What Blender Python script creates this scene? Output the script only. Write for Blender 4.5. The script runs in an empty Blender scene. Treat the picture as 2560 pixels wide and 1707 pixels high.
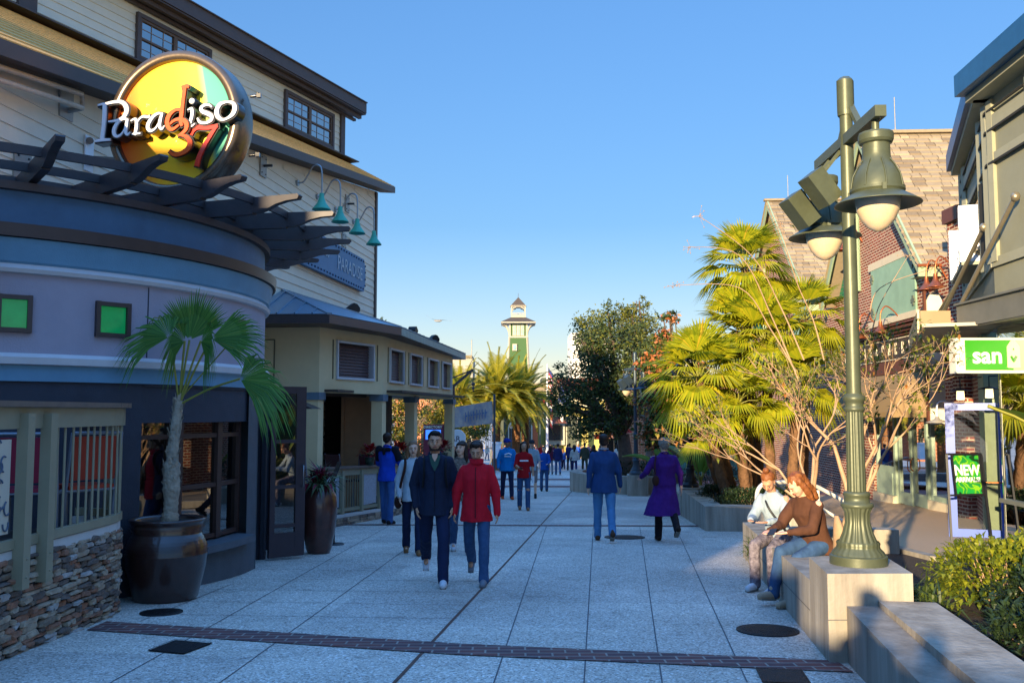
import bpy, math, random
from mathutils import Vector, Matrix
rnd = random.Random(7)
scene = bpy.context.scene
R = math.radians
# ---------------------------------------------------------------- camera, world, sun, exposure
F, CX, CY, EYE, SLOPE = 2300.0, 1280.0, 853.5, 1.62, 0.036
PITCH = math.atan((1030 - CY) / F)
cam_d = bpy.data.cameras.new('camera'); cam = bpy.data.objects.new('camera', cam_d)
scene.collection.objects.link(cam); scene.camera = cam
cam.location = (0, 0, EYE); cam.rotation_euler = (R(90) + PITCH, 0, 0)
cam_d.sensor_width = 36; cam_d.lens = 36 * F / 2560; cam_d.clip_end = 3000; cam_d.clip_start = .05
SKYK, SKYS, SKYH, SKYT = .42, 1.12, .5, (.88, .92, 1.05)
SUN_EL, SUN_AZ = 10.0, 25.0            # light travels towards +Y and SUN_AZ degrees to the right of it
w = bpy.data.worlds.new('World'); scene.world = w; w.use_nodes = True
nt = w.node_tree; bg = nt.nodes['Background']
sky = nt.nodes.new('ShaderNodeTexSky'); sky.sky_type = 'NISHITA'; sky.sun_disc = False
sky.sun_elevation = R(SUN_EL); sky.sun_rotation = R(180 + SUN_AZ)
sky.air_density = 1.0; sky.dust_density = 0.05; sky.ozone_density = 2.6
# the low-sun sky is very bright at the horizon: soften that range as the photo's wide tonal range does, and deepen the blue
def vmath(op, a, b_):
    n_ = nt.nodes.new('ShaderNodeVectorMath'); n_.operation = op
    nt.links.new(a, n_.inputs[0])
    if hasattr(b_, 'links'): nt.links.new(b_, n_.inputs[1])
    else: n_.inputs[1].default_value = b_
    return n_.outputs[0]
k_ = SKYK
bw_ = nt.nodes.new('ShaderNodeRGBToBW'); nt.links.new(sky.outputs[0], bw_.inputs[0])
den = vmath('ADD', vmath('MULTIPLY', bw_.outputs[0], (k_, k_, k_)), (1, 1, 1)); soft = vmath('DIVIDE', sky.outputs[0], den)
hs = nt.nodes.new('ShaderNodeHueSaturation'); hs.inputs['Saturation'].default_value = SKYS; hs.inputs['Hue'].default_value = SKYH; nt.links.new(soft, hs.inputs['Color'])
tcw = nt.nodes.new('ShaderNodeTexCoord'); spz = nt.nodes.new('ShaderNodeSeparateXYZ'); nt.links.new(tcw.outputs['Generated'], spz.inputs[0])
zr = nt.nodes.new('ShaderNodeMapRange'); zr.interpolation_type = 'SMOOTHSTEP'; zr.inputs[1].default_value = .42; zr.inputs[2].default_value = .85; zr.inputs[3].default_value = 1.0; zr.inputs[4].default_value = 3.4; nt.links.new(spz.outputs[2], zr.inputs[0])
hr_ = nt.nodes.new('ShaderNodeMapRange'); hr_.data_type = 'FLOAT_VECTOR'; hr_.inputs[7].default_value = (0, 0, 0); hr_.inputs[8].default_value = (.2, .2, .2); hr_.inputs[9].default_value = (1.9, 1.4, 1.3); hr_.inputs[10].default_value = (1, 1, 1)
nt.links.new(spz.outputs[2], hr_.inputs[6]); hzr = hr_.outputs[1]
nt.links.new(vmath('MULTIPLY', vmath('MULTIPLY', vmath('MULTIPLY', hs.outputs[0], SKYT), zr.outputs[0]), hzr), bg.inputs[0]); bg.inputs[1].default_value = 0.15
sl = bpy.data.lights.new('sun', 'SUN'); sl.energy = 4.0; sl.angle = R(0.55); sl.color = (1, .77, .46)
so = bpy.data.objects.new('sun', sl); scene.collection.objects.link(so)
sd = Vector((math.sin(R(SUN_AZ)) * math.cos(R(SUN_EL)), math.cos(R(SUN_AZ)) * math.cos(R(SUN_EL)), -math.sin(R(SUN_EL))))
so.rotation_euler = sd.to_track_quat('-Z', 'Y').to_euler(); so.location = (-20, -40, 20)
scene.view_settings.view_transform = 'Standard'; scene.view_settings.look = 'None'
scene.view_settings.exposure = 1.55; scene.view_settings.gamma = 1.0
scene.cycles.max_bounces = 5; scene.cycles.transparent_max_bounces = 16
scene.cycles.glossy_bounces = 3; scene.cycles.diffuse_bounces = 3; scene.cycles.transmission_bounces = 3
scene.cycles.caustics_reflective = False; scene.cycles.caustics_refractive = False
scene.cycles.sample_clamp_indirect = 4.0

# ---------------------------------------------------------------- placing: rays through picture points meet real planes
def ray(u, v):
    x = (u - CX) / F; k = (CY - v) / F; c, s = math.cos(PITCH), math.sin(PITCH)
    return Vector((x, c - s * k, s + c * k))
def gz(y): return -SLOPE * min(max(y, -60), 115)
def GP(u, v, off=0.0):
    r = ray(u, v); t = (EYE - off) / (-r.z - SLOPE * r.y); return Vector((r.x * t, r.y * t, EYE + r.z * t))
def DP(u, v, y):
    r = ray(u, v); t = y / r.y; return Vector((r.x * t, y, EYE + r.z * t))
def VP(u, v, px, py, yaw):
    a = R(yaw); n = (math.cos(a), -math.sin(a)); r = ray(u, v)
    t = (px * n[0] + py * n[1]) / (r.x * n[0] + r.y * n[1]); return Vector((r.x * t, r.y * t, EYE + r.z * t))
# ---------------------------------------------------------------- materials
def lin(h):
    h = h.lstrip('#'); out = []
    for i in (0, 2, 4):
        c = int(h[i:i + 2], 16) / 255; out.append(c / 12.92 if c <= .04045 else ((c + .055) / 1.055) ** 2.4)
    return (*out, 1)
MATS = {}
def mat(name, col, rough=.6, metal=0.0, var=.12, vs=6.0, bump=0.0, bs=30.0, spec=.5, col2=None, emit=None, es=1.0, trans=0.0, coat=0.0, streak=False, alpha=1.0, sss=0.0, coords='Object'):
    if name in MATS: return MATS[name]
    m = bpy.data.materials.new(name); m.use_nodes = True; MATS[name] = m
    n = m.node_tree; b = n.nodes['Principled BSDF']; L = n.links.new
    c = lin(col) if isinstance(col, str) else (*col, 1)
    b.inputs['Roughness'].default_value = rough; b.inputs['Metallic'].default_value = metal
    b.inputs['Specular IOR Level'].default_value = spec
    if coat: b.inputs['Coat Weight'].default_value = coat; b.inputs['Coat Roughness'].default_value = .08
    tc = n.nodes.new('ShaderNodeTexCoord'); src = tc.outputs[coords]
    if streak:
        mp = n.nodes.new('ShaderNodeMapping'); mp.inputs['Scale'].default_value = (1, 1, .12); L(src, mp.inputs[0]); src = mp.outputs[0]
    if var or col2:
        no = n.nodes.new('ShaderNodeTexNoise'); no.inputs['Scale'].default_value = vs; no.inputs['Detail'].default_value = 6; no.inputs['Roughness'].default_value = .65
        L(src, no.inputs['Vector'])
        cr = n.nodes.new('ShaderNodeValToRGB'); cr.color_ramp.elements[0].position = .3; cr.color_ramp.elements[1].position = .7
        c2 = (lin(col2) if isinstance(col2, str) else (*col2, 1)) if col2 else tuple(min(1, x * (1 + var)) for x in c[:3]) + (1,)
        c1 = c if col2 else tuple(x * (1 - var) for x in c[:3]) + (1,)
        cr.color_ramp.elements[0].color = c1; cr.color_ramp.elements[1].color = c2
        L(no.outputs['Fac'], cr.inputs[0]); L(cr.outputs[0], b.inputs['Base Color'])
    else: b.inputs['Base Color'].default_value = c
    if bump:
        nb = n.nodes.new('ShaderNodeTexNoise'); nb.inputs['Scale'].default_value = bs; nb.inputs['Detail'].default_value = 5
        L(tc.outputs[coords], nb.inputs['Vector'])
        bp = n.nodes.new('ShaderNodeBump'); bp.inputs['Strength'].default_value = bump; bp.inputs['Distance'].default_value = .02
        L(nb.outputs['Fac'], bp.inputs['Height']); L(bp.outputs[0], b.inputs['Normal'])
    if emit: b.inputs['Emission Color'].default_value = lin(emit); b.inputs['Emission Strength'].default_value = es
    if trans: b.inputs['Transmission Weight'].default_value = trans
    if sss: b.inputs['Subsurface Weight'].default_value = sss; b.inputs['Subsurface Radius'].default_value = (.01, .004, .002)
    if alpha < 1: b.inputs['Alpha'].default_value = alpha
    return m
def leafmat(name, ca, cb, cc=None, trans=.35, rough=.45, scale=1.3):
    """leaf: diffuse + translucent, colour differs from leaf to leaf"""
    if name in MATS: return MATS[name]
    m = bpy.data.materials.new(name); m.use_nodes = True; MATS[name] = m
    n = m.node_tree; b = n.nodes['Principled BSDF']; L = n.links.new
    g = n.nodes.new('ShaderNodeNewGeometry'); cr = n.nodes.new('ShaderNodeValToRGB')
    cr.color_ramp.elements[0].color = lin(ca); cr.color_ramp.elements[1].color = lin(cb)
    if cc: e = cr.color_ramp.elements.new(.93); e.color = lin(cb); cr.color_ramp.elements[-1].color = lin(cc)
    L(g.outputs['Random Per Island'], cr.inputs[0]); L(cr.outputs[0], b.inputs['Base Color'])
    b.inputs['Roughness'].default_value = rough; b.inputs['Specular IOR Level'].default_value = .35
    t = n.nodes.new('ShaderNodeBsdfTranslucent'); mx = n.nodes.new('ShaderNodeMixShader'); mx.inputs[0].default_value = trans
    L(cr.outputs[0], t.inputs[0]); L(b.outputs[0], mx.inputs[1]); L(t.outputs[0], mx.inputs[2])
    L(mx.outputs[0], n.nodes['Material Output'].inputs[0]); return m
def glassmat(name, tint=(.55, .6, .62), refl=.12, rough=.015, see=.85):
    if name in MATS: return MATS[name]
    m = bpy.data.materials.new(name); m.use_nodes = True; MATS[name] = m
    n = m.node_tree; n.nodes.remove(n.nodes['Principled BSDF']); L = n.links.new
    tr = n.nodes.new('ShaderNodeBsdfTransparent'); tr.inputs[0].default_value = (*[x * see for x in tint], 1)
    gl = n.nodes.new('ShaderNodeBsdfGlossy'); gl.inputs['Roughness'].default_value = rough
    fr = n.nodes.new('ShaderNodeFresnel'); fr.inputs[0].default_value = 1.5
    ad = n.nodes.new('ShaderNodeMath'); ad.operation = 'ADD'; ad.inputs[1].default_value = refl; ad.use_clamp = True
    mx = n.nodes.new('ShaderNodeMixShader'); L(fr.outputs[0], ad.inputs[0]); L(ad.outputs[0], mx.inputs[0])
    L(tr.outputs[0], mx.inputs[1]); L(gl.outputs[0], mx.inputs[2]); L(mx.outputs[0], n.nodes['Material Output'].inputs[0]); return m
def brickmat(name, ca, cb, mortar, sx=1.0, bw=.22, rh=.075, ms=.012, rough=.85, axis='X', sq=.5):
    """bricks laid along local X (or Y) and Z of a wall"""
    if name in MATS: return MATS[name]
    m = bpy.data.materials.new(name); m.use_nodes = True; MATS[name] = m
    n = m.node_tree; b = n.nodes['Principled BSDF']; L = n.links.new; b.inputs['Roughness'].default_value = rough
    tc = n.nodes.new('ShaderNodeTexCoord'); sp = n.nodes.new('ShaderNodeSeparateXYZ'); cb_ = n.nodes.new('ShaderNodeCombineXYZ')
    L(tc.outputs['Object'], sp.inputs[0])
    if axis == 'XY':
        ad = n.nodes.new('ShaderNodeMath'); L(sp.outputs['X'], ad.inputs[0]); L(sp.outputs['Y'], ad.inputs[1]); L(ad.outputs[0], cb_.inputs[0]); L(sp.outputs['Z'], cb_.inputs[1])
    elif axis == 'FLAT':
        L(sp.outputs['X'], cb_.inputs[0]); L(sp.outputs['Y'], cb_.inputs[1])
    else:
        L(sp.outputs[axis], cb_.inputs[0]); L(sp.outputs['Z'], cb_.inputs[1])
    bt = n.nodes.new('ShaderNodeTexBrick'); L(cb_.outputs[0], bt.inputs['Vector'])
    bt.inputs['Color1'].default_value = lin(ca); bt.inputs['Color2'].default_value = lin(cb); bt.inputs['Mortar'].default_value = lin(mortar)
    bt.inputs['Scale'].default_value = 1; bt.inputs['Brick Width'].default_value = bw; bt.inputs['Row Height'].default_value = rh
    bt.inputs['Mortar Size'].default_value = ms; bt.inputs['Mortar Smooth'].default_value = .2; bt.offset = sq
    no = n.nodes.new('ShaderNodeTexNoise'); no.inputs['Scale'].default_value = 9; no.inputs['Detail'].default_value = 5; L(tc.outputs['Object'], no.inputs['Vector'])
    mr = n.nodes.new('ShaderNodeMapRange'); mr.inputs[3].default_value = .6; mr.inputs[4].default_value = 1.35; L(no.outputs['Fac'], mr.inputs[0])
    mx = n.nodes.new('ShaderNodeMix'); mx.data_type = 'RGBA'; mx.blend_type = 'MULTIPLY'; mx.inputs[0].default_value = 1
    L(bt.outputs['Color'], mx.inputs[6]); L(mr.outputs[0], mx.inputs[7]); L(mx.outputs[2], b.inputs['Base Color'])
    bp = n.nodes.new('ShaderNodeBump'); bp.invert = True; bp.inputs['Strength'].default_value = .6; bp.inputs['Distance'].default_value = .01
    L(bt.outputs['Fac'], bp.inputs['Height']); L(bp.outputs[0], b.inputs['Normal']); return m
# ---------------------------------------------------------------- mesh builder
class MB:
    def __init__(s): s.v = []; s.f = []; s.m = []; s.sm = []
    def add(s, vs, fs, mi=0, smooth=False):
        o = len(s.v); s.v += [tuple(p) for p in vs]
        for f in fs: s.f.append([i + o for i in f]); s.m.append(mi); s.sm.append(smooth)
        return s
    def quad(s, *p, mi=0): return s.add(p, [list(range(len(p)))], mi)
    def box(s, c, d, rz=0, mi=0, M=None, bev=0):
        x, y, z = [a / 2 for a in d]
        if 1:
            vs = [(sx * x, sy * y, sz * z) for sz in (-1, 1) for sx, sy in ((-1, -1), (1, -1), (1, 1), (-1, 1))]
            fs = [[3, 2, 1, 0], [4, 5, 6, 7], [0, 1, 5, 4], [1, 2, 6, 5], [2, 3, 7, 6], [3, 0, 4, 7]]
        T = M if M is not None else Matrix.Translation(c) @ Matrix.Rotation(rz, 4, 'Z')
        return s.add([T @ Vector(p) for p in vs], fs, mi)
    def beam(s, a, b, w, h, mi=0, up=(0, 0, 1), roll=0, bev=0):
        a = Vector(a); b = Vector(b); d = b - a; L = d.length; y = d.normalized(); upv = Vector(up)
        x = y.cross(upv)
        if x.length < 1e-4: x = y.cross(Vector((1, 0, 0)))
        x.normalize(); z = x.cross(y)
        M = Matrix(((x.x, y.x, z.x, 0), (x.y, y.y, z.y, 0), (x.z, y.z, z.z, 0), (0, 0, 0, 1)))
        M = Matrix.Translation((a + b) / 2) @ M @ Matrix.Rotation(roll, 4, 'Y')
        return s.box(None, (w, L, h), mi=mi, M=M, bev=bev)
    def tube(s, pts, r, n=8, mi=0, cap=True, smooth=True):
        pts = [Vector(p) for p in pts]; k = len(pts)
        if not hasattr(r, '__len__'): r = [r] * k
        vs = []; px = None
        for i, p in enumerate(pts):
            d = (pts[min(i + 1, k - 1)] - pts[max(i - 1, 0)])
            d = d.normalized() if d.length > 1e-9 else Vector((0, 0, 1))
            if px is None:
                px = d.cross(Vector((0, 0, 1)))
                if px.length < 1e-3: px = d.cross(Vector((1, 0, 0)))
            px = (px - d * px.dot(d)).normalized(); py = d.cross(px)
            for j in range(n):
                a = 2 * math.pi * j / n; vs.append(p + (px * math.cos(a) + py * math.sin(a)) * r[i])
        fs = [[i * n + j, i * n + (j + 1) % n, (i + 1) * n + (j + 1) % n, (i + 1) * n + j] for i in range(k - 1) for j in range(n)]
        s.add(vs, fs, mi, smooth)
        if cap: s.add(vs[:n], [list(range(n))[::-1]], mi); s.add(vs[-n:], [list(range(n))], mi)
        return s
    def hlathe(s, prof, *a, **k):
        for i in range(len(prof) - 1): s.lathe(prof[i:i + 2], *a, **k)
        return s
    def lathe(s, prof, c=(0, 0, 0), n=24, mi=0, a0=0, a1=None, smooth=True, flute=0, fn=16, M=None):
        full = a1 is None; c = Vector(c)
        if full: a1 = a0 + 2 * math.pi
        cols = n if full else n + 1; vs = []
        for r, z in prof:
            for j in range(cols):
                a = a0 + (a1 - a0) * j / n; rr = r * (1 - flute * (1 - abs(math.sin(a * fn / 2)) ** .6)) if flute else r
                p = Vector((rr * math.cos(a), rr * math.sin(a), z)); vs.append((M @ p if M is not None else p) + c)
        fs = []
        for i in range(len(prof) - 1):
            for j in range(n):
                k = (j + 1) % cols if full else j + 1
                fs.append([i * cols + j, i * cols + k, (i + 1) * cols + k, (i + 1) * cols + j])
        return s.add(vs, fs, mi, smooth)
    def prism(s, poly, T, th, mi=0):
        """polygon in local XY swept -th/2..th/2 along local Z, placed by matrix T"""
        k = len(poly); vs = [T @ Vector((x, y, -th / 2)) for x, y in poly] + [T @ Vector((x, y, th / 2)) for x, y in poly]
        fs = [list(range(k))[::-1], list(range(k, 2 * k))] + [[i, (i + 1) % k, k + (i + 1) % k, k + i] for i in range(k)]
        return s.add(vs, fs, mi)
    def ball(s, c, r, n=10, m=7, mi=0, sc=(1, 1, 1)):
        c = Vector(c); vs = []; 
        for i in range(m + 1):
            th = math.pi * i / m
            for j in range(n):
                a = 2 * math.pi * j / n; vs.append(c + Vector((r * sc[0] * math.sin(th) * math.cos(a), r * sc[1] * math.sin(th) * math.sin(a), r * sc[2] * math.cos(th))))
        fs = [[(i + 1) * n + j, (i + 1) * n + (j + 1) % n, i * n + (j + 1) % n, i * n + j] for i in range(m) for j in range(n)]
        return s.add(vs, fs, mi, True)
    def mesh(s, name, mats, off=None):
        me = bpy.data.meshes.new(name); vs = s.v
        if off is not None: vs = [(p[0] - off[0], p[1] - off[1], p[2] - off[2]) for p in vs]
        me.from_pydata(vs, [], s.f)
        for m in (mats if isinstance(mats, (list, tuple)) else [mats]): me.materials.append(m)
        me.polygons.foreach_set('material_index', s.m); me.polygons.foreach_set('use_smooth', s.sm); me.update(); return me
    def build(s, name, mats, parent=None, label=None, local=False, **kw):
        """world coordinates unless local; a part is stored relative to its thing"""
        off = None
        if parent is not None and not local:
            off = Vector(parent.location)
            if parent.parent is not None: off = off + Vector(parent.parent.location)
        o = bpy.data.objects.new(name, s.mesh(name, mats, off)); scene.collection.objects.link(o)
        if parent is not None: o.parent = parent
        if label: o['label'] = label
        for k, v_ in kw.items(): o[k] = v_
        return o
def thing(name, label, cat, loc=(0, 0, 0), rz=0, group=None):
    o = bpy.data.objects.new(name, None); scene.collection.objects.link(o); o.empty_display_size = .2
    o.location = loc; o.rotation_euler = (0, 0, rz); o['label'] = label; o['category'] = cat
    if group: o['group'] = group
    return o
def tag(o, label, cat, group=None):
    o['label'] = label; o['category'] = cat
    if group: o['group'] = group
    return o
def kids(o): return [c for c in bpy.data.objects if c.parent == o]
def dup(root, loc, rz=None, label=None, group=None, scale=None):
    r = root.copy(); scene.collection.objects.link(r); r.location = loc
    if rz is not None: r.rotation_euler = (0, 0, rz)
    if label: r['label'] = label
    if group: r['group'] = group
    if scale: r.scale = (scale,) * 3 if not hasattr(scale, '__len__') else scale
    def rec(a, b_):
        for ch in list(a.children):
            c = ch.copy(); scene.collection.objects.link(c); c.parent = b_; rec(ch, c)
    rec(root, r); return r
def curve_text(body, size, extrude, spacing=1.0, align='CENTER', bold=0.0, shear=0.0):
    cu = bpy.data.curves.new('t', 'FONT'); cu.body = body; cu.size = size; cu.extrude = extrude; cu.offset = bold; cu.shear = shear
    cu.space_character = spacing; cu.align_x = align; cu.align_y = 'CENTER'; cu.resolution_u = 3
    o = bpy.data.objects.new('t', cu); scene.collection.objects.link(o); dg = bpy.context.evaluated_depsgraph_get()
    me = bpy.data.meshes.new_from_object(o.evaluated_get(dg)); bpy.data.objects.remove(o); bpy.data.curves.remove(cu); return me
def text(name, body, size, T, m, parent, extrude=.004, label=None, **kw):
    me = curve_text(body, size, extrude, **kw); off = Vector((0, 0, 0))
    p = parent
    while p is not None: off += Vector(p.location); p = p.parent
    me.transform(Matrix.Translation(-off) @ T); me.materials.clear(); me.materials.append(m); me.name = name
    o = bpy.data.objects.new(name, me); scene.collection.objects.link(o); o.parent = parent
    if label: o['label'] = label
    return o
def facing(p, yaw, pitch=0, roll=0):
    """frame whose XY plane is a vertical board; yaw is the compass direction (deg right of +Y) of its local -X to X ... X axis"""
    a = R(yaw); X = Vector((math.sin(a), math.cos(a), 0)); Z = Vector((0, 0, 1)); N = X.cross(Z)
    M = Matrix(((X.x, Z.x, N.x, 0), (X.y, Z.y, N.y, 0), (X.z, Z.z, N.z, 0), (0, 0, 0, 1)))
    return Matrix.Translation(p) @ M @ Matrix.Rotation(R(roll), 4, 'Z') @ Matrix.Rotation(R(pitch), 4, 'X')
# ================================================================ SETTING
def groundmat():
    m = bpy.data.materials.new('exposed_aggregate'); m.use_nodes = True; MATS['exposed_aggregate'] = m
    n = m.node_tree; b = n.nodes['Principled BSDF']; L = n.links.new; b.inputs['Roughness'].default_value = .82; b.inputs['Specular IOR Level'].default_value = .3
    tc = n.nodes.new('ShaderNodeTexCoord'); vo = n.nodes.new('ShaderNodeTexVoronoi'); vo.inputs['Scale'].default_value = 75
    L(tc.outputs['Object'], vo.inputs['Vector'])
    sx = n.nodes.new('ShaderNodeSeparateColor'); L(vo.outputs['Color'], sx.inputs[0])
    cr = n.nodes.new('ShaderNodeValToRGB'); e = cr.color_ramp.elements
    e[0].color = lin('#86807a'); e[1].color = lin('#f4f4f2'); e[0].position = .0
    for p, c in ((.2, '#b3aca2'), (.55, '#ccc4b8'), (.85, '#dfd7c8')): q = e.new(p); q.color = lin(c)
    L(sx.outputs[0], cr.inputs[0])
    no = n.nodes.new('ShaderNodeTexNoise'); no.inputs['Scale'].default_value = .55; no.inputs['Detail'].default_value = 7; no.inputs['Roughness'].default_value = .6; L(tc.outputs['Object'], no.inputs['Vector'])
    mr = n.nodes.new('ShaderNodeMapRange'); mr.inputs[1].default_value = .3; mr.inputs[2].default_value = .7; mr.inputs[3].default_value = .7; mr.inputs[4].default_value = 1.08; L(no.outputs['Fac'], mr.inputs[0])
    mx = n.nodes.new('ShaderNodeMix'); mx.data_type = 'RGBA'; mx.blend_type = 'MULTIPLY'; mx.inputs[0].default_value = 1
    L(cr.outputs[0], mx.inputs[6]); L(mr.outputs[0], mx.inputs[7])
    mp = n.nodes.new('ShaderNodeMapping'); mp.inputs['Rotation'].default_value = (0, 0, R(6.4)); L(tc.outputs['Object'], mp.inputs[0]); bt = n.nodes.new('ShaderNodeTexBrick'); L(mp.outputs[0], bt.inputs['Vector']); bt.inputs['Scale'].default_value = 1; bt.inputs['Brick Width'].default_value = 1.4; bt.inputs['Row Height'].default_value = 1.4; bt.offset = 0; bt.inputs['Mortar Size'].default_value = 0; bt.inputs['Color1'].default_value = (.82, .82, .83, 1); bt.inputs['Color2'].default_value = (1.05, 1.04, 1.02, 1)
    st_ = n.nodes.new('ShaderNodeTexNoise'); st_.inputs['Scale'].default_value = 3.1; st_.inputs['Detail'].default_value = 8; st_.inputs['Roughness'].default_value = .75; L(tc.outputs['Object'], st_.inputs['Vector']); sr = n.nodes.new('ShaderNodeMapRange'); sr.inputs[1].default_value = .28; sr.inputs[2].default_value = .46; sr.inputs[3].default_value = .62; sr.inputs[4].default_value = 1; L(st_.outputs['Fac'], sr.inputs[0])
    m2 = n.nodes.new('ShaderNodeMix'); m2.data_type = 'RGBA'; m2.blend_type = 'MULTIPLY'; m2.inputs[0].default_value = 1; m3 = n.nodes.new('ShaderNodeMix'); m3.data_type = 'RGBA'; m3.blend_type = 'MULTIPLY'; m3.inputs[0].default_value = 1
    L(mx.outputs[2], m2.inputs[6]); L(bt.outputs['Color'], m2.inputs[7]); L(m2.outputs[2], m3.inputs[6]); L(sr.outputs[0], m3.inputs[7]); L(m3.outputs[2], b.inputs['Base Color'])
    bp = n.nodes.new('ShaderNodeBump'); bp.inputs['Strength'].default_value = .25; bp.inputs['Distance'].default_value = .004
    L(vo.outputs['Distance'], bp.inputs['Height']); L(bp.outputs[0], b.inputs['Normal']); return m
M_ground = groundmat()
def sheet(name, pts, m, dz=.004, label=None, kind='structure', sub=False):
    b = MB(); vs = [(p[0], p[1], gz(p[1]) + dz) for p in pts]; b.add(vs, [list(range(len(vs)))])
    return b.build(name, m, kind=kind)
b = MB(); ys = [-60, -20, 0, 20, 40, 60, 80, 100, 115, 200, 500, 2500]; xs = [-1500, -60, -20, 0, 20, 60, 1500]
b.add([(x, y, gz(y)) for y in ys for x in xs], [[j * 7 + i, j * 7 + i + 1, (j + 1) * 7 + i + 1, (j + 1) * 7 + i] for j in range(len(ys) - 1) for i in range(6)])
b.build('ground', M_ground, kind='structure')
M_joint = mat('joint_sealant', '#55565a', .9, var=.2); M_rust = mat('rusty_joint', '#5d4238', .9, var=.25)
a64 = R(6.4)
def st2w(x, y): return (x * math.cos(a64) + y * math.sin(a64), -x * math.sin(a64) + y * math.cos(a64))
def joint(b_, p, q, w_):
    p = Vector(p); q = Vector(q); d = (q - p).normalized(); nrm = Vector((d.y, -d.x)) * w_ / 2
    k = max(1, int((q - p).length / 8))
    for i in range(k):
        a = p + (q - p) * i / k; c = p + (q - p) * (i + 1) / k
        b_.add([(*(v), gz(v[1]) + .004) for v in ((a + nrm), (c + nrm), (c - nrm), (a - nrm))], [[3, 2, 1, 0]])
b = MB()
def far(p, q, t): return (p[0] + (q[0] - p[0]) * t, p[1] + (q[1] - p[1]) * t)
for p, q, t in (((1.03, 6.47), (2.56, 18.65), 1), ((.45, 6.0), (1.46, 16.84), 1.25), ((-.13, 6.4), (.62, 17.7), 1.1), ((1.62, 6.5), (3.12, 17.53), 1), ((-2.78, 5.5), (-2.50, 18.9), 1), ((-2.06, 5.2), (-1.5, 18.95), 1), ((.2, 4.5), (.45, 6.0), 1), ((-3.45, 8.7), (-3.3, 11), 1)):
    joint(b, p, far(p, q, t), .01)
for y in (8.95, 9.7, 10.5, 11.35, 12.2, 13.1, 14.0, 14.95, 15.9, 16.9, 17.9):
    joint(b, (-3.5, y + .12), (-.65 + (y - 6.5) * .055, y - .12), .009)
for y, x0, x1 in ((23.5, -1.9, 4.2), (27.6, -1.2, 4.6), (6.2, -3.6, 1.9), (33, -.8, 4.6)): joint(b, (x0, y + .1), (x1, y - .1), .014)
b.build('pavement_joints', M_joint, kind='structure')
b = MB(); joint(b, (-1.35, 2.0), (-.81, 6.47), .03); joint(b, (-.81, 6.47), (-.05, 13.28), .03); joint(b, (-.05, 13.28), (3.03, 41.32), .03); b.build('expansion_joint', M_rust, kind='structure')
M_pave = brickmat('brick_paver', '#70403a', '#4d343a', '#8a827a', bw=.21, rh=.11, ms=.009, axis='FLAT', rough=.8)
def bandstrip(name, P, Q):
    b = MB(); k = len(P)
    for i in range(k - 1): b.add([(*P[i], gz(P[i][1]) + .008), (*P[i + 1], gz(P[i + 1][1]) + .008), (*Q[i + 1], gz(Q[i + 1][1]) + .008), (*Q[i], gz(Q[i][1]) + .008)], [[3, 2, 1, 0]])
    o = b.build(name, M_pave, kind='structure'); return o
bandstrip('brick_band', [(-3.75, 8.68), (-.42, 7.72), (2.45, 7.12)], [(-3.75, 8.28), (-.42, 7.32), (2.45, 6.76)])
bandstrip('brick_band', [(-3.9, 19.3), (4.2, 18.95)], [(-3.9, 19.08), (4.2, 18.68)])
bandstrip('brick_band', [(-2.4, 38.0), (5.2, 37.6)], [(-2.4, 36.3), (5.2, 36.1)])
bandstrip('brick_band', [(-2.0, 46.0), (5.6, 45.8)], [(-2.0, 43.8), (5.6, 43.6)])
# iron covers and grates set in the pavement
M_iron = mat('cast_iron', '#2b2a2c', .55, metal=.6, var=.3, vs=30, bump=.6, bs=90)
def cover(x, y, r, label):
    b = MB(); z = gz(y) + .006
    T = Matrix.Translation((x, y, z)) @ Matrix.Rotation(-math.atan(SLOPE), 4, 'X')
    b.lathe([(0.0001, .004), (r * .9, .004), (r * .92, -.002), (r * .95, .006), (r, .006), (r, -.01)], n=36, M=T)
    for i in range(-5, 6):
        L = math.sqrt(max(0, (r * .85) ** 2 - (i * r / 6) ** 2))
        b.add([T @ Vector(p) for p in ((-L, i * r / 6 - .008, .007), (L, i * r / 6 - .008, .007), (L, i * r / 6 + .008, .007), (-L, i * r / 6 + .008, .007))], [[0, 1, 2, 3]])
    tag(b.build('manhole_cover', M_iron), label, 'manhole cover', 'round manhole covers in the pavement')
cover(-3.42, 9.15, .2, 'small round iron cover beside the stone wall and big pot')
cover(2.25, 8.27, .27, 'round dark iron cover beside the bench of the seated women')
cover(2.0, 16.55, .36, 'large flat round cover between the blue sweater man and purple coat woman')
def grate(pts, label):
    b = MB(); c = [Vector((x, y, gz(y) + .006)) for x, y in pts]
    def Q(s_, t_): return (c[0] * (1 - s_) * (1 - t_) + c[1] * s_ * (1 - t_) + c[2] * s_ * t_ + c[3] * (1 - s_) * t_)
    def strip(s0, s1, t0, t1, dz):
        b.add([Q(s0, t0) + Vector((0, 0, dz)), Q(s1, t0) + Vector((0, 0, dz)), Q(s1, t1) + Vector((0, 0, dz)), Q(s0, t1) + Vector((0, 0, dz))], [[3, 2, 1, 0]])
    strip(0, 1, 0, 1, 0)
    for i in range(12): strip(.04, .96, .04 + i * .078, .04 + i * .078 + .045, .006)
    strip(0, .03, 0, 1, .008); strip(.97, 1, 0, 1, .008); strip(0, 1, 0, .03, .008); strip(0, 1, .97, 1, .008)
    tag(b.build('drain_grate', M_iron), label, 'grate', 'square drain grates in the pavement')
grate([(-2.89, 7.46), (-2.56, 7.34), (-2.46, 7.74), (-2.82, 7.87)], 'square slotted drain grate in front of the brick band on the left')
grate([(1.72, 6.48), (2.04, 6.43), (2.1, 6.84), (1.78, 6.88)], 'square slotted drain grate beside the near planter wall')
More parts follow.
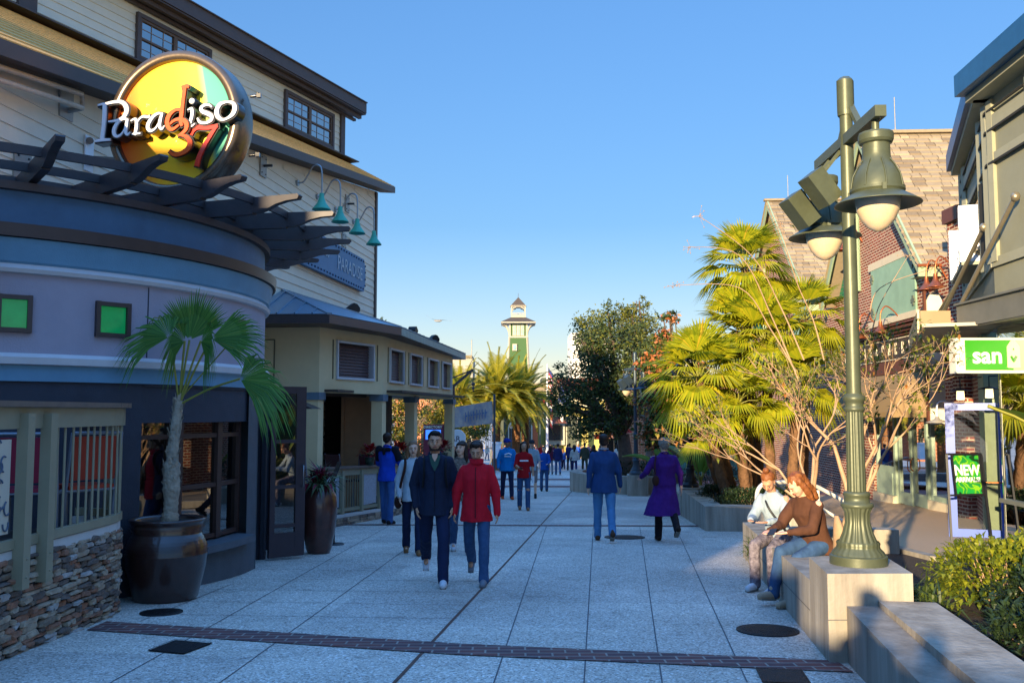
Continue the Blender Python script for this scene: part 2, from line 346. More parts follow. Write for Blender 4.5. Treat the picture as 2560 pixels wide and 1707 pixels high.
# ================================================================ SIDING BUILDING (left)
M_sid = mat('painted_siding', '#e8dac2', .7, var=.05, vs=3, bump=.08, bs=60)
M_sidg = mat('painted_siding_green', '#d9d8c4', .7, var=.05, vs=3, bump=.08, bs=60)
M_trim = mat('brown_trim', '#4b4342', .6, var=.1)
M_soff = mat('brown_soffit', '#4a3d33', .7, var=.12)
M_shing = mat('cedar_shingle', '#dba455', .85, var=.25, vs=14, bump=.5, bs=50)
M_wglass = glassmat('window_glass', (.06, .08, .12), .5)
M_winfr = mat('window_frame_bronze', '#5c4a3a', .5, var=.1)
hb = thing('siding_building', 'tall beige clapboard building with brown trim behind the round restaurant', 'building', (-7, 14, gz(14)))
A7 = R(7.06); dW = Vector((math.sin(A7), math.cos(A7), 0)); nW = Vector((dW.y, -dW.x, 0)); PW = Vector((-4.16, 27.7, 0))
def boards(origin, d, n, L, z0, z1, ex, top=None, lap=.018):
    """lapped boards on a wall: origin is the far bottom corner, boards run back along -d; top(t) cuts them"""
    b = MB(); z = z0; k = 0
    while z < z1 - .01:
        zt = min(z + ex, z1); t0 = 0; t1 = L
        if top:
            # keep where top(t) > z
            N_ = 60; ts = [L * i / N_ for i in range(N_ + 1)]; ok = [t for t in ts if top(t) >= zt - .02]
            if not ok: z += ex; continue
            t0, t1 = min(ok), max(ok)
        p0 = origin - d * t0; p1 = origin - d * t1
        a = [p0 + n * lap + Vector((0, 0, z)), p1 + n * lap + Vector((0, 0, z)), p1 + Vector((0, 0, zt)), p0 + Vector((0, 0, zt)), p0 + Vector((0, 0, z)), p1 + Vector((0, 0, z))]
        b.add(a, [[0, 1, 2, 3][::-1], [4, 5, 1, 0][::-1]]); z += ex; k += 1
    return b
RTOP = lambda t: 8.37 - .150 * t
def bw(z): return z
b = boards(PW, dW, nW, 27, -1.2, 8.5, .205, RTOP); b.build('siding_wall', M_sid, hb)
# solid core behind the boards
b = MB(); P0, P1 = PW, PW - dW * 27
iv = -nW * 8
b.add([P0 + Vector((0, 0, -1.2)), P1 + Vector((0, 0, -1.2)), P1 + Vector((0, 0, RTOP(27))), P0 + Vector((0, 0, 8.34)), P0 + iv + Vector((0, 0, -1.2)), P1 + iv + Vector((0, 0, -1.2)), P1 + iv + Vector((0, 0, 8.3)), P0 + iv + Vector((0, 0, 9.6))],
      [[3, 2, 1, 0], [0, 4, 7, 3], [1, 2, 6, 5], [4, 5, 6, 7]]); b.build('wall_core', M_sid, hb)
c0 = PW + nW * .03
b = MB(); b.box(c0 + Vector((0, 0, 3.55)) - dW * .06, (.06, .16, 9.5), -A7); b.build('corner_board', M_trim, hb); b = MB(); b.box(c0 + Vector((-.08, .06, 3.55)), (.16, .05, 9.5), -A7); b.build('corner_board', M_trim, hb)
# lower roof: an eave that runs down along the wall, roof rising to the upper storey
PE = PW + nW * .42
A23 = R(22.9); dU = Vector((math.sin(A23), math.cos(A23), 0)); nU = Vector((dU.y, -dU.x, 0)); PU = Vector((-5.41, 28.85, 0))
def eave(t, h=0): 
    p = PE - dW * t; return p + Vector((0, 0, 8.52 - .150 * t + h))
def flash(t): return PU - dU * t + nU * .03 + Vector((0, 0, 9.62))
b = MB(); TT = [-.6, 3, 7, 11, 15, 19, 23, 27]
fl = [flash(x) for x in (-.15, 3.2, 7, 10.6, 14.2, 17.8, 21.4, 25)]
ev = [eave(x, .01) for x in TT]
# shingle courses between eave and flashing, each a step
N_ = 16
for i in range(len(TT) - 1):
    for k in range(N_):
        s0, s1 = k / N_, (k + 1) / N_
        a, c = ev[i].lerp(fl[i], s0), ev[i + 1].lerp(fl[i + 1], s0); e_, g = ev[i].lerp(fl[i], s1), ev[i + 1].lerp(fl[i + 1], s1); up = Vector((0, 0, .02))
        b.add([a + up, c + up, g, e_, a, c], [[0, 3, 2, 1], [4, 0, 1, 5]])
b.build('lower_roof', M_shing, hb)
b = MB()
for i in range(len(TT) - 1):
    a, c = eave(TT[i]), eave(TT[i + 1]); up = Vector((0, 0, .0)); dn = Vector((0, 0, -.19)); wa = a - nW * .45 + Vector((0, 0, -.16)); wc = c - nW * .45 + Vector((0, 0, -.16)); o_ = nW * .03
    b.add([a + up, c + up, c + dn, a + dn, a + up + o_, c + up + o_, c + dn + o_, a + dn + o_], [[4, 5, 6, 7][::-1], [0, 4, 5, 1][::-1], [3, 2, 6, 7][::-1]], 0)
    b.add([a + dn, c + dn, wc, wa], [[0, 1, 2, 3][::-1]], 1)
b.add([eave(-.6, .01), eave(-.6, -.19), eave(-.6, -.19) - nW * 1.6 + Vector((0, 0, .5)), fl[0] + Vector((0, 0, -.02))], [[0, 1, 2, 3]], 0)
b.build('eave_fascia', [M_trim, M_soff], hb)
b = MB()
for i in range(7): a, c = fl[i], fl[i + 1]; b.beam(a + nU * .25 + Vector((0, 0, -.06)), c + nU * .25 + Vector((0, 0, -.06)), .5, .03)
b.beam(fl[0] + nU * .02 + Vector((0, 0, .06)), fl[-1] + nU * .02 + Vector((0, 0, .06)), .05, .16); b.build('roof_flashing', M_trim, hb)
# upper storey
b = boards(PU, dU, nU, 25, 9.65, 11.05, .2); b.build('upper_siding', M_sidg, hb)
b = MB(); Q1 = PU - dU * 25; iv = -nU * 6
b.add([PU + Vector((0, 0, 8)), Q1 + Vector((0, 0, 8)), Q1 + Vector((0, 0, 11.1)), PU + Vector((0, 0, 11.1)), PU + iv + Vector((0, 0, 8)), Q1 + iv + Vector((0, 0, 8)), Q1 + iv + Vector((0, 0, 11.1)), PU + iv + Vector((0, 0, 11.1))],
      [[3, 2, 1, 0], [0, 4, 7, 3], [1, 2, 6, 5], [4, 5, 6, 7], [2, 3, 7, 6]]); b.build('upper_wall_core', M_sidg, hb)
b = MB(); b.box(PU + nU * .04 + Vector((0, 0, 10.35)) - dU * .1, (.08, .22, 1.5), -A23); b.build('corner_board', M_trim, hb)
b = MB(); b.box(PU - dU * 11.6 + nU * .05 + Vector((0, 0, 10.4)), (.1, .42, 1.5), -A23); b.build('corner_board', M_trim, hb)
b = MB(); e0 = PU + dU * .55 + Vector((0, 0, 11.42)); e1 = PU - dU * 25 + Vector((0, 0, 11.42))
b.beam(e0 + nU * .5, e1 + nU * .5, .05, .34); b.beam(e0 + nU * .25 - Vector((0, 0, .2)), e1 + nU * .25 - Vector((0, 0, .2)), .5, .03); b.beam(e0 + nU * .28 + Vector((0, 0, -.27)), e1 + nU * .28 + Vector((0, 0, -.27)), .12, .1)
b.beam(e0 + nU * .08 + Vector((0, 0, -.33)), e1 + nU * .08 + Vector((0, 0, -.33)), .1, .08)
b.beam(e0 - nU * 2.2 + Vector((0, 0, .05)), e0 + nU * .5 + Vector((0, 0, .0)), .05, .34)
b.beam(e0 + nU * .52 + Vector((0, 0, .18)), e1 + nU * .52 + Vector((0, 0, .18)), .1, .03)
b.add([e0 + nU * .5 + Vector((0, 0, .19)), e1 + nU * .5 + Vector((0, 0, .19)), e1 - nU * 6 + Vector((0, 0, 1.6)), e0 - nU * 6 + Vector((0, 0, 1.6))], [[3, 2, 1, 0]]); b.build('upper_eave', M_trim, hb)
def window(parent, P, d, n, w_, z0, z1, sashes=2, cols=3, rows=2, fr=M_winfr, trim=M_trim, glass=M_wglass, mun=None, depth=.05, label=None):
    """P = point under the near jamb on the wall face, window spans P..P+d*w_"""
    ang = -math.atan2(d.x, d.y); b = MB(); c = P + d * w_ / 2; zc = (z0 + z1) / 2; h = z1 - z0; t = .1
    for zz, hh in ((z1 + t / 2, t), (z0 - t / 2, t)): b.box(c + n * depth + Vector((0, 0, zz)), (.09, w_ + 2 * t, hh), ang)
    for s_ in (0, 1): b.box(P + d * (w_ * s_ + (t / 2 if s_ else -t / 2)) + n * depth + Vector((0, 0, zc)), (.086, t, h), ang)
    o = b.build('window', trim, parent, label); g = MB(); sw = w_ / sashes
    g.add([P + n * .026 + Vector((0, 0, z0)), P + d * w_ + n * .026 + Vector((0, 0, z0)), P + d * w_ + n * .026 + Vector((0, 0, z1)), P + n * .026 + Vector((0, 0, z1))], [[0, 1, 2, 3]])
    q = g.build('pane', glass, None); q.parent = o; q.location = -Vector(parent.location)
    f = MB()
    for i in range(sashes):
        x0 = i * sw
        for s_ in (0, 1): f.box(P + d * (x0 + (sw - .03 if s_ else .03)) + n * .04 + Vector((0, 0, zc)), (.05, .06, h), ang)
        for zz, k in ((z0 + .03, .06), (z1 - .03, .06), (zc, .05)): f.box(P + d * (x0 + sw / 2) + n * .042 + Vector((0, 0, zz)), (.05, sw - .12, k), ang)
        for j in range(1, cols): f.box(P + d * (x0 + sw * j / cols) + n * .034 + Vector((0, 0, zc)), (.012, .012, h - .1), ang, mi=1)
        for half in (0, 1):
            for r_ in range(1, rows): f.box(P + d * (x0 + sw / 2) + n * .033 + Vector((0, 0, z0 + h / 2 * (half + r_ / rows))), (.012, sw - .12, .012), ang, mi=1)
    q = f.build('sash', [fr, mun or M_mun], None); q.parent = o; q.location = -Vector(parent.location); return o
M_mun = mat('muntin_beige', '#9a8f84', .6)
window(hb, PU - dU * 3.0, dU, nU, 2.3, 9.87, 10.83, label='double sash window near the far end of the upper storey')
window(hb, PU - dU * 8.6, dU, nU, 2.3, 9.87, 10.83, label='double sash window above the round sign')
# steel mounting brackets on the wall
def wpt(u, v, off=0.0): return VP(u, v, PW.x + nW.x * off, PW.y + nW.y * off, 7.06)
M_galv = mat('weathered_plate', '#9b9790', .5, metal=.3, var=.1); M_bolt = mat('bolt_dark', '#3f4248', .5, metal=.5)
for (u, v, lab) in ((658, 415, 'flat steel bracket plate high on the clapboard wall nearest the round sign'), (868, 510, 'flat steel bracket plate between the second and third green wall lamps'), (860, 604, 'flat steel bracket plate just above the blue PARADISE sign'), (55, 425, 'half hidden bracket plate and hose bib behind the pergola')):
    p = wpt(u, v, .03); b = MB(); b.box(p, (.03, .32, .46), -A7)
    t = thing('wall_bracket', lab, 'bracket', p, 0, 'steel bracket plates on the clapboard wall'); b.build('plate', M_galv, t)
    b = MB(); b.tube([p, p + nW * .2], .028, 8); b.build('hook', M_bolt, t)
    for sy in (-.1, .1):
        for sz in (-.16, .16): b = MB(); b.tube([p + dW * sy + Vector((0, 0, sz)), p + dW * sy + Vector((0, 0, sz)) + nW * .03], .014, 6); b.build('bolt', M_bolt, t)
# ================================================================ ROUND RESTAURANT
DC = Vector((-7.17, 12.23, 0)); RW = 3.74
dr = thing('round_restaurant', 'round stucco restaurant with blue bands, green windows and dark pergola on top', 'building', (DC.x, DC.y, gz(DC.y)))
M_lav = mat('lavender_stucco', '#a19cab', .85, var=.07, vs=2, bump=.25, bs=70)
M_blue = mat('blue_band', '#5f8fad', .6, var=.08, vs=3, bump=.15, bs=80)
M_dblue = mat('dark_blue_band', '#40678a', .6, var=.12, vs=3, bump=.15, bs=80)
M_brn = mat('dark_bronze_metal', '#443a3a', .45, metal=.2, var=.1)
M_wht = mat('white_moulding', '#c9cbd0', .6, var=.05)
M_dark = mat('charcoal_stucco', '#343946', .8, var=.12, vs=4, bump=.25, bs=70)
M_sill = mat('slate_sill', '#4c535b', .7, var=.15, vs=5, bump=.15, bs=60)
M_wood = mat('mahogany_frame', '#3d2a26', .5, var=.15, vs=10)
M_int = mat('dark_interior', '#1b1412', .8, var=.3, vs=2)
def arc(prof, m, name, a0=-180, a1=180, n=96, parent=dr, lab=None):
    b = MB(); full = a1 - a0 >= 360
    b.hlathe(prof, DC, n=n if full else max(4, int((a1 - a0) / 3)), a0=R(a0), a1=None if full else R(a1)); return b.build(name, m, parent, lab)
arc([(RW, 2.2), (RW, 3.02)], M_lav, 'stucco_wall')
arc([(RW + .02, 1.93), (RW + .02, 2.09)], M_blue, 'blue_band'); arc([(RW + .02, 2.09), (RW + .07, 2.10), (RW + .08, 2.17), (RW + .04, 2.21), (RW, 2.21)], M_wht, 'white_moulding')
arc([(RW, 3.01), (RW + .05, 3.02), (RW + .07, 3.06), (RW + .03, 3.10), (RW + .03, 3.11)], M_wht, 'white_moulding')
arc([(RW + .02, 3.1), (RW + .055, 3.13), (RW + .06, 3.16), (RW + .10, 3.36)], M_blue, 'blue_band')
arc([(RW + .02, 3.365), (RW + .14, 3.37), (RW + .15, 3.5), (RW, 3.52)], M_brn, 'bronze_ring')
arc([(RW - .02, 3.5), (RW - .02, 3.86)], M_dblue, 'dark_blue_band'); arc([(RW - .02, 3.855), (RW + .05, 3.86), (RW + .05, 3.94), (RW - .25, 3.95), (RW - .25, 3.5), (0.01, 3.5)], M_brn, 'coping')
arc([(RW - .02, 1.95), (RW - .02, 1.5)], M_dark, 'soffit_band', -33.8, 2); 
arc([(RW - .01, 1.94), (RW - .01, -.6)], M_dark, 'dark_wall', -180, -33.8)
arc([(RW - .01, 1.94), (RW - .01, -.6)], M_dark, 'dark_wall', 16, 180)
arc([(RW + .02, 1.93), (RW + .02, -.6)], M_sill, 'pier', -3.8, 2.6); 
b = MB(); a = R(2.6); b.box(DC + Vector((math.cos(a), math.sin(a), 0)) * (RW - .1) + Vector((0, 0, .68)), (.25, .02, 2.5), a); b.build('pier_return', M_sill, dr)
arc([(RW - .4, .1), (RW + .14, .06), (RW + .15, -.02), (RW + .03, -.04), (RW + .03, -.6)], M_sill, 'window_sill', -33.8, -3.8)
arc([(RW - .4, 1.9), (RW + .0, 1.9), (RW - .0, 1.95)], M_dark, 'window_head', -33.8, -3.8)
def cyl(deg, r, z): a = R(deg); return DC + Vector((r * math.cos(a), r * math.sin(a), z))
# curved shop windows: a frame with its pane
M_dglass = glassmat('restaurant_glass', (.5, .46, .42), .16)
for (a0, a1, tr, lab) in ((-33.6, -26.8, (1.34, .3), 'left fixed pane behind the potted palm'), (-24.4, -13.3, (1.34, .74), 'wide gridded pane with brown bars'), (-12.6, -4.2, (1.34, .74), 'narrow gridded pane beside the pier')):
    f = MB(); rr = RW - .12; zb, zt = .1, 1.9
    for aa in (a0, a1): f.box(cyl(aa, rr, (zb + zt) / 2), (.09, .055, zt - zb), R(aa))
    for zz in (zb + .03, zt - .03) + tr:
        f.beam(cyl(a0, rr, zz), cyl(a1, rr, zz), .07, .05)
    o = f.build('shop_window', M_wood, dr, lab); g = MB()
    g.add([cyl(a0, rr, zb), cyl(a1, rr, zb), cyl(a1, rr, zt), cyl(a0, rr, zt)], [[0, 1, 2, 3]]); q = g.build('pane', M_dglass, None); q.parent = o; q.location = -Vector(dr.location)
b = MB(); b.box(cyl(-25.6, RW - .1, 1.0), (.14, .13, 1.84), R(-25.6)); b.build('mullion_post', M_wood, dr)
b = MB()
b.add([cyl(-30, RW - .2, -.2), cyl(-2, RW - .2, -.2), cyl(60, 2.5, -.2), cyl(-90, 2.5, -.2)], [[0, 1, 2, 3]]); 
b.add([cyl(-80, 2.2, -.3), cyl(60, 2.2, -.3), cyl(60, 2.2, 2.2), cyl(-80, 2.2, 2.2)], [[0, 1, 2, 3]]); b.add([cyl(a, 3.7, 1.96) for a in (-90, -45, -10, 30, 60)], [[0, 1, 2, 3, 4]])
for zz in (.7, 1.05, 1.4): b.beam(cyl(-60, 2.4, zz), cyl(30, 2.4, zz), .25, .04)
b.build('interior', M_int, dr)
M_bot = mat('bar_bottles', '#6d4a22', .2, var=.6, vs=30, col2='#9aa38c')
b = MB()
for i in range(26):
    t = i / 25; p = cyl(-60, 2.5, 0).lerp(cyl(30, 2.5, 0), t); z = (.72, 1.07, 1.42)[i % 3]; b.lathe([(.035, z), (.035, z + .14), (.014, z + .19), (.014, z + .25), (.001, z + .25)], p, n=8)
b.build('bottle', M_bot, dr, kind='stuff')
# small green lit windows
M_grn = mat('green_backlit_glass', '#0f7a4a', .15, var=.25, vs=3, col2='#12a85c', emit='#13b463', es=.07)
for a0, a1, lab in ((-56.6, -52.4, 'small square green lit window at the left frame edge'), (-42.3, -37.2, 'small square green lit window above the palm'), (-12.4, -7.6, 'small green window hidden behind the palm'), (-71, -66.6, 'small square green lit window')):
    f = MB(); zb, zt = 2.46, 2.75
    for aa in (a0, a1): f.box(cyl(aa, RW, (zb + zt) / 2), (.1, .045, zt - zb + .09), R(aa))
    for zz in (zb - .02, zt + .02): f.beam(cyl(a0, RW, zz), cyl(a1, RW, zz), .1, .045)
    o = f.build('green_window', M_brn, dr, lab); g = MB(); g.add([cyl(a0, RW + .01, zb), cyl(a1, RW + .01, zb), cyl(a1, RW + .01, zt), cyl(a0, RW + .01, zt)], [[0, 1, 2, 3]]); q = g.build('pane', M_grn, None); q.parent = o; q.location = -Vector(dr.location)
b = MB(); b.beam(cyl(-33.4, RW + .003, 2.22), cyl(-33.4, RW + .003, 3.0), .006, .012); b.build('control_joint', M_dark, dr)
b = MB(); b.box(cyl(-62.5, RW + .2, 3.16), (.5, .34, .3), R(-62.5)); b.build('beam_end', M_brn, dr)
# pergola on top: rafters with curved tails, three rings
M_perg = mat('pergola_steel', '#3d3a3e', .5, metal=.25, var=.12, vs=8)
prof = [(2.5, .0), (2.5, -.2), (4.28, -.2), (4.32, -.2), (4.32, -.185), (4.4, -.185), (4.52, -.15), (4.64, -.1), (4.78, -.07), (4.93, -.06), (4.95, -.02), (4.93, .0)]
for k in range(-2, 10):
    a = R(-52.5 + 11.25 * k); T = Matrix.Translation(DC + Vector((0, 0, 4.17))) @ Matrix.Rotation(a, 4, 'Z') @ Matrix.Rotation(R(90), 4, 'X')
    b = MB(); b.prism(prof, T, .085); b.build('pergola_rafter', M_perg, dr)
for r in (4.32, 3.62, 2.92):
    arc([(r - .02, 4.09), (r + .02, 4.09), (r + .02, 4.18), (r - .02, 4.18), (r - .02, 4.09)], M_perg, 'pergola_ring', -100, 75, n=60)
M_mem = mat('white_roof_membrane', '#b9c3cf', .5, var=.05)
arc([(3.3, 3.95), (3.3, 4.0), (1.0, 4.02)], M_mem, 'roof_membrane')
# dark glazed entrance door, standing open
M_door = mat('dark_door_paint', '#342e37', .45, var=.08)
p0, p1 = GP(656, 1399), GP(752, 1391); p0 = Vector((-3.45, 13.2, gz(13.2))); p1 = Vector((-3.03, 13.55, gz(13.55)))
dD = (p1 - p0); dD.z = 0; wD = dD.length; dD.normalize(); nD = Vector((dD.y, -dD.x, 0)); az = -math.atan2(dD.x, dD.y); zb = -.44; zt = 1.99
b = MB()
for s_, ww in ((.04, .08), (wD - .075, .15)): b.box(p0 * 1 + dD * s_ + Vector((0, 0, (zb + zt) / 2 - p0.z)), (.05, ww, zt - zb), az)
for zz, hh in ((zt - .05, .1), (zb + .17, .34), (1.2, .05), (.55, .05), (.0, .05)): b.box(p0 + dD * wD / 2 + Vector((0, 0, zz - p0.z)), (.046, wD - .1, hh), az)
o = b.build('entrance_door', M_door, dr, 'dark framed glass door standing open beside the tall urn')
g = MB(); q0 = Vector((p0.x, p0.y, 0)); q1 = q0 + dD * wD; g.add([q0 + Vector((0, 0, zb + .3)), q1 + Vector((0, 0, zb + .3)), q1 + Vector((0, 0, zt - .05)), q0 + Vector((0, 0, zt - .05))], [[0, 1, 2, 3]]); q = g.build('pane', M_dglass, None); q.parent = o; q.location = -Vector(dr.location)
M_chrome = mat('brushed_steel', '#8d8d92', .3, metal=.9, var=.05)
g = MB(); hp = q0 + dD * (wD - .07) + nD * .05; g.tube([hp + Vector((0, 0, .85)), hp + nD * .05 + Vector((0, 0, .85)), hp + nD * .05 + Vector((0, 0, .55)), hp + Vector((0, 0, .55))], .012, 6); q = g.build('handle', M_chrome, None); q.parent = o; q.location = -Vector(dr.location)
b = MB(); b.box((-4.0, 13.4, 0.75), (.9, .1, 2.5)); b.box((-3.9, 14.4, .75), (1.2, .05, 2.5)); b.build('vestibule_wall', M_dark, dr)
# ================================================================ ROUND SIGN "Paradiso 37"
SC = DP(437, 308, 11.5); SN = Vector((-.22, -.975, 0)).normalized(); SX = Vector((-SN.y, SN.x, 0)); SZ = Vector((0, 0, 1))
ST = Matrix.Translation(SC) @ Matrix(((SX.x, SZ.x, SN.x, 0), (SX.y, SZ.y, SN.y, 0), (SX.z, SZ.z, SN.z, 0), (0, 0, 0, 1)))
M_rim = mat('sign_rim_metal', '#7a6b5c', .26, metal=.75, var=.15, vs=4); M_let = mat('sign_letter_white', '#e9eaee', .3, var=.02, coat=.3)
M_ret = mat('letter_return_black', '#141216', .3, var=.0, coat=.5); M_org = mat('sign_orange', '#e2571c', .25, var=.05, coat=.6); M_red = mat('sign_red', '#d8321a', .25, var=.05, coat=.6)
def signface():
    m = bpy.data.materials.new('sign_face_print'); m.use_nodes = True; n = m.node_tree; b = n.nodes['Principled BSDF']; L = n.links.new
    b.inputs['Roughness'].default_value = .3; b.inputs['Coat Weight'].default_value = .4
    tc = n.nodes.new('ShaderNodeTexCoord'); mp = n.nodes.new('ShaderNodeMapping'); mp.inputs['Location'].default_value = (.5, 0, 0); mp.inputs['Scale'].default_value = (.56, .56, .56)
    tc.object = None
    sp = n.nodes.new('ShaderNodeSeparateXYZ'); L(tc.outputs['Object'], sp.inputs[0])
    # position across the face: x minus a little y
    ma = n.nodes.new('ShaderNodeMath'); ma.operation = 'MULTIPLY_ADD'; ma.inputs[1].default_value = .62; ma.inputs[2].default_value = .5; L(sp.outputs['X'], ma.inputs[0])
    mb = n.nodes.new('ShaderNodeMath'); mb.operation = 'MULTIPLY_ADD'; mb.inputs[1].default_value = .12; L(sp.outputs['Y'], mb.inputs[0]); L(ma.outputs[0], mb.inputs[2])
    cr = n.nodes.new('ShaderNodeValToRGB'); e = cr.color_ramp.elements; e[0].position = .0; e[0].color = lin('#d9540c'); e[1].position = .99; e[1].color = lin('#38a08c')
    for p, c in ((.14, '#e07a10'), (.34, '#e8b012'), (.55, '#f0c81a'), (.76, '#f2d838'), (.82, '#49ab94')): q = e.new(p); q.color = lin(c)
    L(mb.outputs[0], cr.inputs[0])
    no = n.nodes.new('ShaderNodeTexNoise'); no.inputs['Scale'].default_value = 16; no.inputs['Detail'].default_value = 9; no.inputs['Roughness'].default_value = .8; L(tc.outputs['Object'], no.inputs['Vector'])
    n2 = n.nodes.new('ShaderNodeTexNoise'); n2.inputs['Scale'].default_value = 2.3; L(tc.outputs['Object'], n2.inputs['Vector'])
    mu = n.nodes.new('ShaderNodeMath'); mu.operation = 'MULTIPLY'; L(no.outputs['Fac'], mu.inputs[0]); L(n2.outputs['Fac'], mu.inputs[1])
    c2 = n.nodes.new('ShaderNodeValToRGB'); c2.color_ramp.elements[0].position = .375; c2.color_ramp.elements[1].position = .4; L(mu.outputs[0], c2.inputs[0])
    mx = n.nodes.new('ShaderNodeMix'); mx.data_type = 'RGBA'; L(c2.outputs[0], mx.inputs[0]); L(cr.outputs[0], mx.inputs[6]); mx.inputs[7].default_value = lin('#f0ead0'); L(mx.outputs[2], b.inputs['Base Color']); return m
sg = thing('round_sign', 'large round yellow and orange sign reading Paradiso 37 above the pergola', 'sign', SC)
def spart(b, name, m, label=None):
    me = b.mesh(name, m); me.transform(Matrix.Translation(-SC) @ ST); o = bpy.data.objects.new(name, me); scene.collection.objects.link(o); o.parent = sg
    if label: o['label'] = label
    return o
b = MB(); b.lathe([(.0001, 0), (.815, 0)], n=64)
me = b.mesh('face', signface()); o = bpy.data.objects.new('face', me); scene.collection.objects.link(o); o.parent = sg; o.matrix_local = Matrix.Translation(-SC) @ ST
b = MB(); b.lathe([(.8, -.02), (.81, .05), (.83, .075), (.885, .075), (.925, .06), (.94, .02), (.94, -.28), (.92, -.32), (.0001, -.32)], n=72); spart(b, 'rim', M_rim)
def cat(pts, n=5):
    out = []
    for i in range(len(pts) - 1):
        p0, p1, p2, p3 = pts[max(i - 1, 0)], pts[i], pts[i + 1], pts[min(i + 2, len(pts) - 1)]
        for k in range(n):
            t = k / n; out.append(tuple(.5 * ((2 * b_) + (c - a) * t + (2 * a - 5 * b_ + 4 * c - d) * t * t + (3 * b_ - a - 3 * c + d) * t ** 3) for a, b_, c, d in zip(p0, p1, p2, p3)))
    out.append(tuple(pts[-1])); return out
def ribbon(b, pts, z0, z1, sc=1.0, grow=0.0, mi=0, smooth=True):
    p = cat(pts) if smooth and len(pts) > 2 else pts; l, r = [], []
    for i, q in enumerate(p):
        a = p[max(i - 1, 0)]; c = p[min(i + 1, len(p) - 1)]; d = Vector((c[0] - a[0], c[1] - a[1])); d = d.normalized() if d.length > 1e-9 else Vector((1, 0)); nn = Vector((-d.y, d.x)); h = q[2] / 2 * sc + grow
        ext = d * grow * (-1 if i == 0 else (1 if i == len(p) - 1 else 0))
        l.append((q[0] + nn.x * h + ext.x, q[1] + nn.y * h + ext.y)); r.append((q[0] - nn.x * h + ext.x, q[1] - nn.y * h + ext.y))
    k = len(p); vs = [(*q, z1) for q in l] + [(*q, z1) for q in r] + [(*q, z0) for q in l] + [(*q, z0) for q in r]; fs = []
    for i in range(k - 1): fs += [[i, k + i, k + i + 1, i + 1], [i + 1, 2 * k + i + 1, 2 * k + i, i], [k + i, 3 * k + i, 3 * k + i + 1, k + i + 1]]
    fs += [[0, 2 * k, 3 * k, k], [k - 1, 2 * k - 1, 4 * k - 1, 3 * k - 1]]; b.add(vs, fs, mi)
def sp(px, py, zf=.2):   # crop picture point -> face coordinates
    xi = (px - 882) / 512 * .815 * .839; return ((xi + zf * .545) / .839, -(py - 778) / 612 * .815)
GL = {
 'P': [[(182, 598, 14), (225, 588, 20), (262, 592, 24)], [(244, 590, 40), (246, 700, 40), (240, 830, 38), (232, 925, 36), (236, 945, 30)], [(168, 948, 22), (232, 942, 26), (306, 944, 22)], [(250, 592, 22), (330, 580, 26), (400, 586, 34), (440, 630, 44), (446, 690, 42), (415, 742, 32), (350, 764, 22), (285, 766, 14)]],
 'a': [[(462, 762, 18), (420, 752, 22), (372, 778, 30), (340, 840, 36), (340, 892, 34), (368, 918, 26), (408, 896, 16), (440, 838, 12)], [(458, 758, 22), (448, 820, 32), (444, 880, 30), (462, 908, 20), (484, 884, 8)]],
 'r': [[(488, 778, 10), (512, 764, 18), (536, 772, 28), (540, 840, 32), (530, 905, 28), (528, 908, 24)], [(502, 908, 16), (578, 904, 16)], [(540, 810, 12), (570, 760, 16), (604, 744, 22), (640, 752, 24), (658, 738, 10)]],
 'a2': [[(772, 732, 18), (730, 726, 22), (684, 756, 30), (648, 814, 36), (644, 862, 34), (672, 888, 26), (712, 866, 16), (744, 806, 12)], [(768, 728, 22), (752, 790, 32), (748, 850, 30), (768, 880, 20), (792, 848, 8)]],
 'i': [[(990, 716, 10), (1014, 704, 18), (1028, 712, 28), (1030, 770, 30), (1016, 835, 30), (1014, 866, 24), (1030, 872, 18), (1058, 850, 8)]],
 's': [[(1200, 706, 12), (1178, 684, 20), (1140, 680, 26), (1108, 704, 30), (1118, 738, 34), (1166, 764, 38), (1200, 792, 38), (1196, 830, 30), (1150, 852, 24), (1100, 840, 24), (1078, 800, 14)]],
 'o': [[(1330, 668, 18), (1278, 680, 32), (1246, 730, 42), (1250, 792, 42), (1290, 832, 26), (1336, 824, 22), (1382, 786, 38), (1398, 730, 42), (1380, 682, 30), (1330, 668, 18)]]}
GO = {'d': [[(934, 502, 26), (968, 494, 26), (996, 506, 22)], [(960, 500, 38), (946, 640, 38), (938, 760, 40), (934, 830, 36), (946, 872, 28)], [(940, 722, 18), (886, 714, 28), (836, 752, 40), (814, 814, 44), (826, 872, 40), (862, 898, 30), (918, 860, 20)]],
      '3': [[(838, 846, 18), (880, 812, 26), (940, 808, 34), (982, 850, 44), (978, 910, 36), (930, 956, 22), (912, 962, 14)], [(920, 958, 14), (980, 974, 34), (1018, 1030, 50), (1000, 1094, 48), (940, 1136, 38), (880, 1140, 34), (838, 1104, 20)]]}
G7 = {'7': [[(1030, 952, 26), (1046, 905, 40), (1090, 882, 42), (1170, 892, 40), (1258, 880, 34)], [(1246, 884, 28), (1200, 960, 36), (1140, 1070, 42), (1100, 1170, 46), (1082, 1252, 50)]]}
k = .815 / 612
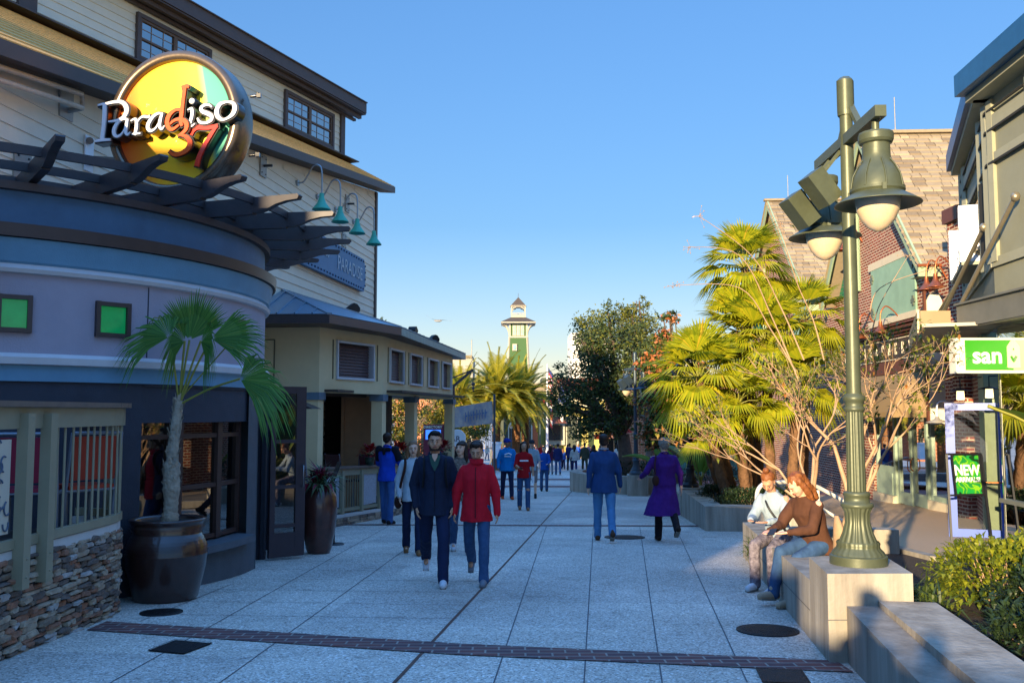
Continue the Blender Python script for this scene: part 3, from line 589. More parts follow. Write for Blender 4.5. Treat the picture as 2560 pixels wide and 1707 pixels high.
def letters(G, name, m, zf=.2):
    for g, strokes in G.items():
        b = MB(); 
        for i, s_ in enumerate(strokes): ribbon(b, [(*sp(x, y, zf), w_ * k) for x, y, w_ in s_], zf - .02, zf + i * .0012)
        if g == 'i': b.lathe([(.0001, zf), (.036, zf), (.036, zf - .02)], c=(*sp(1025, 632, zf), 0), n=16)
        o = spart(b, name, m, None if name == 'letter' else None)
        b = MB()
        for i, s_ in enumerate(strokes): ribbon(b, [(*sp(x, y, zf), w_ * k) for x, y, w_ in s_], .01 + i * .001, zf - .021 - i * .0012, grow=.016)
        if g == 'i': b.lathe([(.0001, zf - .022), (.05, zf - .022), (.05, 0)], c=(*sp(1025, 632, zf), 0), n=16)
        q = spart(b, 'letter_return', M_ret); q.parent = o
letters(GL, 'letter', M_let, .2); letters(GO, 'letter', M_org, .23); letters(G7, 'numeral', M_red, .17)
b = MB(); p = wpt(232, 402, 0); b.tube([p, SC + SX * -.55 - SZ * .45 - SN * .2], .07, 12); b.tube([wpt(225, 352, 0), wpt(225, 352, .1)], .05, 8); b.build('support_arm', mat('arm_grey', '#77726c', .5, metal=.4), sg)
b = MB()
for dz in (.35, -.42):
    q = SC + SX * .93 + SZ * dz - SN * .22; b.tube([q, q + SX * .1, q + SX * .1 + SZ * .04], .02, 6); b.box(q + SX * .12, (.05, .05, .05))
b.build('rim_clamp', M_ret, sg)
b = MB(); b.box(wpt(222, 385, .03), (.02, .2, .5), -A7); b.build('arm_plate', M_let, sg)
# ================================================================ DINING TERRACE: stone wall, railing, chairs
M_stone = []
for i, (c, d) in enumerate((('#a28c74', '#75645a'), ('#b8a68f', '#8c7c6c'), ('#786a60', '#574d4a'), ('#a5745a', '#7a5848'), ('#bdb4ac', '#8b8684'), ('#8f7c68', '#66584c'))):
    M_stone.append(mat('stacked_stone_%s' % 'abcdef'[i], c, .85, var=.2, vs=14, bump=.7, bs=28, col2=d))
M_mort = mat('stone_backing', '#1c1a1b', .95, var=.2); M_olive = mat('olive_rail_paint', '#918a72', .55, var=.07, vs=5); M_cap = mat('wood_cap_rail', '#6e5f55', .6, var=.15, vs=9); M_render = mat('white_render', '#c5c3c0', .7, var=.06)
WPTS = [Vector(p) for p in ((-4.6, 1.5, 0), (-4.12, 4.2, 0), (-3.93, 6.2, 0), (-3.87, 7.6, 0), (-3.84, 8.6, 0), (-3.86, 9.1, 0), (-4.0, 9.4, 0), (-4.3, 9.58, 0), (-4.8, 9.7, 0))]
def along(pts, step):
    c = [Vector(p) for p in cat([tuple(p) for p in pts], 8)]; out = []; L = 0; tot = sum((c[i + 1] - c[i]).length for i in range(len(c) - 1)); n = int(tot / step); i = 0; acc = 0
    for k in range(n + 1):
        d = tot * k / n
        while i < len(c) - 2 and acc + (c[i + 1] - c[i]).length < d: acc += (c[i + 1] - c[i]).length; i += 1
        seg = c[i + 1] - c[i]; t = (d - acc) / max(seg.length, 1e-6); out.append((c[i] + seg * t, seg.normalized()))
    return out, tot
path, tot = along(WPTS, .02)
def pathat(d):
    i = max(0, min(len(path) - 1, int(d / tot * (len(path) - 1)))); return path[i]
sw = thing('stone_wall', 'curved low wall of stacked brown fieldstone under the terrace railing', 'wall', (-3.9, 6, gz(6)))
r2 = random.Random(3); bs = [MB() for _ in M_stone]
def stone(b, P, d, L, h, z, dp, rnd_):
    n = Vector((d.y, -d.x, 0)); q = [(-1, -1), (1, -1), (1, 1), (-1, 1)]; j = lambda s_: rnd_.uniform(-s_, s_)
    hx, hz = L / 2, h / 2; front = []; mid = []; back = []
    for sx, sz in ((-1, -.5), (-.7, -1), (.7, -1), (1, -.5), (1, .5), (.7, 1), (-.7, 1), (-1, .5)):
        jx, jz = j(.012), j(.009)
        mid.append(P + d * (sx * hx + jx) + Vector((0, 0, z + sz * hz + jz)) + n * dp * .45); front.append(P + d * (sx * hx * .8 + jx) + Vector((0, 0, z + sz * hz * .72 + jz)) + n * (dp + j(.006))); back.append(P + d * (sx * hx) + Vector((0, 0, z + sz * hz)) - n * .06)
    k = 8; vs = front + mid + back; fs = [list(range(8))]
    for i in range(8): a = (i + 1) % 8; fs += [[i, 8 + i, 8 + a, a], [8 + i, 16 + i, 16 + a, 8 + a]]
    b.add(vs, fs, 0, True)
z = -.36
while z < .47:
    h = r2.uniform(.032, .062); d = r2.uniform(0, .15)
    while d < tot - .05:
        L = r2.uniform(.07, .26); P, dd = pathat(d + L / 2); zz = z + h / 2 + (P.y < 5) * 0
        if zz + h / 2 > gz(P.y) - .04: stone(bs[min(5, int(r2.triangular(0, 6, 1.5)))], P, dd, L - .006, min(h * r2.uniform(.8, 1.12), .47 - z + .02), zz + r2.uniform(-.006, .006), r2.uniform(.01, .045), r2)
        d += L
    z += h
vsum = MB()
for i, b in enumerate(bs): vsum.add(b.v, b.f, i, True); 
o = vsum.build('stonework', M_stone, sw)
for poly in o.data.polygons: poly.use_smooth = False
b = MB(); pp = [p for p, d in path[::10]]; n0 = len(pp)
for i in range(n0 - 1):
    a, c = pp[i], pp[i + 1]; dd = (c - a).normalized(); nn = Vector((dd.y, -dd.x, 0))
    b.add([a + Vector((0, 0, -.6)), c + Vector((0, 0, -.6)), c + Vector((0, 0, .46)), a + Vector((0, 0, .46))], [[0, 1, 2, 3]])
    b.add([a + Vector((0, 0, .46)), c + Vector((0, 0, .46)), c - nn * .3 + Vector((0, 0, .46)), a - nn * .3 + Vector((0, 0, .46))], [[0, 1, 2, 3]])
b.build('backing', M_mort, sw)
b = MB()
for i in range(n0 - 1): b.beam(pp[i] + Vector((-.03, 0, .51)), pp[i + 1] + Vector((-.03, 0, .51)), .08, .085)
b.build('render_band', M_render, sw)
b = MB(); fl_ = [p + Vector((-.15, 0, .46)) for p in pp]; b.add(fl_ + [Vector((-9, 9.7, .46)), Vector((-9, 1.5, .46))], [list(range(len(fl_) + 2))]); b.build('deck', mat('deck_boards', '#3b3634', .7, var=.2), kind='structure')
rl = thing('terrace_railing', 'olive painted railing with round balusters on top of the stone wall', 'railing', (-3.9, 7, .45))
b = MB()
for i in range(n0 - 1): b.beam(pp[i] + Vector((.0, 0, 1.685)), pp[i + 1] + Vector((.0, 0, 1.685)), .17, .045)
b.build('cap_rail', M_cap, rl)
b = MB()
for i in range(n0 - 1): b.beam(pp[i] + Vector((0, 0, 1.575)), pp[i + 1] + Vector((0, 0, 1.575)), .06, .17); b.beam(pp[i] + Vector((0, 0, .6)), pp[i + 1] + Vector((0, 0, .6)), .055, .075)
b.build('rail', M_olive, rl)
def at_y(y): return min(range(len(path)), key=lambda i: abs(path[i][0].y - y) + (10 if i > len(path) * .9 else 0))
pi = [at_y(7.62), at_y(7.28), at_y(5.9), at_y(4.4), at_y(2.9), int(len(path) * .925)]
for i in pi:
    P, dd = path[i]; b = MB(); nn = Vector((dd.y, -dd.x, 0)); an = -math.atan2(dd.x, dd.y); b.box(P + nn * .055 + Vector((0, 0, .93)), (.09, .1, 1.36), an)
    for zz in (.36, .5): b.ball(P + nn * .1 + Vector((0, 0, zz - .02)), .012, 6, 4)
    b.build('post', M_olive, rl)
d0 = tot * pi[0] / len(path) + .1; d1 = tot * pi[5] / len(path) - .05; nb = 14
for k in range(nb + 1):
    P, dd = pathat(d0 + (d1 - d0) * (k + .3) / (nb + .6)); b = MB(); b.tube([P + Vector((0, 0, .62)), P + Vector((0, 0, 1.5))], .011, 8); b.build('baluster', M_olive, rl)
    
P, dd = path[at_y(6.85)]; b = MB(); an = -math.atan2(dd.x, dd.y); b.box(P + Vector((0, 0, 1.05)), (.02, .6, .72), an); b.build('panel', mat('cream_fretwork', '#c8beac', .6, var=.0), rl, 'cream fretwork panel with blue grey scrolls')
M_scr = mat('blue_grey_scroll', '#4f6078', .6); b = MB()
for k in range(26):
    cpt = P + dd * r2.uniform(-.27, .27) + Vector((.016, 0, r2.uniform(.75, 1.36))); r_ = r2.uniform(.02, .06); a0 = r2.uniform(0, 6)
    b.tube([cpt + dd * (r_ * math.cos(a0 + t * .5)) + Vector((0, 0, r_ * 1.4 * math.sin(a0 + t * .5))) for t in range(8)], .007, 5)
b.build('scroll', M_scr, rl)
# red chairs on the terrace
M_seat = mat('red_sling', '#8e1b3a', .6, var=.1); M_seat2 = mat('orange_red_sling', '#a8361f', .6, var=.1); M_alu = mat('grey_chair_frame', '#7f8794', .4, metal=.4)
def chair(loc, rz, m, label):
    t = thing('terrace_chair', label, 'chair', loc, rz, 'sling chairs on the terrace')
    b = MB(); b.box((0, 0, .44), (.46, .44, .035)); b.build('seat', m, t, local=True)
    b = MB(); T = Matrix.Translation((0, .24, .72)) @ Matrix.Rotation(R(-8), 4, 'X'); b.box(None, (.46, .03, .42), M=T); b.build('backrest', m, t, local=True)
    for sx in (-1, 1):
        b = MB(); b.tube([(sx * .25, .16, 0), (sx * .25, .2, .44), (sx * .25, .29, .96)], .018, 8); b.build('leg', M_alu, t, local=True)
        b = MB(); b.tube([(sx * .25, -.25, 0), (sx * .25, -.22, .44)], .018, 8); b.build('leg', M_alu, t, local=True)
    b = MB(); b.tube([(-.25, .29, .96), (.25, .29, .96)], .018, 8); b.tube([(-.25, -.22, .41), (.25, -.22, .41)], .018, 8); b.tube([(-.25, .2, .41), (.25, .2, .41)], .018, 8); b.tube([(.25, -.22, .41), (.25, .2, .41)], .018, 8); b.tube([(-.25, -.22, .41), (-.25, .2, .41)], .018, 8)
    b.build('frame', M_alu, t, local=True); return t
chair((-4.52, 8.75, .46), R(195), M_seat, 'crimson sling chair behind the railing, the one further left')
chair((-4.25, 9.12, .46), R(235), M_seat2, 'orange red sling chair behind the railing, nearest its right end')
# ================================================================ BAR PAVILION
M_tan = mat('olive_tan_stucco', '#dcc79c', .8, var=.06, vs=2, bump=.2, bs=80); M_capb = mat('slate_blue_cap', '#5d7383', .6, var=.08); M_greenbase = mat('grey_green_base', '#5c675e', .7, var=.1)
M_fas = mat('pavilion_fascia_brown', '#64504a', .5, var=.06); M_verd = mat('verdigris_fascia', '#7d9490', .5, var=.2, vs=6); M_metroof = mat('standing_seam_metal', '#7d93a5', .35, metal=.5, var=.06); M_shut = mat('brown_shutter', '#5d4a4d', .45, var=.06)
M_clap = mat('peach_clapboard', '#a57d5c', .7, var=.08)
C1, C2, C3, C4 = Vector((-3.92, 18.7, 0)), Vector((-2.95, 21.0, 0)), Vector((-1.87, 29.0, 0)), Vector((-4.4, 29.4, 0)); C0 = Vector((-6.2, 18.95, 0))
pv = thing('bar_pavilion', 'olive stucco bar pavilion with shuttered windows and open sides on square posts', 'building', (-3.2, 21, gz(21)))
def holed(b, P, d, n, L, z0, z1, holes, th=.16, mi=0):
    """wall slab with rectangular holes (a,b,zb,zt), holes sorted along d"""
    cuts = [0.0]
    for h in holes: cuts += [h[0], h[1]]
    cuts.append(L); an = -math.atan2(d.x, d.y)
    for i in range(len(cuts) - 1):
        a, c = cuts[i], cuts[i + 1]; ctr = P + d * (a + c) / 2 - n * th / 2
        if c - a < .005: continue
        if i % 2 == 0: b.box(ctr + Vector((0, 0, (z0 + z1) / 2)), (th, c - a, z1 - z0), an, mi)
        else:
            h = holes[i // 2]; b.box(ctr + Vector((0, 0, (z0 + h[2]) / 2)), (th, c - a, h[2] - z0), an, mi); b.box(ctr + Vector((0, 0, (z1 + h[3]) / 2)), (th, c - a, z1 - h[3]), an, mi)
def shutter_window(parent, P, d, n, a, c, zb, zt, label=None):
    an = -math.atan2(d.x, d.y); b = MB(); ctr = P + d * (a + c) / 2; t = .05
    for zz in (zb - t / 2, zt + t / 2): b.box(ctr + n * -.03 + Vector((0, 0, zz)), (.14, c - a + 2 * t, t), an)
    for x in (a - t / 2, c + t / 2): b.box(P + d * x + n * -.03 + Vector((0, 0, (zb + zt) / 2)), (.14, t, zt - zb), an)
    o = b.build('window', M_wht, parent, label); g = MB(); k = max(8, int((zt - zb) / .065)); h = (zt - zb) / k
    for i in range(k): 
        z = zb + i * h; p, q = P + d * a, P + d * c; g.add([p - n * .085 + Vector((0, 0, z)), q - n * .085 + Vector((0, 0, z)), q - n * .11 + Vector((0, 0, z + h * .98)), p - n * .11 + Vector((0, 0, z + h * .98)), p - n * .11 + Vector((0, 0, z)), q - n * .11 + Vector((0, 0, z))], [[0, 1, 2, 3], [4, 5, 1, 0]])
    q = g.build('shutter', M_shut, None); q.parent = o; q.location = -Vector(parent.location); return o
def face_dir(A, B_): d = (B_ - A); L = d.length; d.normalize(); return d, Vector((d.y, -d.x, 0)), L
ZH, ZW = 2.02, 3.38
def proj(u, v, A, yaw): return VP(u, v, A.x, A.y, yaw)
for (A, B_, wins) in ((C1, C2, [(840, 934, 862, 948)]), (C2, C3, [(973, 1008, 882, 958.5), (1024, 1054, 896, 964), (1070, 1095, 907, 969.5), (1104.5, 1126, 916.5, 974)])):
    d, n, L = face_dir(A, B_); yaw = math.degrees(math.atan2(d.x, d.y)); hs = []
    for (u0, u1, vt, vb) in wins:
        pa = proj(u0, vt, A, yaw); pb = proj(u1, vb, A, yaw); a = (Vector((pa.x, pa.y, 0)) - A).length + .06; c = (Vector((pb.x, pb.y, 0)) - A).length - .06
        hs.append((a, c, 2.36, 3.08))
    b = MB(); holed(b, A, d, n, L, ZH, ZW, hs); b.build('wall_band', M_tan, pv)
    for h in hs: shutter_window(pv, A, d, n, *h)
    b = MB()
    for h in hs:
        for x in (h[0] - .17, h[1] + .2):
            if 0.1 < x < L - .1: b.box(A + d * x + n * .006 + Vector((0, 0, 2.72)), (.02, .03, .82), -math.atan2(d.x, d.y))
    b.build('wall_reveal', mat('tan_groove', '#6d664f', .8), pv)
d, n, L = face_dir(C0, C1); b = MB(); holed(b, C0, d, n, L, ZH, ZW, []); b.build('wall_band', M_tan, pv)
b = MB()
for x, w_, z_, h_ in ((L - .95, .025, 2.65, .9), (L - 1.5, 1.1, 3.1, .025)): b.box(C0 + d * x + n * .004 + Vector((0, 0, z_)), (.02, w_, h_), -math.atan2(d.x, d.y))
b.build('wall_reveal', MATS['tan_groove'], pv)
d, n, L = face_dir(C3, C4); b = MB(); holed(b, C3, d, n, L, ZH, ZW, []); b.build('wall_band', M_tan, pv)
E0, E1, E2, E3, E4 = Vector((-6.0, 17.95, 0)), Vector((-3.56, 17.85, 0)), Vector((-2.5, 20.75, 0)), Vector((-1.53, 30.4, 0)), Vector((-4.3, 30.6, 0)); zf = 3.52
b = MB()
for (A, B_, mi) in ((E0, E1, 1), (E1, E2, 0), (E2, E3, 2), (E3, E4, 0)):
    b.add([A + Vector((0, 0, zf)), B_ + Vector((0, 0, zf)), B_ + Vector((0, 0, zf - .17)), A + Vector((0, 0, zf - .17))], [[0, 1, 2, 3]], mi)
for (A, B_, Wa, Wb) in ((E0, E1, C0, C1), (E1, E2, C1, C2), (E2, E3, C2, C3), (E3, E4, C3, C4)): b.add([A + Vector((0, 0, zf - .165)), B_ + Vector((0, 0, zf - .165)), Wb + Vector((0, 0, ZW - .03)), Wa + Vector((0, 0, ZW - .03))], [[0, 1, 2, 3]], 1)
b.build('fascia', [M_fas, M_brn, M_verd], pv)
pk = wpt(706, 763); pk2 = PW - dW * 1.0 + Vector((0, 0, 4.15)); pk = Vector((pk.x, pk.y, 4.32)); up = Vector((0, 0, zf + .012)); b = MB()
b.add([E0 + up, E1 + up, pk], [[0, 1, 2]]); b.add([E1 + up, E2 + up, pk], [[0, 1, 2]]); b.add([E2 + up, E3 + up, pk2, pk], [[0, 1, 2, 3]]); b.add([E3 + up, E4 + up, pk2], [[0, 1, 2]])
def seams(A, B_, P, Q_, n_):
    for i in range(n_ + 1):
        t = i / n_; a = A.lerp(B_, t) + up; c = P.lerp(Q_, t) if P != Q_ else a.lerp(P, .0 + 1)
        if P == Q_: c = a + (P - a) * min(1, .98)
        b.beam(a + Vector((0, 0, .015)), c + Vector((0, 0, .015)), .02, .03)
seams(E2, E3, pk, pk2, 18)
for i in range(1, 7):    # hip facing the camera: seams run straight up the slope
    x = E0.x + (E1.x - E0.x) * i / 7; zt_ = 1.0; a = Vector((x, 17.9, zf + .03)); t = max(0.0, min(1.0, (E1.x - x) / (E1.x - pk.x))) if x > pk.x else 1; c = Vector((x, 17.9 + (pk.y - 17.9) * t, zf + .03 + (pk.z - zf) * t)); b.beam(a, c, .03, .03)
b.beam(E1 + up, pk, .1, .04); b.build('metal_roof', M_metroof, pv)
for P, lab in ((C1, 'corner post beside the patio heater'), (C2, 'post the man in the blue hoodie leans near'), (C2.lerp(C3, .38), None), (C3, None), (C2.lerp(C3, .0) + Vector((-1.6, 4.4, 0)), None), (C4, None)):
    b = MB(); w_ = .26; z0 = gz(P.y); q = P + Vector((-.1, .1, 0)); b.box(q + Vector((0, 0, (z0 + .5 + 1.87) / 2)), (w_, w_, 1.87 - z0 - .5), R(-12)); b.box(q + Vector((0, 0, 1.945)), (w_ + .07, w_ + .07, .15), R(-12), 1); b.box(q + Vector((0, 0, z0 + .25)), (w_ + .012, w_ + .012, .5), R(-12), 2); b.build('post', [M_tan, M_capb, M_greenbase], pv, lab)
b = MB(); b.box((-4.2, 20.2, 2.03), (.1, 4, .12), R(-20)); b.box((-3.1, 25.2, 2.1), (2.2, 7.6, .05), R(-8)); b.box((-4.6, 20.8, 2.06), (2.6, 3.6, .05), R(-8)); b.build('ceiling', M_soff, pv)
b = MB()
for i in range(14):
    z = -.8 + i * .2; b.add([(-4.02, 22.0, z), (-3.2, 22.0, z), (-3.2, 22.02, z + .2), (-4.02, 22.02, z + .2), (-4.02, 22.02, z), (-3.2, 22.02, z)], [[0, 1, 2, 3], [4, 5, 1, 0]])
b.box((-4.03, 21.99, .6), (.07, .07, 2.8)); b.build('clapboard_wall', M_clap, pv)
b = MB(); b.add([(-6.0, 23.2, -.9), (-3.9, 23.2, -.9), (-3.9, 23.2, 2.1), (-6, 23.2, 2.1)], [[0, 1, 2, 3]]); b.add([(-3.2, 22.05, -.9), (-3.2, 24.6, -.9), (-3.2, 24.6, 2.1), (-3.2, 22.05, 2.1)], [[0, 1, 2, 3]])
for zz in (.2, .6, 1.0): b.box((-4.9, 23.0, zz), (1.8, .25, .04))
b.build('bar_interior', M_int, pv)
# railing along the pavilion
def railing(A, B_, label, panels=(), zr=1.17, nb=None, parent=None, stone=True):
    d, n, L = face_dir(A, B_); an = -math.atan2(d.x, d.y); t = thing('bar_railing', label, 'railing', (A.x, A.y, gz(A.y)))
    P = lambda x, z: Vector((A.x + d.x * x, A.y + d.y * x, gz(A.y + d.y * x) + z))
    b = MB(); b.beam(P(0, zr), P(L, zr), .15, .05); b.build('cap_rail', M_cap, t)
    b = MB(); b.beam(P(0, zr - .1), P(L, zr - .1), .06, .13); b.build('upper_rail', M_olive, t); b = MB(); b.beam(P(0, .3), P(L, .3), .06, .07); b.build('lower_rail', M_olive, t)
    k = max(2, round(L / .95)); xs = [L * i / k for i in range(k + 1)]
    for x in xs: b = MB(); b.box(P(x, .55) + n * .04, (.07, .09, 1.1), an); b.build('post', M_olive, t)
    for i in range(k):
        if i in panels:
            b = MB(); b.box((P(xs[i], .68) + P(xs[i + 1], .68)) / 2, (.02, xs[1] - xs[0] - .16, .66), an); b.build('carved_panel', M_panel, t)
        else:
            b = MB()
            for j in range(1, 8):
                x = xs[i] + (xs[i + 1] - xs[i]) * j / 8; b.tube([P(x, .32), P(x, 1.05)], .01, 6)
            q = b.build('balusters', M_olive, t)
    if stone:
        b = MB(); x = 0; rr = random.Random(int(A.y * 10))
        while x < L:
            l = rr.uniform(.12, .3)
            for z in (0, .055, .11): b.box(P(x + l / 2, z + .02) + n * rr.uniform(0, .03), (.2, l * .94, .05), an, mi=rr.randrange(3))
            x += l
        b.build('stone_curb', M_stone[:3], t); b = MB(); b.beam(P(0, .19), P(L, .19), .16, .06); b.build('render_strip', M_render, t)
    return t
M_panel = mat('carved_white_panel', '#a2a7b2', .6, var=.25, vs=26, bump=.9, bs=30)
railing(Vector((-3.78, 18.2, 0)), Vector((-3.02, 20.85, 0)), 'olive railing with carved white panels between the first two pavilion posts', panels=(0, 2))
railing(Vector((-2.85, 21.4, 0)), Vector((-1.9, 28.8, 0)), 'long olive railing in front of the pavilion beyond the blue hoodie', panels=(1, 3, 5))
# poinsettias on the rail
M_poin = leafmat('poinsettia_red', '#7d0d14', '#b3161d', '#d0302c', .25); M_pleaf = leafmat('poinsettia_leaf', '#1d3a1c', '#2c5226', None, .25); M_pot = mat('dark_green_pot', '#223b2c', .5); M_soil = mat('potting_soil', '#2b211a', .95, var=.3, vs=20)
def leafquad(b, p, d, up, L, w_, mi=0, fold=.25, bend=.2):
    d = d.normalized(); s_ = d.cross(up)
    if s_.length < 1e-3: s_ = d.cross(Vector((1, 0, 0)))
    s_.normalize(); u_ = s_.cross(d); m_ = p + d * L * .5 + u_ * bend * L * .3; e = p + d * L - u_ * bend * L * .3
    b.add([p, m_ + s_ * w_ / 2 + u_ * fold * w_ * .5, e, m_ - s_ * w_ / 2 + u_ * fold * w_ * .5, m_], [[0, 4, 1], [1, 4, 2], [2, 4, 3], [3, 4, 0]], mi)
def poinsettia(loc, label, s_=1.0):
    t = thing('poinsettia', label, 'potted plant', loc, 0, 'red poinsettias along the bar rail'); b = MB(); b.lathe([(.001, 0), (.07 * s_, 0), (.1 * s_, .14 * s_), (.095 * s_, .14 * s_), (.001, .13 * s_)], n=12); b.build('pot', M_pot, t, local=True)
    b = MB(); rr = random.Random(int(loc[1] * 100))
    for k in range(130):
        a = rr.uniform(0, 6.28); e = rr.uniform(-.1, 1.2); d = Vector((math.cos(a) * math.cos(e), math.sin(a) * math.cos(e), math.sin(e))); p = Vector((0, 0, .2 * s_)) + d * rr.uniform(.05, .17) * s_
        leafquad(b, p, Vector((d.x, d.y, d.z - .3)), Vector((0, 0, 1)), rr.uniform(.07, .13) * s_, .06 * s_, 0 if e > .2 or rr.random() < .5 else 1)
    b.build('bracts', [M_poin, M_pleaf], t, local=True)
for p, lab, s_ in (((-3.12, 20.3, gz(20.3) + 1.2), 'red poinsettia in a dark green pot on the rail left of the post', 1.15), ((-2.72, 22.4, gz(22.4) + 1.2), 'red poinsettia just right of the blue hoodie man', 1.3), ((-2.5, 24.1, gz(24.1) + 1.2), 'red poinsettia behind the fair woman in the white coat', 1.2), ((-2.05, 27.6, gz(27.6) + 1.2), 'red poinsettia at the far end of the rail beside the last post', 1.5), ((-3.0, 21.6, gz(21.6) + 1.2), 'small red poinsettia hidden behind the second post', .9)): poinsettia(p, lab, s_)
# bar chairs, only their backs above the rail
M_bur = mat('burgundy_vinyl', '#451a26', .45)
for p, rz, lab in (((-3.75, 20.3, gz(20) + .1), 2.6, 'bar chair back leaning near the dark opening of the pavilion'), ((-3.35, 21.0, gz(21) + .1), 3.6, 'burgundy bar chair back behind the left poinsettia'), ((-2.95, 23.2, gz(23) + .1), 3.4, 'burgundy bar chair behind the blue hoodie man'), ((-3.0, 25.0, gz(25) + .1), 3.2, 'burgundy bar chair deeper in the open bar')):
    t = thing('bar_chair', lab, 'chair', p, rz, 'burgundy bar chairs in the pavilion'); b = MB(); b.box((0, 0, .75), (.42, .42, .05)); b.build('seat', M_bur, t, local=True)
    b = MB(); b.box(None, (.42, .04, .42), M=Matrix.Translation((0, .24, 1.12)) @ Matrix.Rotation(R(-12), 4, 'X')); b.build('backrest', M_bur, t, local=True)
    for sx in (-1, 1):
        for sy in (-1, 1): b = MB(); b.tube([(sx * .22, sy * .2, 0), (sx * .2, sy * .18, .75)] + ([(sx * .2, .29, 1.34)] if sy > 0 else []), .015, 6); b.build('leg', M_alu, t, local=True)
# floodlights on the pavilion roof
M_flood = mat('floodlight_housing', '#26282c', .45, metal=.4); M_lens = mat('floodlight_lens', '#d7c79a', .1, var=0)
for (u, v, y, rz, s_, lab) in ((880, 782, 21.2, .5, .8, 'black floodlight on the bar roof in front of the clapboard wall, nearest of three'), (1033, 832, 23.5, -1.8, .7, 'black floodlight turned away on the bar roof, middle of three'), (1083, 852, 26.0, .6, .75, 'black floodlight at the far end of the bar roof')):
    p = DP(u, v + 14, y); t = thing('floodlight', lab, 'floodlight', p, rz, 'floodlights along the bar roof')
    b = MB(); b.tube([(0, 0, -.06), (0, 0, .08), (.05, 0, .14)], .02, 8); b.build('stem', M_flood, t, local=True)
    T = Matrix.Translation((.02, 0, .26 * s_)) @ Matrix.Rotation(R(-38), 4, 'Y'); b = MB(); b.prism([(-.13, -.14), (.1, -.15), (.16, -.07), (.16, .07), (.1, .15), (-.13, .14)], T @ Matrix.Rotation(R(90), 4, 'X') @ Matrix.Scale(s_, 4), .28); b.build('housing', M_flood, t, local=True)
    b = MB(); T2 = T @ Matrix.Translation((-.135 * s_, 0, 0)); b.box(None, (.01, .22 * s_, .2 * s_), M=T2); b.build('lens', M_lens, t, local=True)
# gooseneck lamps on the clapboard wall
M_teal = mat('verdigris_shade', '#3fae98', .5, var=.08, vs=8); M_neck = mat('galvanised_neck', '#98a1a8', .35, metal=.6)
for i, (u, v) in enumerate(((740, 461), (790, 497), (836, 527), (881, 560))):
    p = wpt(u, v + 3, 0); h = wpt((744, 790, 834, 877)[i], (460, 498, 527, 556)[i], .0)
    base = wpt(*((743, 461), (796, 497.5), (839, 529), (882, 561))[i], 0.0)
    base = PW - dW * ((PW - Vector((p.x, p.y, 0))).length) + Vector((0, 0, 6.9)); t = thing('wall_lamp', ('teal gooseneck wall lamp nearest the round sign', 'second teal gooseneck wall lamp from the round sign', 'third teal gooseneck wall lamp, last but one before the building corner', 'teal gooseneck wall lamp against the building corner')[i], 'wall lamp', base, 0, 'teal gooseneck lamps above the blue sign')
    m0 = base - dW * .0; N = nW; pts = cat([tuple(m0 + Vector((0, 0, .0))), tuple(m0 + N * .17 + Vector((0, 0, .02))), tuple(m0 + N * .27 + Vector((0, 0, .16))), tuple(m0 + N * .4 + Vector((0, 0, .38))), tuple(m0 + N * .53 + Vector((0, 0, .4))), tuple(m0 + N * .61 + Vector((0, 0, .26))), tuple(m0 + N * .62 + Vector((0, 0, -.3)))], 6)
    b = MB(); b.tube(pts, .02, 8); b.tube([m0, m0 + N * .06], .07, 12); b.build('gooseneck', M_neck, t)
    b = MB(); c = m0 + N * .62; b.lathe([(.05, -.26), (.06, -.36), (.1, -.48), (.21, -.63), (.215, -.65), (.19, -.63), (.09, -.48), (.04, -.31)], c, n=24); b.build('shade', M_teal, t)
# PARADISE plaque
M_plq = mat('blue_plaque', '#3f77a0', .55, var=.08, vs=4); M_plr = mat('plaque_edge', '#2d5f80', .6); M_pl_let = mat('plaque_letter', '#a9bccb', .5)
A_, B2 = PW - dW * 1.5, PW - dW * 7.9; cz = 5.5; pl = thing('paradise_plaque', 'blue riveted wall plaque reading PARADISE below the green lamps', 'sign', (A_ + B2) / 2 + Vector((0, 0, cz)))
Lp = (A_ - B2).length; Tp = facing((A_ + B2) / 2 + nW * .09 + Vector((0, 0, cz)), 7.06); hw = Lp / 2; hh = .46
poly = []
for sx, sy in ((1, -1), (1, 1), (-1, 1), (-1, -1)): poly += ([(hw - .16, -hh), (hw - .05, -hh + .2), (hw, -hh + .35)] if (sx, sy) == (1, -1) else [(hw, hh - .35), (hw - .05, hh - .2), (hw - .16, hh)] if (sx, sy) == (1, 1) else [(-hw + .16, hh), (-hw, hh - .35)] if (sx, sy) == (-1, 1) else [(-hw, -hh + .35), (-hw + .16, -hh)])
b = MB(); b.prism(poly, Tp, .1); b.build('board', M_plq, pl)
b = MB(); k = 26
for i in range(k + 1):
    for s_ in (-1, 1): b.ball(Tp @ Vector((-hw + .25 + (2 * hw - .5) * i / k, s_ * (hh - .07), .055)), .028, 6, 4)
for zz in (-.28, -.1, .1, .28): b.ball(Tp @ Vector((hw - .06, zz, .055)), .028, 6, 4)
b.build('rivets', mat('rivet_dark', '#223b55', .4, metal=.4), pl)
text('lettering', 'PARADISE', .52, Tp @ Matrix.Translation((1.72, -.02, .06)) @ Matrix.Diagonal((.95, 1, 1, 1)), M_pl_let, pl, .006, spacing=1.05)
text('lettering', 'to', .36, Tp @ Matrix.Translation((-.25, .1, .06)), M_pl_let, pl, .006)
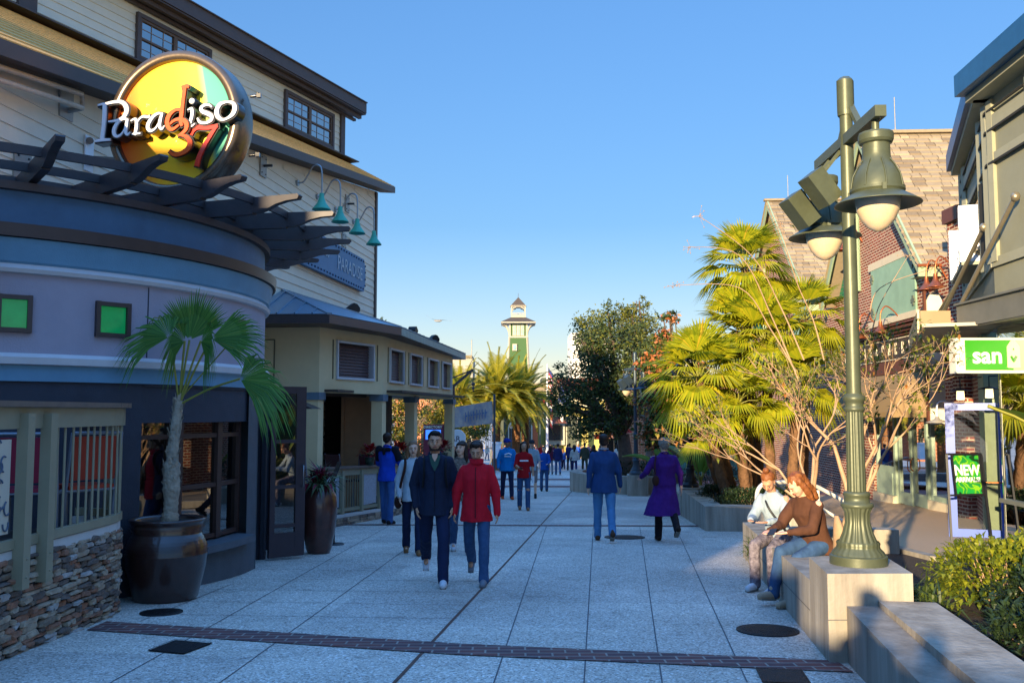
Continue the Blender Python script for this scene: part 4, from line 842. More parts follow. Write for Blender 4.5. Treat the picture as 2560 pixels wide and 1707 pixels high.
# pipe frame (heater bar) high on the wall at the left edge
pf = thing('pipe_frame', 'white painted pipe frame bracketed high on the clapboard wall', 'pipe frame', wpt(100, 260, .2)); b = MB()
q = [VP(-120, 128, -6.0, 11, 7.06), VP(205, 236, -6.0, 11, 7.06), VP(206, 270, -6.0, 11, 7.06), VP(-120, 160, -6.0, 11, 7.06)]
b.tube([q[0], q[1], q[2], q[3]], .035, 10); b.build('pipe', mat('cream_pipe', '#c9b8a4', .5), pf); b = MB(); b.tube([q[2], q[2] - nW * .3 - Vector((0, 0, .05))], .04, 8); b.box(wpt(165, 262, .02), (.03, .3, .4), -A7); b.build('bracket', M_galv, pf)
# ================================================================ POTS, HEATER, STAND
M_glaze = mat('dark_brown_glaze', '#34211f', .28, var=.25, vs=6, coat=.6, bump=.1, bs=40)
bp = Vector((-3.68, 9.95, gz(9.95))); pt = thing('ribbed_pot', 'big dark brown ribbed glazed pot holding the fan palm', 'plant pot', bp)
prof = [(.001, 0), (.3, 0), (.33, .03), (.36, .16), (.405, .36), (.42, .5)]
for i in range(7): z = .52 + i * .035; r_ = .42 - .004 * i * i * .45; prof += [(r_ + .006, z), (r_ - .006, z + .012)]
prof += [(.385, .8), (.37, .82), (.375, .85), (.395, .87), (.395, .895), (.36, .9), (.345, .87), (.34, .8), (.001, .8)]
b = MB(); b.lathe([(r_ * .99, z * .95) for r_, z in prof], bp, n=48); b.build('vessel', M_glaze, pt); b = MB(); b.lathe([(.001, .81), (.335, .81)], bp, n=24); b.build('soil', M_soil, pt)
ub = Vector((-2.93, 14.15, gz(14.15))); ut = thing('tall_urn', 'tall slim bronze glazed urn beside the open dark door', 'plant pot', ub); M_urn = mat('bronze_glaze', '#4b2c27', .3, var=.3, vs=5, coat=.5)
b = MB(); b.lathe([(.001, 0), (.16, 0), (.19, .06), (.235, .3), (.265, .55), (.27, .7), (.25, .85), (.2, .96), (.185, .98), (.2, 1.0), (.17, 1.0), (.16, .96), (.001, .95)], ub, n=40); b.build('vessel', M_urn, ut); b = MB(); b.lathe([(.001, .965), (.165, .965)], ub, n=20); b.build('soil', M_soil, ut)
M_brom = leafmat('bromeliad_red', '#4d0f23', '#8a1f3c', '#b84a52', .3); M_brog = leafmat('croton_green', '#35563a', '#7f9a72', '#c5bd9c', .3)
bt = thing('bromeliad_plant', 'red and variegated green bromeliads growing in the tall urn', 'plant', ub + Vector((0, 0, .97))); b = MB(); rr = random.Random(5)
for k in range(170):
    a = rr.uniform(0, 6.28); e = rr.uniform(-.25, 1.35); d = Vector((math.cos(a) * math.cos(e), math.sin(a) * math.cos(e), math.sin(e))); L = rr.uniform(.2, .42); p = ub + Vector((rr.uniform(-.07, .07), rr.uniform(-.07, .07), 1.0)) + d * .05
    leafquad(b, p, d, Vector((0, 0, 1)), L, rr.uniform(.04, .065), 0 if (e > .55) != (rr.random() < .15) else 1, .3, rr.uniform(.3, .9))
b.build('leaves', [M_brom, M_brog], bt)
hp = Vector((-4.05, 17.2, gz(17.2))); ht = thing('patio_heater', 'pyramid glass tube patio heater with square hood behind the urn', 'heater', hp); b = MB(); b.box(hp + Vector((0, 0, .35)), (.48, .48, .7)); b.build('base', M_brn, ht)
b = MB()
for sx in (-1, 1):
    for sy in (-1, 1): b.beam(hp + Vector((sx * .23, sy * .23, .7)), hp + Vector((sx * .09, sy * .09, 2.28)), .025, .025)
b.build('frame', M_alu, ht); b = MB(); b.tube([hp + Vector((0, 0, .7)), hp + Vector((0, 0, 2.2))], .06, 12); b.build('glass_tube', glassmat('tube_glass', (.7, .75, .8), .2), ht)
b = MB()
for i in range(34):
    t = i / 34; h_ = .225 - .135 * t; z = .75 + 1.48 * t
    for sy in (-1, 1): b.beam(hp + Vector((-h_, sy * h_, z)), hp + Vector((h_, sy * h_, z)), .008, .008); b.beam(hp + Vector((sy * h_, -h_, z)), hp + Vector((sy * h_, h_, z)), .008, .008)
b.build('guard', M_chrome, ht); b = MB(); b.prism([(-.42, -.04), (.42, -.04), (.1, .1), (-.1, .1)], Matrix.Translation(hp + Vector((0, 0, 2.34))) @ Matrix.Rotation(R(90), 4, 'X'), .8); b.build('hood', M_brn, ht)
sp_ = Vector((-2.93, 15.35, gz(15.35))); stt = thing('menu_stand', 'black metal stand with a tilted menu board beside the urn', 'menu stand', sp_); b = MB(); b.lathe([(.001, .02), (.16, .02), (.17, .0)], sp_, n=24); b.tube([sp_, sp_ + Vector((0, 0, 1.0))], .014, 8); b.build('pole', M_flood, stt)
b = MB(); b.box(None, (.3, .02, .42), M=Matrix.Translation(sp_ + Vector((0, 0, 1.15))) @ Matrix.Rotation(R(-70), 4, 'Z') @ Matrix.Rotation(R(-20), 4, 'X')); b.build('board', M_flood, stt)
# gull in the sky
g = DP(1094, 802, 60); gt = thing('gull', 'small gull gliding in the sky left of the tower', 'bird', g); b = MB(); b.tube([g + Vector((-.25, 0, .02)), g + Vector((-.1, 0, 0)), g + Vector((.15, 0, 0)), g + Vector((.3, 0, .02))], [.01, .07, .08, .01], 8); b.build('body', mat('gull_grey', '#8b8d90', .7), gt)
for s_, tip in ((-1, Vector((-.75, .1, .35))), (1, Vector((.95, .1, -.02)))):
    b = MB(); mid = g + Vector((s_ * .35, .05, .06 if s_ > 0 else .12)); b.add([g + Vector((0, -.12, .03)), g + Vector((0, .12, .03)), mid + Vector((0, .12, 0)), mid + Vector((0, -.1, 0)), g + tip, g + tip + Vector((0, .03, .02))], [[0, 3, 2, 1], [3, 4, 5, 2]]); b.build('wing', MATS['gull_grey'], gt)
# ================================================================ RIGHT SIDE: planters, lamps
M_conc = mat('cast_concrete', '#766e62', .85, var=.0, vs=4, bump=.3, bs=25, col2='#b3ab9c', streak=True); M_conc_d = mat('stained_concrete', '#6f675c', .9, vs=5, bump=.2, bs=25, col2='#9c958a', streak=True)
def slab(b, quad, z0s, z1s, mi=0):
    k = len(quad); b.add([(x, y, z0s(x, y)) for x, y in quad] + [(x, y, z1s(x, y)) for x, y in quad], [list(range(k))[::-1], list(range(k, 2 * k))] + [[i, (i + 1) % k, k + (i + 1) % k, k + i] for i in range(k)], mi)
d9 = Vector((math.sin(R(8.7)), math.cos(R(8.7)))); n9 = Vector((d9.y, -d9.x))
def along9(P, s_, t_): return (P[0] + d9.x * s_ + n9.x * t_, P[1] + d9.y * s_ + n9.y * t_)
B0 = (2.38, 7.06); low = lambda x, y: gz(y) - .1
t = thing('planter_wall', 'sunlit concrete block wall carrying the near green street lamp', 'planter wall', (2.7, 7.4, gz(7.4)))
b = MB(); slab(b, [B0, (3.03, 7.07), along9((3.03, 7.07), 1.05, 0), along9(B0, .82, 0)][::1], low, lambda x, y: .405); b.build('pedestal', M_conc, t)
b = MB(); slab(b, [(B0[0] - .004, B0[1] + .002), (B0[0] - .004, B0[1] - .004), (3.034, 7.066), (3.034, 7.07)], lambda x, y: .06, lambda x, y: .066); b.build('form_joint', M_joint, t)
t = thing('planter_wall', 'long low concrete seat wall the two women sit on', 'planter wall', (2.9, 10.5, gz(10.5)))
b = MB(); S0 = along9(B0, .82, 0); S1 = along9(B0, 6.75, 0); slab(b, [S0, along9(S0, 0, .45), along9(S1, 0, .45), S1], low, lambda x, y: gz(y) + .5); b.build('seat_wall', M_conc, t)
b = MB(); S2 = along9(S1, -.0, .45); slab(b, [along9(S1, -.4, .45), (5.4, 13.0), (5.45, 13.4), S2], low, lambda x, y: gz(y) + .45); b.build('return_wall', M_conc, t)
for s_ in (1.2, 2.4, 3.6, 4.8): pass
b = MB()
for s_ in (.02,): 
    for k_ in range(6): q = along9(S0, .3 + k_ * 1.1, -.003); 
q0, q1 = along9(S0, 0, -.004), along9(S0, 5.9, -.004); b.add([(*q0, gz(q0[1]) + .245), (*q1, gz(q1[1]) + .245), (*q1, gz(q1[1]) + .252), (*q0, gz(q0[1]) + .252)], [[0, 1, 2, 3]]); b.build('form_joint', M_joint, t)
t = thing('planter_wall', 'near concrete wall with a low side ledge running out of the lower right corner', 'planter wall', (2.6, 5.5, gz(5.5)))
W0 = (2.76, 7.06); b = MB(); slab(b, [along9(W0, -.0, .0), along9(W0, 0, .41), along9(W0, -6, .41), along9(W0, -6, 0)][::-1], low, lambda x, y: .205); b.build('wall', M_conc, t)
b = MB(); L0 = (2.52, 7.058); slab(b, [L0, (2.758, 7.062), along9((2.758, 7.06), -6, 0), along9(L0, -6, 0)][::-1], low, lambda x, y: .165 - .01 * (7 - y)); b.build('ledge', M_conc_d, t)
# second planter
T0 = (3.69, 17.78); t = thing('planter_wall', 'grey concrete planter wall around the fan palms', 'planter wall', (4.2, 19, gz(19)))
b = MB(); slab(b, [T0, (5.6, 17.55), (5.6, 17.95), along9(T0, .42, .32)], low, lambda x, y: gz(17.8) + .47); b.build('front_wall', M_conc, t)
b = MB(); slab(b, [T0, along9(T0, .42, .322), (4.38, 21.5), (3.93, 21.5)], low, lambda x, y: gz(17.8) + .466); b.build('side_wall', M_conc, t); b = MB(); slab(b, [(3.91, 21.48), (4.55, 21.48), (4.66, 22.3), (4.02, 22.3)], low, lambda x, y: gz(21.5) + .64); b.build('pedestal', M_conc, t)
b = MB(); slab(b, [(4.05, 22.3), (4.5, 22.3), (5.0, 26.5), (4.55, 26.5)], low, lambda x, y: gz(24) + .45); b.build('rear_wall', M_conc, t)
t = thing('planter_wall', 'far curved concrete planter wall under the dark oak', 'planter wall', (3.2, 31, gz(31))); b = MB(); cc = (5.0, 33.6); pr = [(2.9, -1.8), (2.9, -.52), (2.45, -.52), (2.45, -1.2)]; b.hlathe(pr, (cc[0], cc[1], 0), n=40, a0=R(150), a1=R(290)); b.build('wall', M_conc, t)
b = MB(); slab(b, [(3.74, 30.0), (4.4, 29.95), (4.5, 30.9), (3.84, 31.0)], low, lambda x, y: -.425); b.build('pedestal', M_conc, t)
# soil beds and terrace pavement
M_mulch = mat('mulch', '#33261f', .95, var=.4, vs=25, bump=.8, bs=60)
def bed(name, pts, z): b = MB(); b.add([(x, y, z(y)) for x, y in pts], [list(range(len(pts)))]); b.build(name, M_mulch, kind='structure')
bed('soil_bed', [along9(S0, 0, .4), (3.2, 7.0), along9(W0, 0, .4), along9(W0, -6, .4), (7.5, 1), (7.6, 10.0), (5.75, 12.2), (5.4, 13.1), along9(S1, -.2, .4)], lambda y: gz(y) + .12)
bed('soil_bed', [(3.95, 18.1), (5.6, 17.9), (6.6, 22), (6.2, 27), (4.6, 26.5), (4.3, 21.6)], lambda y: gz(y) + .38)
b = MB(); b.lathe([(2.5, -.72), (.01, -.6)], (cc[0], cc[1], 0), n=30); b.build('soil_bed', M_mulch, kind='structure')
M_terr = mat('tan_terrace_concrete', '#d4b28a', .8, vs=90, col2='#a38a70', bump=.3, bs=140)
b = MB(); tp = [(5.62, 12.3), (7.7, 10.3), (7.9, 5), (13, 5), (13, 45), (7.3, 45), (6.9, 30), (6.7, 22), (5.75, 17.6), (5.55, 14)]
b.add([(x, y, gz(y) + .13) for x, y in tp] + [(x, y, gz(y) - .2) for x, y in tp], [list(range(10))] + [[i, 10 + i, 10 + (i + 1) % 10, (i + 1) % 10] for i in range(10)]); b.build('terrace_pavement', M_terr, kind='structure')
b = MB()
for p, q in zip([(5.56, 12.25), (5.5, 14), (5.7, 17.5)], [(7.62, 10.2), (5.56, 12.25), (5.5, 14)]): b.beam((*p, gz(p[1]) + .1), (*q, gz(q[1]) + .1), .16, .16)
b.build('kerb', M_conc, kind='structure')
# ---------------------------------------------------------------- street lamps
M_lampg = mat('olive_lamp_paint', '#525843', .42, metal=.25, var=.15, vs=7, bump=.05, bs=30); M_lampb = mat('black_lamp_paint', '#1c2128', .35, metal=.3, var=.1); M_lampn = mat('blue_grey_lamp_paint', '#3c4b57', .4, metal=.3, var=.1)
M_globe = mat('opal_globe', '#d9c3a0', .25, var=.03, vs=2, coat=.3, sss=.2)
def lamp(label, m, loc, arm=2, yaw=-6):
    t = thing('street_lamp', label, 'street lamp', loc, R(yaw), 'double headed street lamps')
    b = MB(); b.hlathe([(.001, 0), (.222, 0), (.222, .07), (.205, .08)], n=40); b.build('base_drum', m, t, local=True)
    b = MB(); b.lathe([(.21, .08), (.2, .1), (.17, .13), (.165, .15), (.17, .17), (.16, .185)], n=80, flute=.06, fn=24); b.lathe([(.15, .18), (.12, .25), (.098, .33), (.1, .41), (.118, .45), (.118, .46)], n=96, flute=.11, fn=16); b.lathe([(.118, .45), (.128, .46), (.125, .485), (.1, .49), (.098, .54), (.108, .55), (.1, .575), (.075, .58)], n=40); b.build('base_bell', m, t, local=True)
    b = MB(); b.lathe([(.075, .57), (.068, 1.23)], n=96, flute=.13, fn=14); b.lathe([(.07, 1.22), (.083, 1.235), (.083, 1.25), (.07, 1.265), (.075, 1.3), (.088, 1.315), (.088, 1.34), (.066, 1.36), (.064, 1.37)], n=32); b.build('fluted_shaft', m, t, local=True)
    b = MB(); b.lathe([(.058, 1.36), (.052, 3.72)], n=28); b.build('pole', m, t, local=True); b = MB(); b.hlathe([(.07, 3.68), (.072, 3.72), (.072, 3.98), (.04, 4.01), (.001, 4.015)], n=6); b.build('pole_cap', m, t, local=True)
    b = MB(); b.beam((.0, -.78, 3.47), (.0, .78, 3.47), .085, .085); b.beam((.03, -.32, 3.44), (.03, 0, 3.78), .05, .04); b.beam((.03, .32, 3.44), (.03, 0, 3.78), .05, .04); b.build('cross_arm', m, t, local=True)
    for sy in (-1, 1):
        o = MB(); c = (0, sy * .66, 2.8); o.tube([(0, c[1], 3.28), (0, c[1], 3.44)], .028, 10); o.hlathe([(.001, .53), (.125, .53), (.13, .515), (.13, .47), (.12, .45), (.1, .44)], c, n=12)
        o.lathe([(.1, .45), (.102, .36), (.108, .3), (.14, .26), (.175, .19), (.19, .12), (.192, .1)], c, n=40); o.hlathe([(.197, .1), (.2, .08), (.19, .065), (.2, .055)], c, n=40)
        for k in range(8): a = k * math.pi / 4; o.tube([(c[0] + r_ * math.cos(a), c[1] + r_ * math.sin(a), c[2] + z) for r_, z in ((.106, .32), (.145, .262), (.181, .19), (.197, .1))], .006, 5)
        hd = o.build('lantern', m, t, local=True)
        o = MB(); o.lathe([(.2, .057), (.22, .045), (.26, .02), (.31, -.012), (.315, -.02), (.305, -.02), (.25, .008), (.2, .035), (.17, .04)], c, n=56); q = o.build('shade', m, None); q.parent = hd
        o = MB(); o.lathe([(.165, .04), (.165, .0), (.152, -.07), (.12, -.14), (.075, -.195), (.03, -.222), (.001, -.228)], c, n=40); q = o.build('globe', M_globe, None); q.parent = hd
        o = MB()
        for a in (.4, 2.5, 4.6): o.box((c[0] + .2 * math.cos(a), c[1] + .2 * math.sin(a), c[2] + .075), (.035, .03, .05), a)
        q = o.build('clamp', m, None); q.parent = hd
    for (p, L) in (((-.19, .12, 3.1), .3), ((-.28, .42, 2.98), .3)):
        T = Matrix.Translation(p) @ Matrix.Rotation(R(10), 4, 'Z') @ Matrix.Rotation(R(-38), 4, 'Y'); b = MB(); b.box(None, (.16, .2, L), M=T); b.beam((p[0], p[1], p[2] + .1), (0, p[1], 3.44), .03, .03); b.build('spotlight', m, t, local=True)
    return t
L1 = lamp('olive green double lamp standing on the sunlit block wall, nearest and tallest in view', M_lampg, (2.79, 7.52, .403), yaw=-2)
for lab, m, loc, yaw in (('black painted lamp on the planter pedestal in front of the fan palms', M_lampb, (4.2, 21.85, gz(21.5) + .64), -6), ('slender blue grey lamp in front of the dark oak, its head clear of the leaves', M_lampn, (4.06, 30.35, -.42), 18)):
    t2 = dup(L1, loc, R(yaw), lab, scale=.9 if m == M_lampb else 1.0)
    for o in bpy.data.objects:
        p = o.parent
        while p is not None and p != t2: p = p.parent
        if p == t2 and o.type == 'MESH' and o.data.materials[0] == M_lampg: o.material_slots[0].link = 'OBJECT'; o.material_slots[0].material = m
# ================================================================ BRICK SHOP (The Ganachery)
M_brick = brickmat('red_brick', '#93412e', '#6a2a20', '#c2ae98', axis='XY', bw=.225, rh=.078, ms=.015)
M_roof = brickmat('slate_shingle', '#8d7a66', '#a99680', '#5a4d42', axis='FLAT', bw=.3, rh=.2, ms=.008, sq=.37); M_rgrn = mat('pale_green_trim', '#91a58a', .6, var=.06); M_gsid = mat('deep_green_siding', '#1e7a56', .5, var=.06)
M_lintel = mat('cream_stone', '#c9bfa8', .7, var=.06); M_gshut = mat('weathered_green_board', '#7fa08f', .7, var=.12, vs=2, streak=False); M_cop = mat('copper', '#a85f3c', .35, metal=.7, var=.15); M_corn = mat('walnut_cornice', '#5b3324', .5, var=.1)
A3 = R(3.0); dG = Vector((math.sin(A3), math.cos(A3), 0)); nG = Vector((-dG.y, dG.x, 0)); G0 = Vector((9.8, 21.5, 0))
def gp(y, z, off=0.0): s_ = (y - 21.5) / dG.y; return G0 + dG * s_ + nG * off + Vector((0, 0, z))
gb = thing('brick_chocolate_shop', 'red brick shop with two steep gables, green shutters and a brown sign board', 'building', (10, 25, gz(25)))
def gpoly(b, pts, off=0, mi=0): b.add([gp(y, z, off) for y, z in pts], [list(range(len(pts)))], mi)
b = MB(); gpoly(b, [(17.0, -2), (20.75, -2), (20.75, 5.1), (17.0, 5.1)]); gpoly(b, [(20.75, 2.4), (25.65, 2.4), (25.65, 5.1), (20.75, 5.1)]); gpoly(b, [(25.65, -2), (46, -2), (46, 5.1), (25.65, 5.1)])
gpoly(b, [(20.9, 5.1), (26.3, 5.1), (26.3, 7.6), (24.9, 9.1)]); gpoly(b, [(30.6, 5.1), (38.5, 5.1), (38.5, 7.7), (36, 9.8)])
for y in (20.75, 25.65): b.add([gp(y, -2), gp(y, 2.4), gp(y, 2.4, -.25), gp(y, -2, -.25)], [[0, 1, 2, 3]])
b.build('brick_wall', M_brick, gb)
b = MB(); 
for k in range(46):       # green lapped boards on the far part of each gable
    for (ya, yb, apex, za, sl, z0) in ((26.3, 28.7, 24.9, 9.1, 1.13, 5.1), (38.5, 41.5, 36, 9.8, .87, 5.1)):
        z = z0 + k * .11; top = lambda y: za - sl * (y - apex)
        if z + .11 < top(ya): ye = min(yb, apex + (za - z - .11) / sl); b.add([gp(ya, z, .03), gp(ye, z, .03), gp(ye, z + .11, .012), gp(ya, z + .11, .012)], [[0, 1, 2, 3]])
b.build('green_siding', M_gsid, gb)
def rake(ya, za, yb, zb, name='rake_board', m=None, off=.42, w_=.26): b = MB(); b.beam(gp(ya, za, off), gp(yb, zb, off), .05, w_, up=(1, 0, 0.0) if 0 else (0, 0, 1)); return b.build(name, m or M_rgrn, gb)
for (yr, zr, ye, ze, yf, zf_) in ((24.9, 9.25, 20.8, 4.93, 28.9, 4.9), (36.0, 9.95, 30.4, 5.2, 41.6, 5.2)):
    rake(yr, zr - .1, ye, ze - .1); rake(yr, zr - .1, yf, zf_ - .1)
    b = MB(); o_ = .5
    def row(y0, z0, y1, z1, n_, side):
        for i in range(n_):
            t0, t1 = i / n_, (i + 1) / n_; a = Vector((0, y0 + (y1 - y0) * t0, z0 + (z1 - z0) * t0)); c = Vector((0, y0 + (y1 - y0) * t1, z0 + (z1 - z0) * t1)); x = -.6
            rr = random.Random(int(y0 * 10) + i * 7 + side); x = 0
            while x < 9:
                w2 = rr.uniform(.22, .42); h = rr.uniform(0, .018); mi = rr.choice((0, 0, 1, 2)); p = gp(a.y, a.z + .035 + h, o_ - x); q = gp(a.y, a.z + .035 + h, o_ - x - w2 + .012)
                r_ = gp(c.y, c.z + .005, o_ - x - w2 + .012); s2 = gp(c.y, c.z + .005, o_ - x); pb = gp(a.y, a.z - .005, o_ - x); qb = gp(a.y, a.z - .005, o_ - x - w2 + .012)
                b.add([p, q, r_, s2, pb, qb], [[0, 1, 2, 3], [4, 5, 1, 0]], mi); x += w2
    row(ye, ze, yr, zr, 27, 0); b.add([gp(yr, zr, o_), gp(yf, zf_, o_), gp(yf, zf_, -9), gp(yr, zr, -9)], [[0, 1, 2, 3]], 0)
    b.build('roof_slope', [mat('shingle_a', '#8f8068', .9, var=.12, vs=12), mat('shingle_b', '#9d8e74', .9, var=.12, vs=12), mat('shingle_c', '#7d6e58', .9, var=.12, vs=12)], gb)
    b = MB(); b.beam(gp(yr, zr + .06, .55), gp(yr, zr + .06, -9), .22, .08); b.build('ridge_cap', MATS['shingle_a'], gb)
    b = MB(); b.beam(gp(ye - .02, ze - .12, .5), gp(ye - .02, ze - .12, -9), .05, .22); b.build('eave_board', M_rgrn, gb); b = MB(); b.beam(gp(ye - .06, ze + .02, .52), gp(ye - .06, ze + .02, -9), .08, .06); b.build('gutter', M_cop, gb)
    b = MB(); b.add([gp(ye, ze - .2, .45), gp(ye, ze - .2, -9), gp(ye + .6, ze - .2, -9), gp(ye + .6, ze - .2, .45)], [[0, 1, 2, 3]]); b.build('soffit', M_rgrn, gb)
b = MB(); b.beam(gp(26.35, 5.1, .05), gp(26.35, 7.55, .05), .05, .2); b.beam(gp(38.5, 5.1, .05), gp(38.5, 7.65, .05), .05, .2); b.build('trim_board', M_rgrn, gb)
b = MB(); b.beam(gp(24.2, 9.0 - .75, .06), gp(25.8, 9.0 - .75, .06), .05, .75); b.build('gable_peak_panel', mat('teal_panel', '#3f7f8a', .6), gb)
for (y0, y1, z0, z1, lab) in ((22.15, 25.25, 4.08, 5.5, 'big weathered green board shutters in the near gable'), (31.5, 33.8, 4.0, 5.55, 'smaller green board shutters in the far gable')):
    b = MB(); b.beam(gp(y0 - .18, z1 + .09, .03), gp(y1 + .18, z1 + .09, .03), .09, .19); b.beam(gp(y0 - .18, z0 - .08, .05), gp(y1 + .18, z0 - .08, .05), .13, .16); o = b.build('window', M_lintel, gb, lab)
    b = MB(); k = int((y1 - y0) / .17)
    for i in range(k): a, c = y0 + (y1 - y0) * i / k, y0 + (y1 - y0) * (i + 1) / k - .012; b.beam(gp((a + c) / 2, z0, .04), gp((a + c) / 2, z1, .04), c - a, .05, up=(1, 0, 0))
    q = b.build('shutter', M_gshut, None); q.parent = o; q.location = -Vector(gb.location)
    b = MB()
    for yy in (y0 + .1, y1 - .1):
        for zz in (z0 + .25, z1 - .25): b.beam(gp(yy - .12, zz, .08), gp(yy + .12, zz, .08), .03, .09); b.beam(gp(yy, zz - .12, .08), gp(yy, zz + .12, .08), .09, .03)
    q = b.build('hinge', mat('hinge_iron', '#6c7566', .5, metal=.4), None); q.parent = o; q.location = -Vector(gb.location)
b = MB()
for z, o_, h in ((3.56, .16, .06), (3.63, .24, .05), (3.71, .34, .06), (3.79, .4, .05)): b.beam(gp(20.9, z, o_ / 2), gp(28, z, o_ / 2), o_, h)
b.beam(gp(20.9, 2.75, .1), gp(28, 2.75, .1), .2, .32); b.beam(gp(20.92, 3.2, .02), gp(28, 3.2, .02), .1, .76); b.build('cornice', M_corn, gb)
b = MB(); b.beam(gp(21.35, 3.22, .1), gp(27.6, 3.22, .1), .06, .58); b.build('sign_board', mat('sign_brown', '#40352d', .5, var=.05), gb)
M_cream = mat('cream_lettering', '#e8dfc8', .5, var=0)
b = MB()
for z in (3.48, 2.96): b.beam(gp(21.4, z, .135), gp(27.5, z, .135), .012, .02)
for y in (21.4, 27.5): b.beam(gp(y, 2.96, .135), gp(y, 3.48, .135), .02, .012)
b.build('sign_border', M_cream, gb)
Tg = lambda y, z, off: facing(gp(y, z, off), 183)
def serif_caps(word, x0, size, T, name, parent, m, gap=.0, dots=False):
    """condensed serif capitals drawn as thick and thin strokes, height = size"""
    S = {'G': [[(.44, .84, .05), (.3, .97, .06), (.12, .85, .1), (.06, .5, .13), (.12, .15, .1), (.3, .02, .06), (.46, .14, .07)], [(.46, .0, .1), (.46, .42, .1)], [(.34, .42, .04), (.56, .42, .04)]],
         'A': [[(.06, .0, .05), (.27, .98, .06)], [(.27, .98, .1), (.48, .0, .12)], [(.13, .3, .04), (.42, .3, .04)], [(.0, .02, .04), (.14, .02, .04)], [(.38, .02, .04), (.58, .02, .04)]],
         'N': [[(.1, 0, .05), (.1, .98, .05)], [(.1, .96, .12), (.46, .04, .12)], [(.46, 0, .05), (.46, .98, .05)], [(.02, .97, .04), (.18, .97, .04)], [(.36, .97, .04), (.56, .97, .04)], [(.0, .02, .04), (.2, .02, .04)]],
         'C': [[(.46, .8, .06), (.3, .97, .06), (.12, .85, .1), (.06, .5, .13), (.12, .15, .1), (.3, .02, .06), (.48, .2, .04)], [(.48, .66, .04), (.48, .96, .04)]],
         'H': [[(.1, 0, .11), (.1, .98, .11)], [(.44, 0, .11), (.44, .98, .11)], [(.1, .5, .04), (.44, .5, .04)], [(.0, .97, .04), (.2, .97, .04)], [(.34, .97, .04), (.54, .97, .04)], [(.0, .02, .04), (.2, .02, .04)], [(.34, .02, .04), (.54, .02, .04)]],
         'E': [[(.1, 0, .11), (.1, .98, .11)], [(.0, .97, .04), (.44, .97, .04)], [(.0, .02, .04), (.46, .02, .04)], [(.1, .5, .04), (.34, .5, .04)], [(.44, .78, .04), (.44, .97, .04)], [(.46, .02, .04), (.46, .24, .04)]],
         'R': [[(.1, 0, .11), (.1, .98, .11)], [(.0, .97, .04), (.28, .97, .05), (.42, .88, .1), (.42, .64, .1), (.26, .52, .04), (.1, .52, .04)], [(.26, .52, .08), (.5, .02, .11)], [(.0, .02, .04), (.2, .02, .04)], [(.44, .02, .04), (.6, .02, .04)]],
         'Y': [[(.04, .96, .11), (.27, .46, .11)], [(.27, .46, .05), (.48, .96, .05)], [(.27, .48, .11), (.27, 0, .11)], [(-.02, .97, .04), (.16, .97, .04)], [(.38, .97, .04), (.56, .97, .04)], [(.17, .02, .04), (.37, .02, .04)]],
         'T': [[(.26, 0, .11), (.26, .98, .11)], [(.0, .97, .04), (.52, .97, .04)], [(.16, .02, .04), (.36, .02, .04)]],
         'S': [[(.42, .82, .06), (.26, .97, .07), (.08, .8, .1), (.16, .6, .1), (.38, .42, .1), (.42, .2, .1), (.24, .02, .07), (.06, .16, .06)]],
         'O': [[(.27, .97, .06), (.08, .78, .11), (.06, .5, .12), (.08, .2, .11), (.27, .02, .06), (.46, .2, .11), (.48, .5, .12), (.46, .78, .11), (.27, .97, .06)]],
         'P': [[(.1, 0, .11), (.1, .98, .11)], [(.0, .97, .04), (.28, .97, .05), (.44, .86, .1), (.44, .6, .1), (.26, .48, .04), (.1, .48, .04)], [(.0, .02, .04), (.2, .02, .04)]],
         'L': [[(.1, 0, .11), (.1, .98, .11)], [(.0, .97, .04), (.2, .97, .04)], [(.0, .02, .04), (.46, .02, .04)], [(.46, .02, .04), (.46, .24, .04)]]}
    b = MB(); x = x0; j = 0
    for ch in word:
        if ch == ' ': x += size * .4; continue
        for s_ in S[ch]:
            j += 1; c = MB(); ribbon(c, [(x + px * size, py * size, pw * size) for px, py, pw in s_], 0, .006 + (j % 9) * .0006, smooth=len(s_) > 2)
            b.add([T @ Vector(p) for p in c.v], c.f)
        x += size * (.66 + gap)
        if dots and ch != word[-1]: c = Vector((x - size * gap * .42, size * .45, 0)); b.add([T @ (c + Vector((r_ * math.cos(a), r_ * math.sin(a), .008))) for r_ in (size * .045,) for a in [i * math.pi / 4 for i in range(8)]], [list(range(8))])
    return b.build(name, m, parent), x
serif_caps('GANACHERY', 0, .3, Tg(26.25, 3.08, .138), 'lettering', gb, M_cream, gap=.92, dots=True); serif_caps('THE', 0, .17, Tg(26.95, 3.16, .138), 'lettering', gb, M_cream, gap=.1)
b = MB(); b.beam(gp(26.95, 3.1, .14), gp(26.5, 3.1, .14), .01, .015); b.build('underline', M_cream, gb)
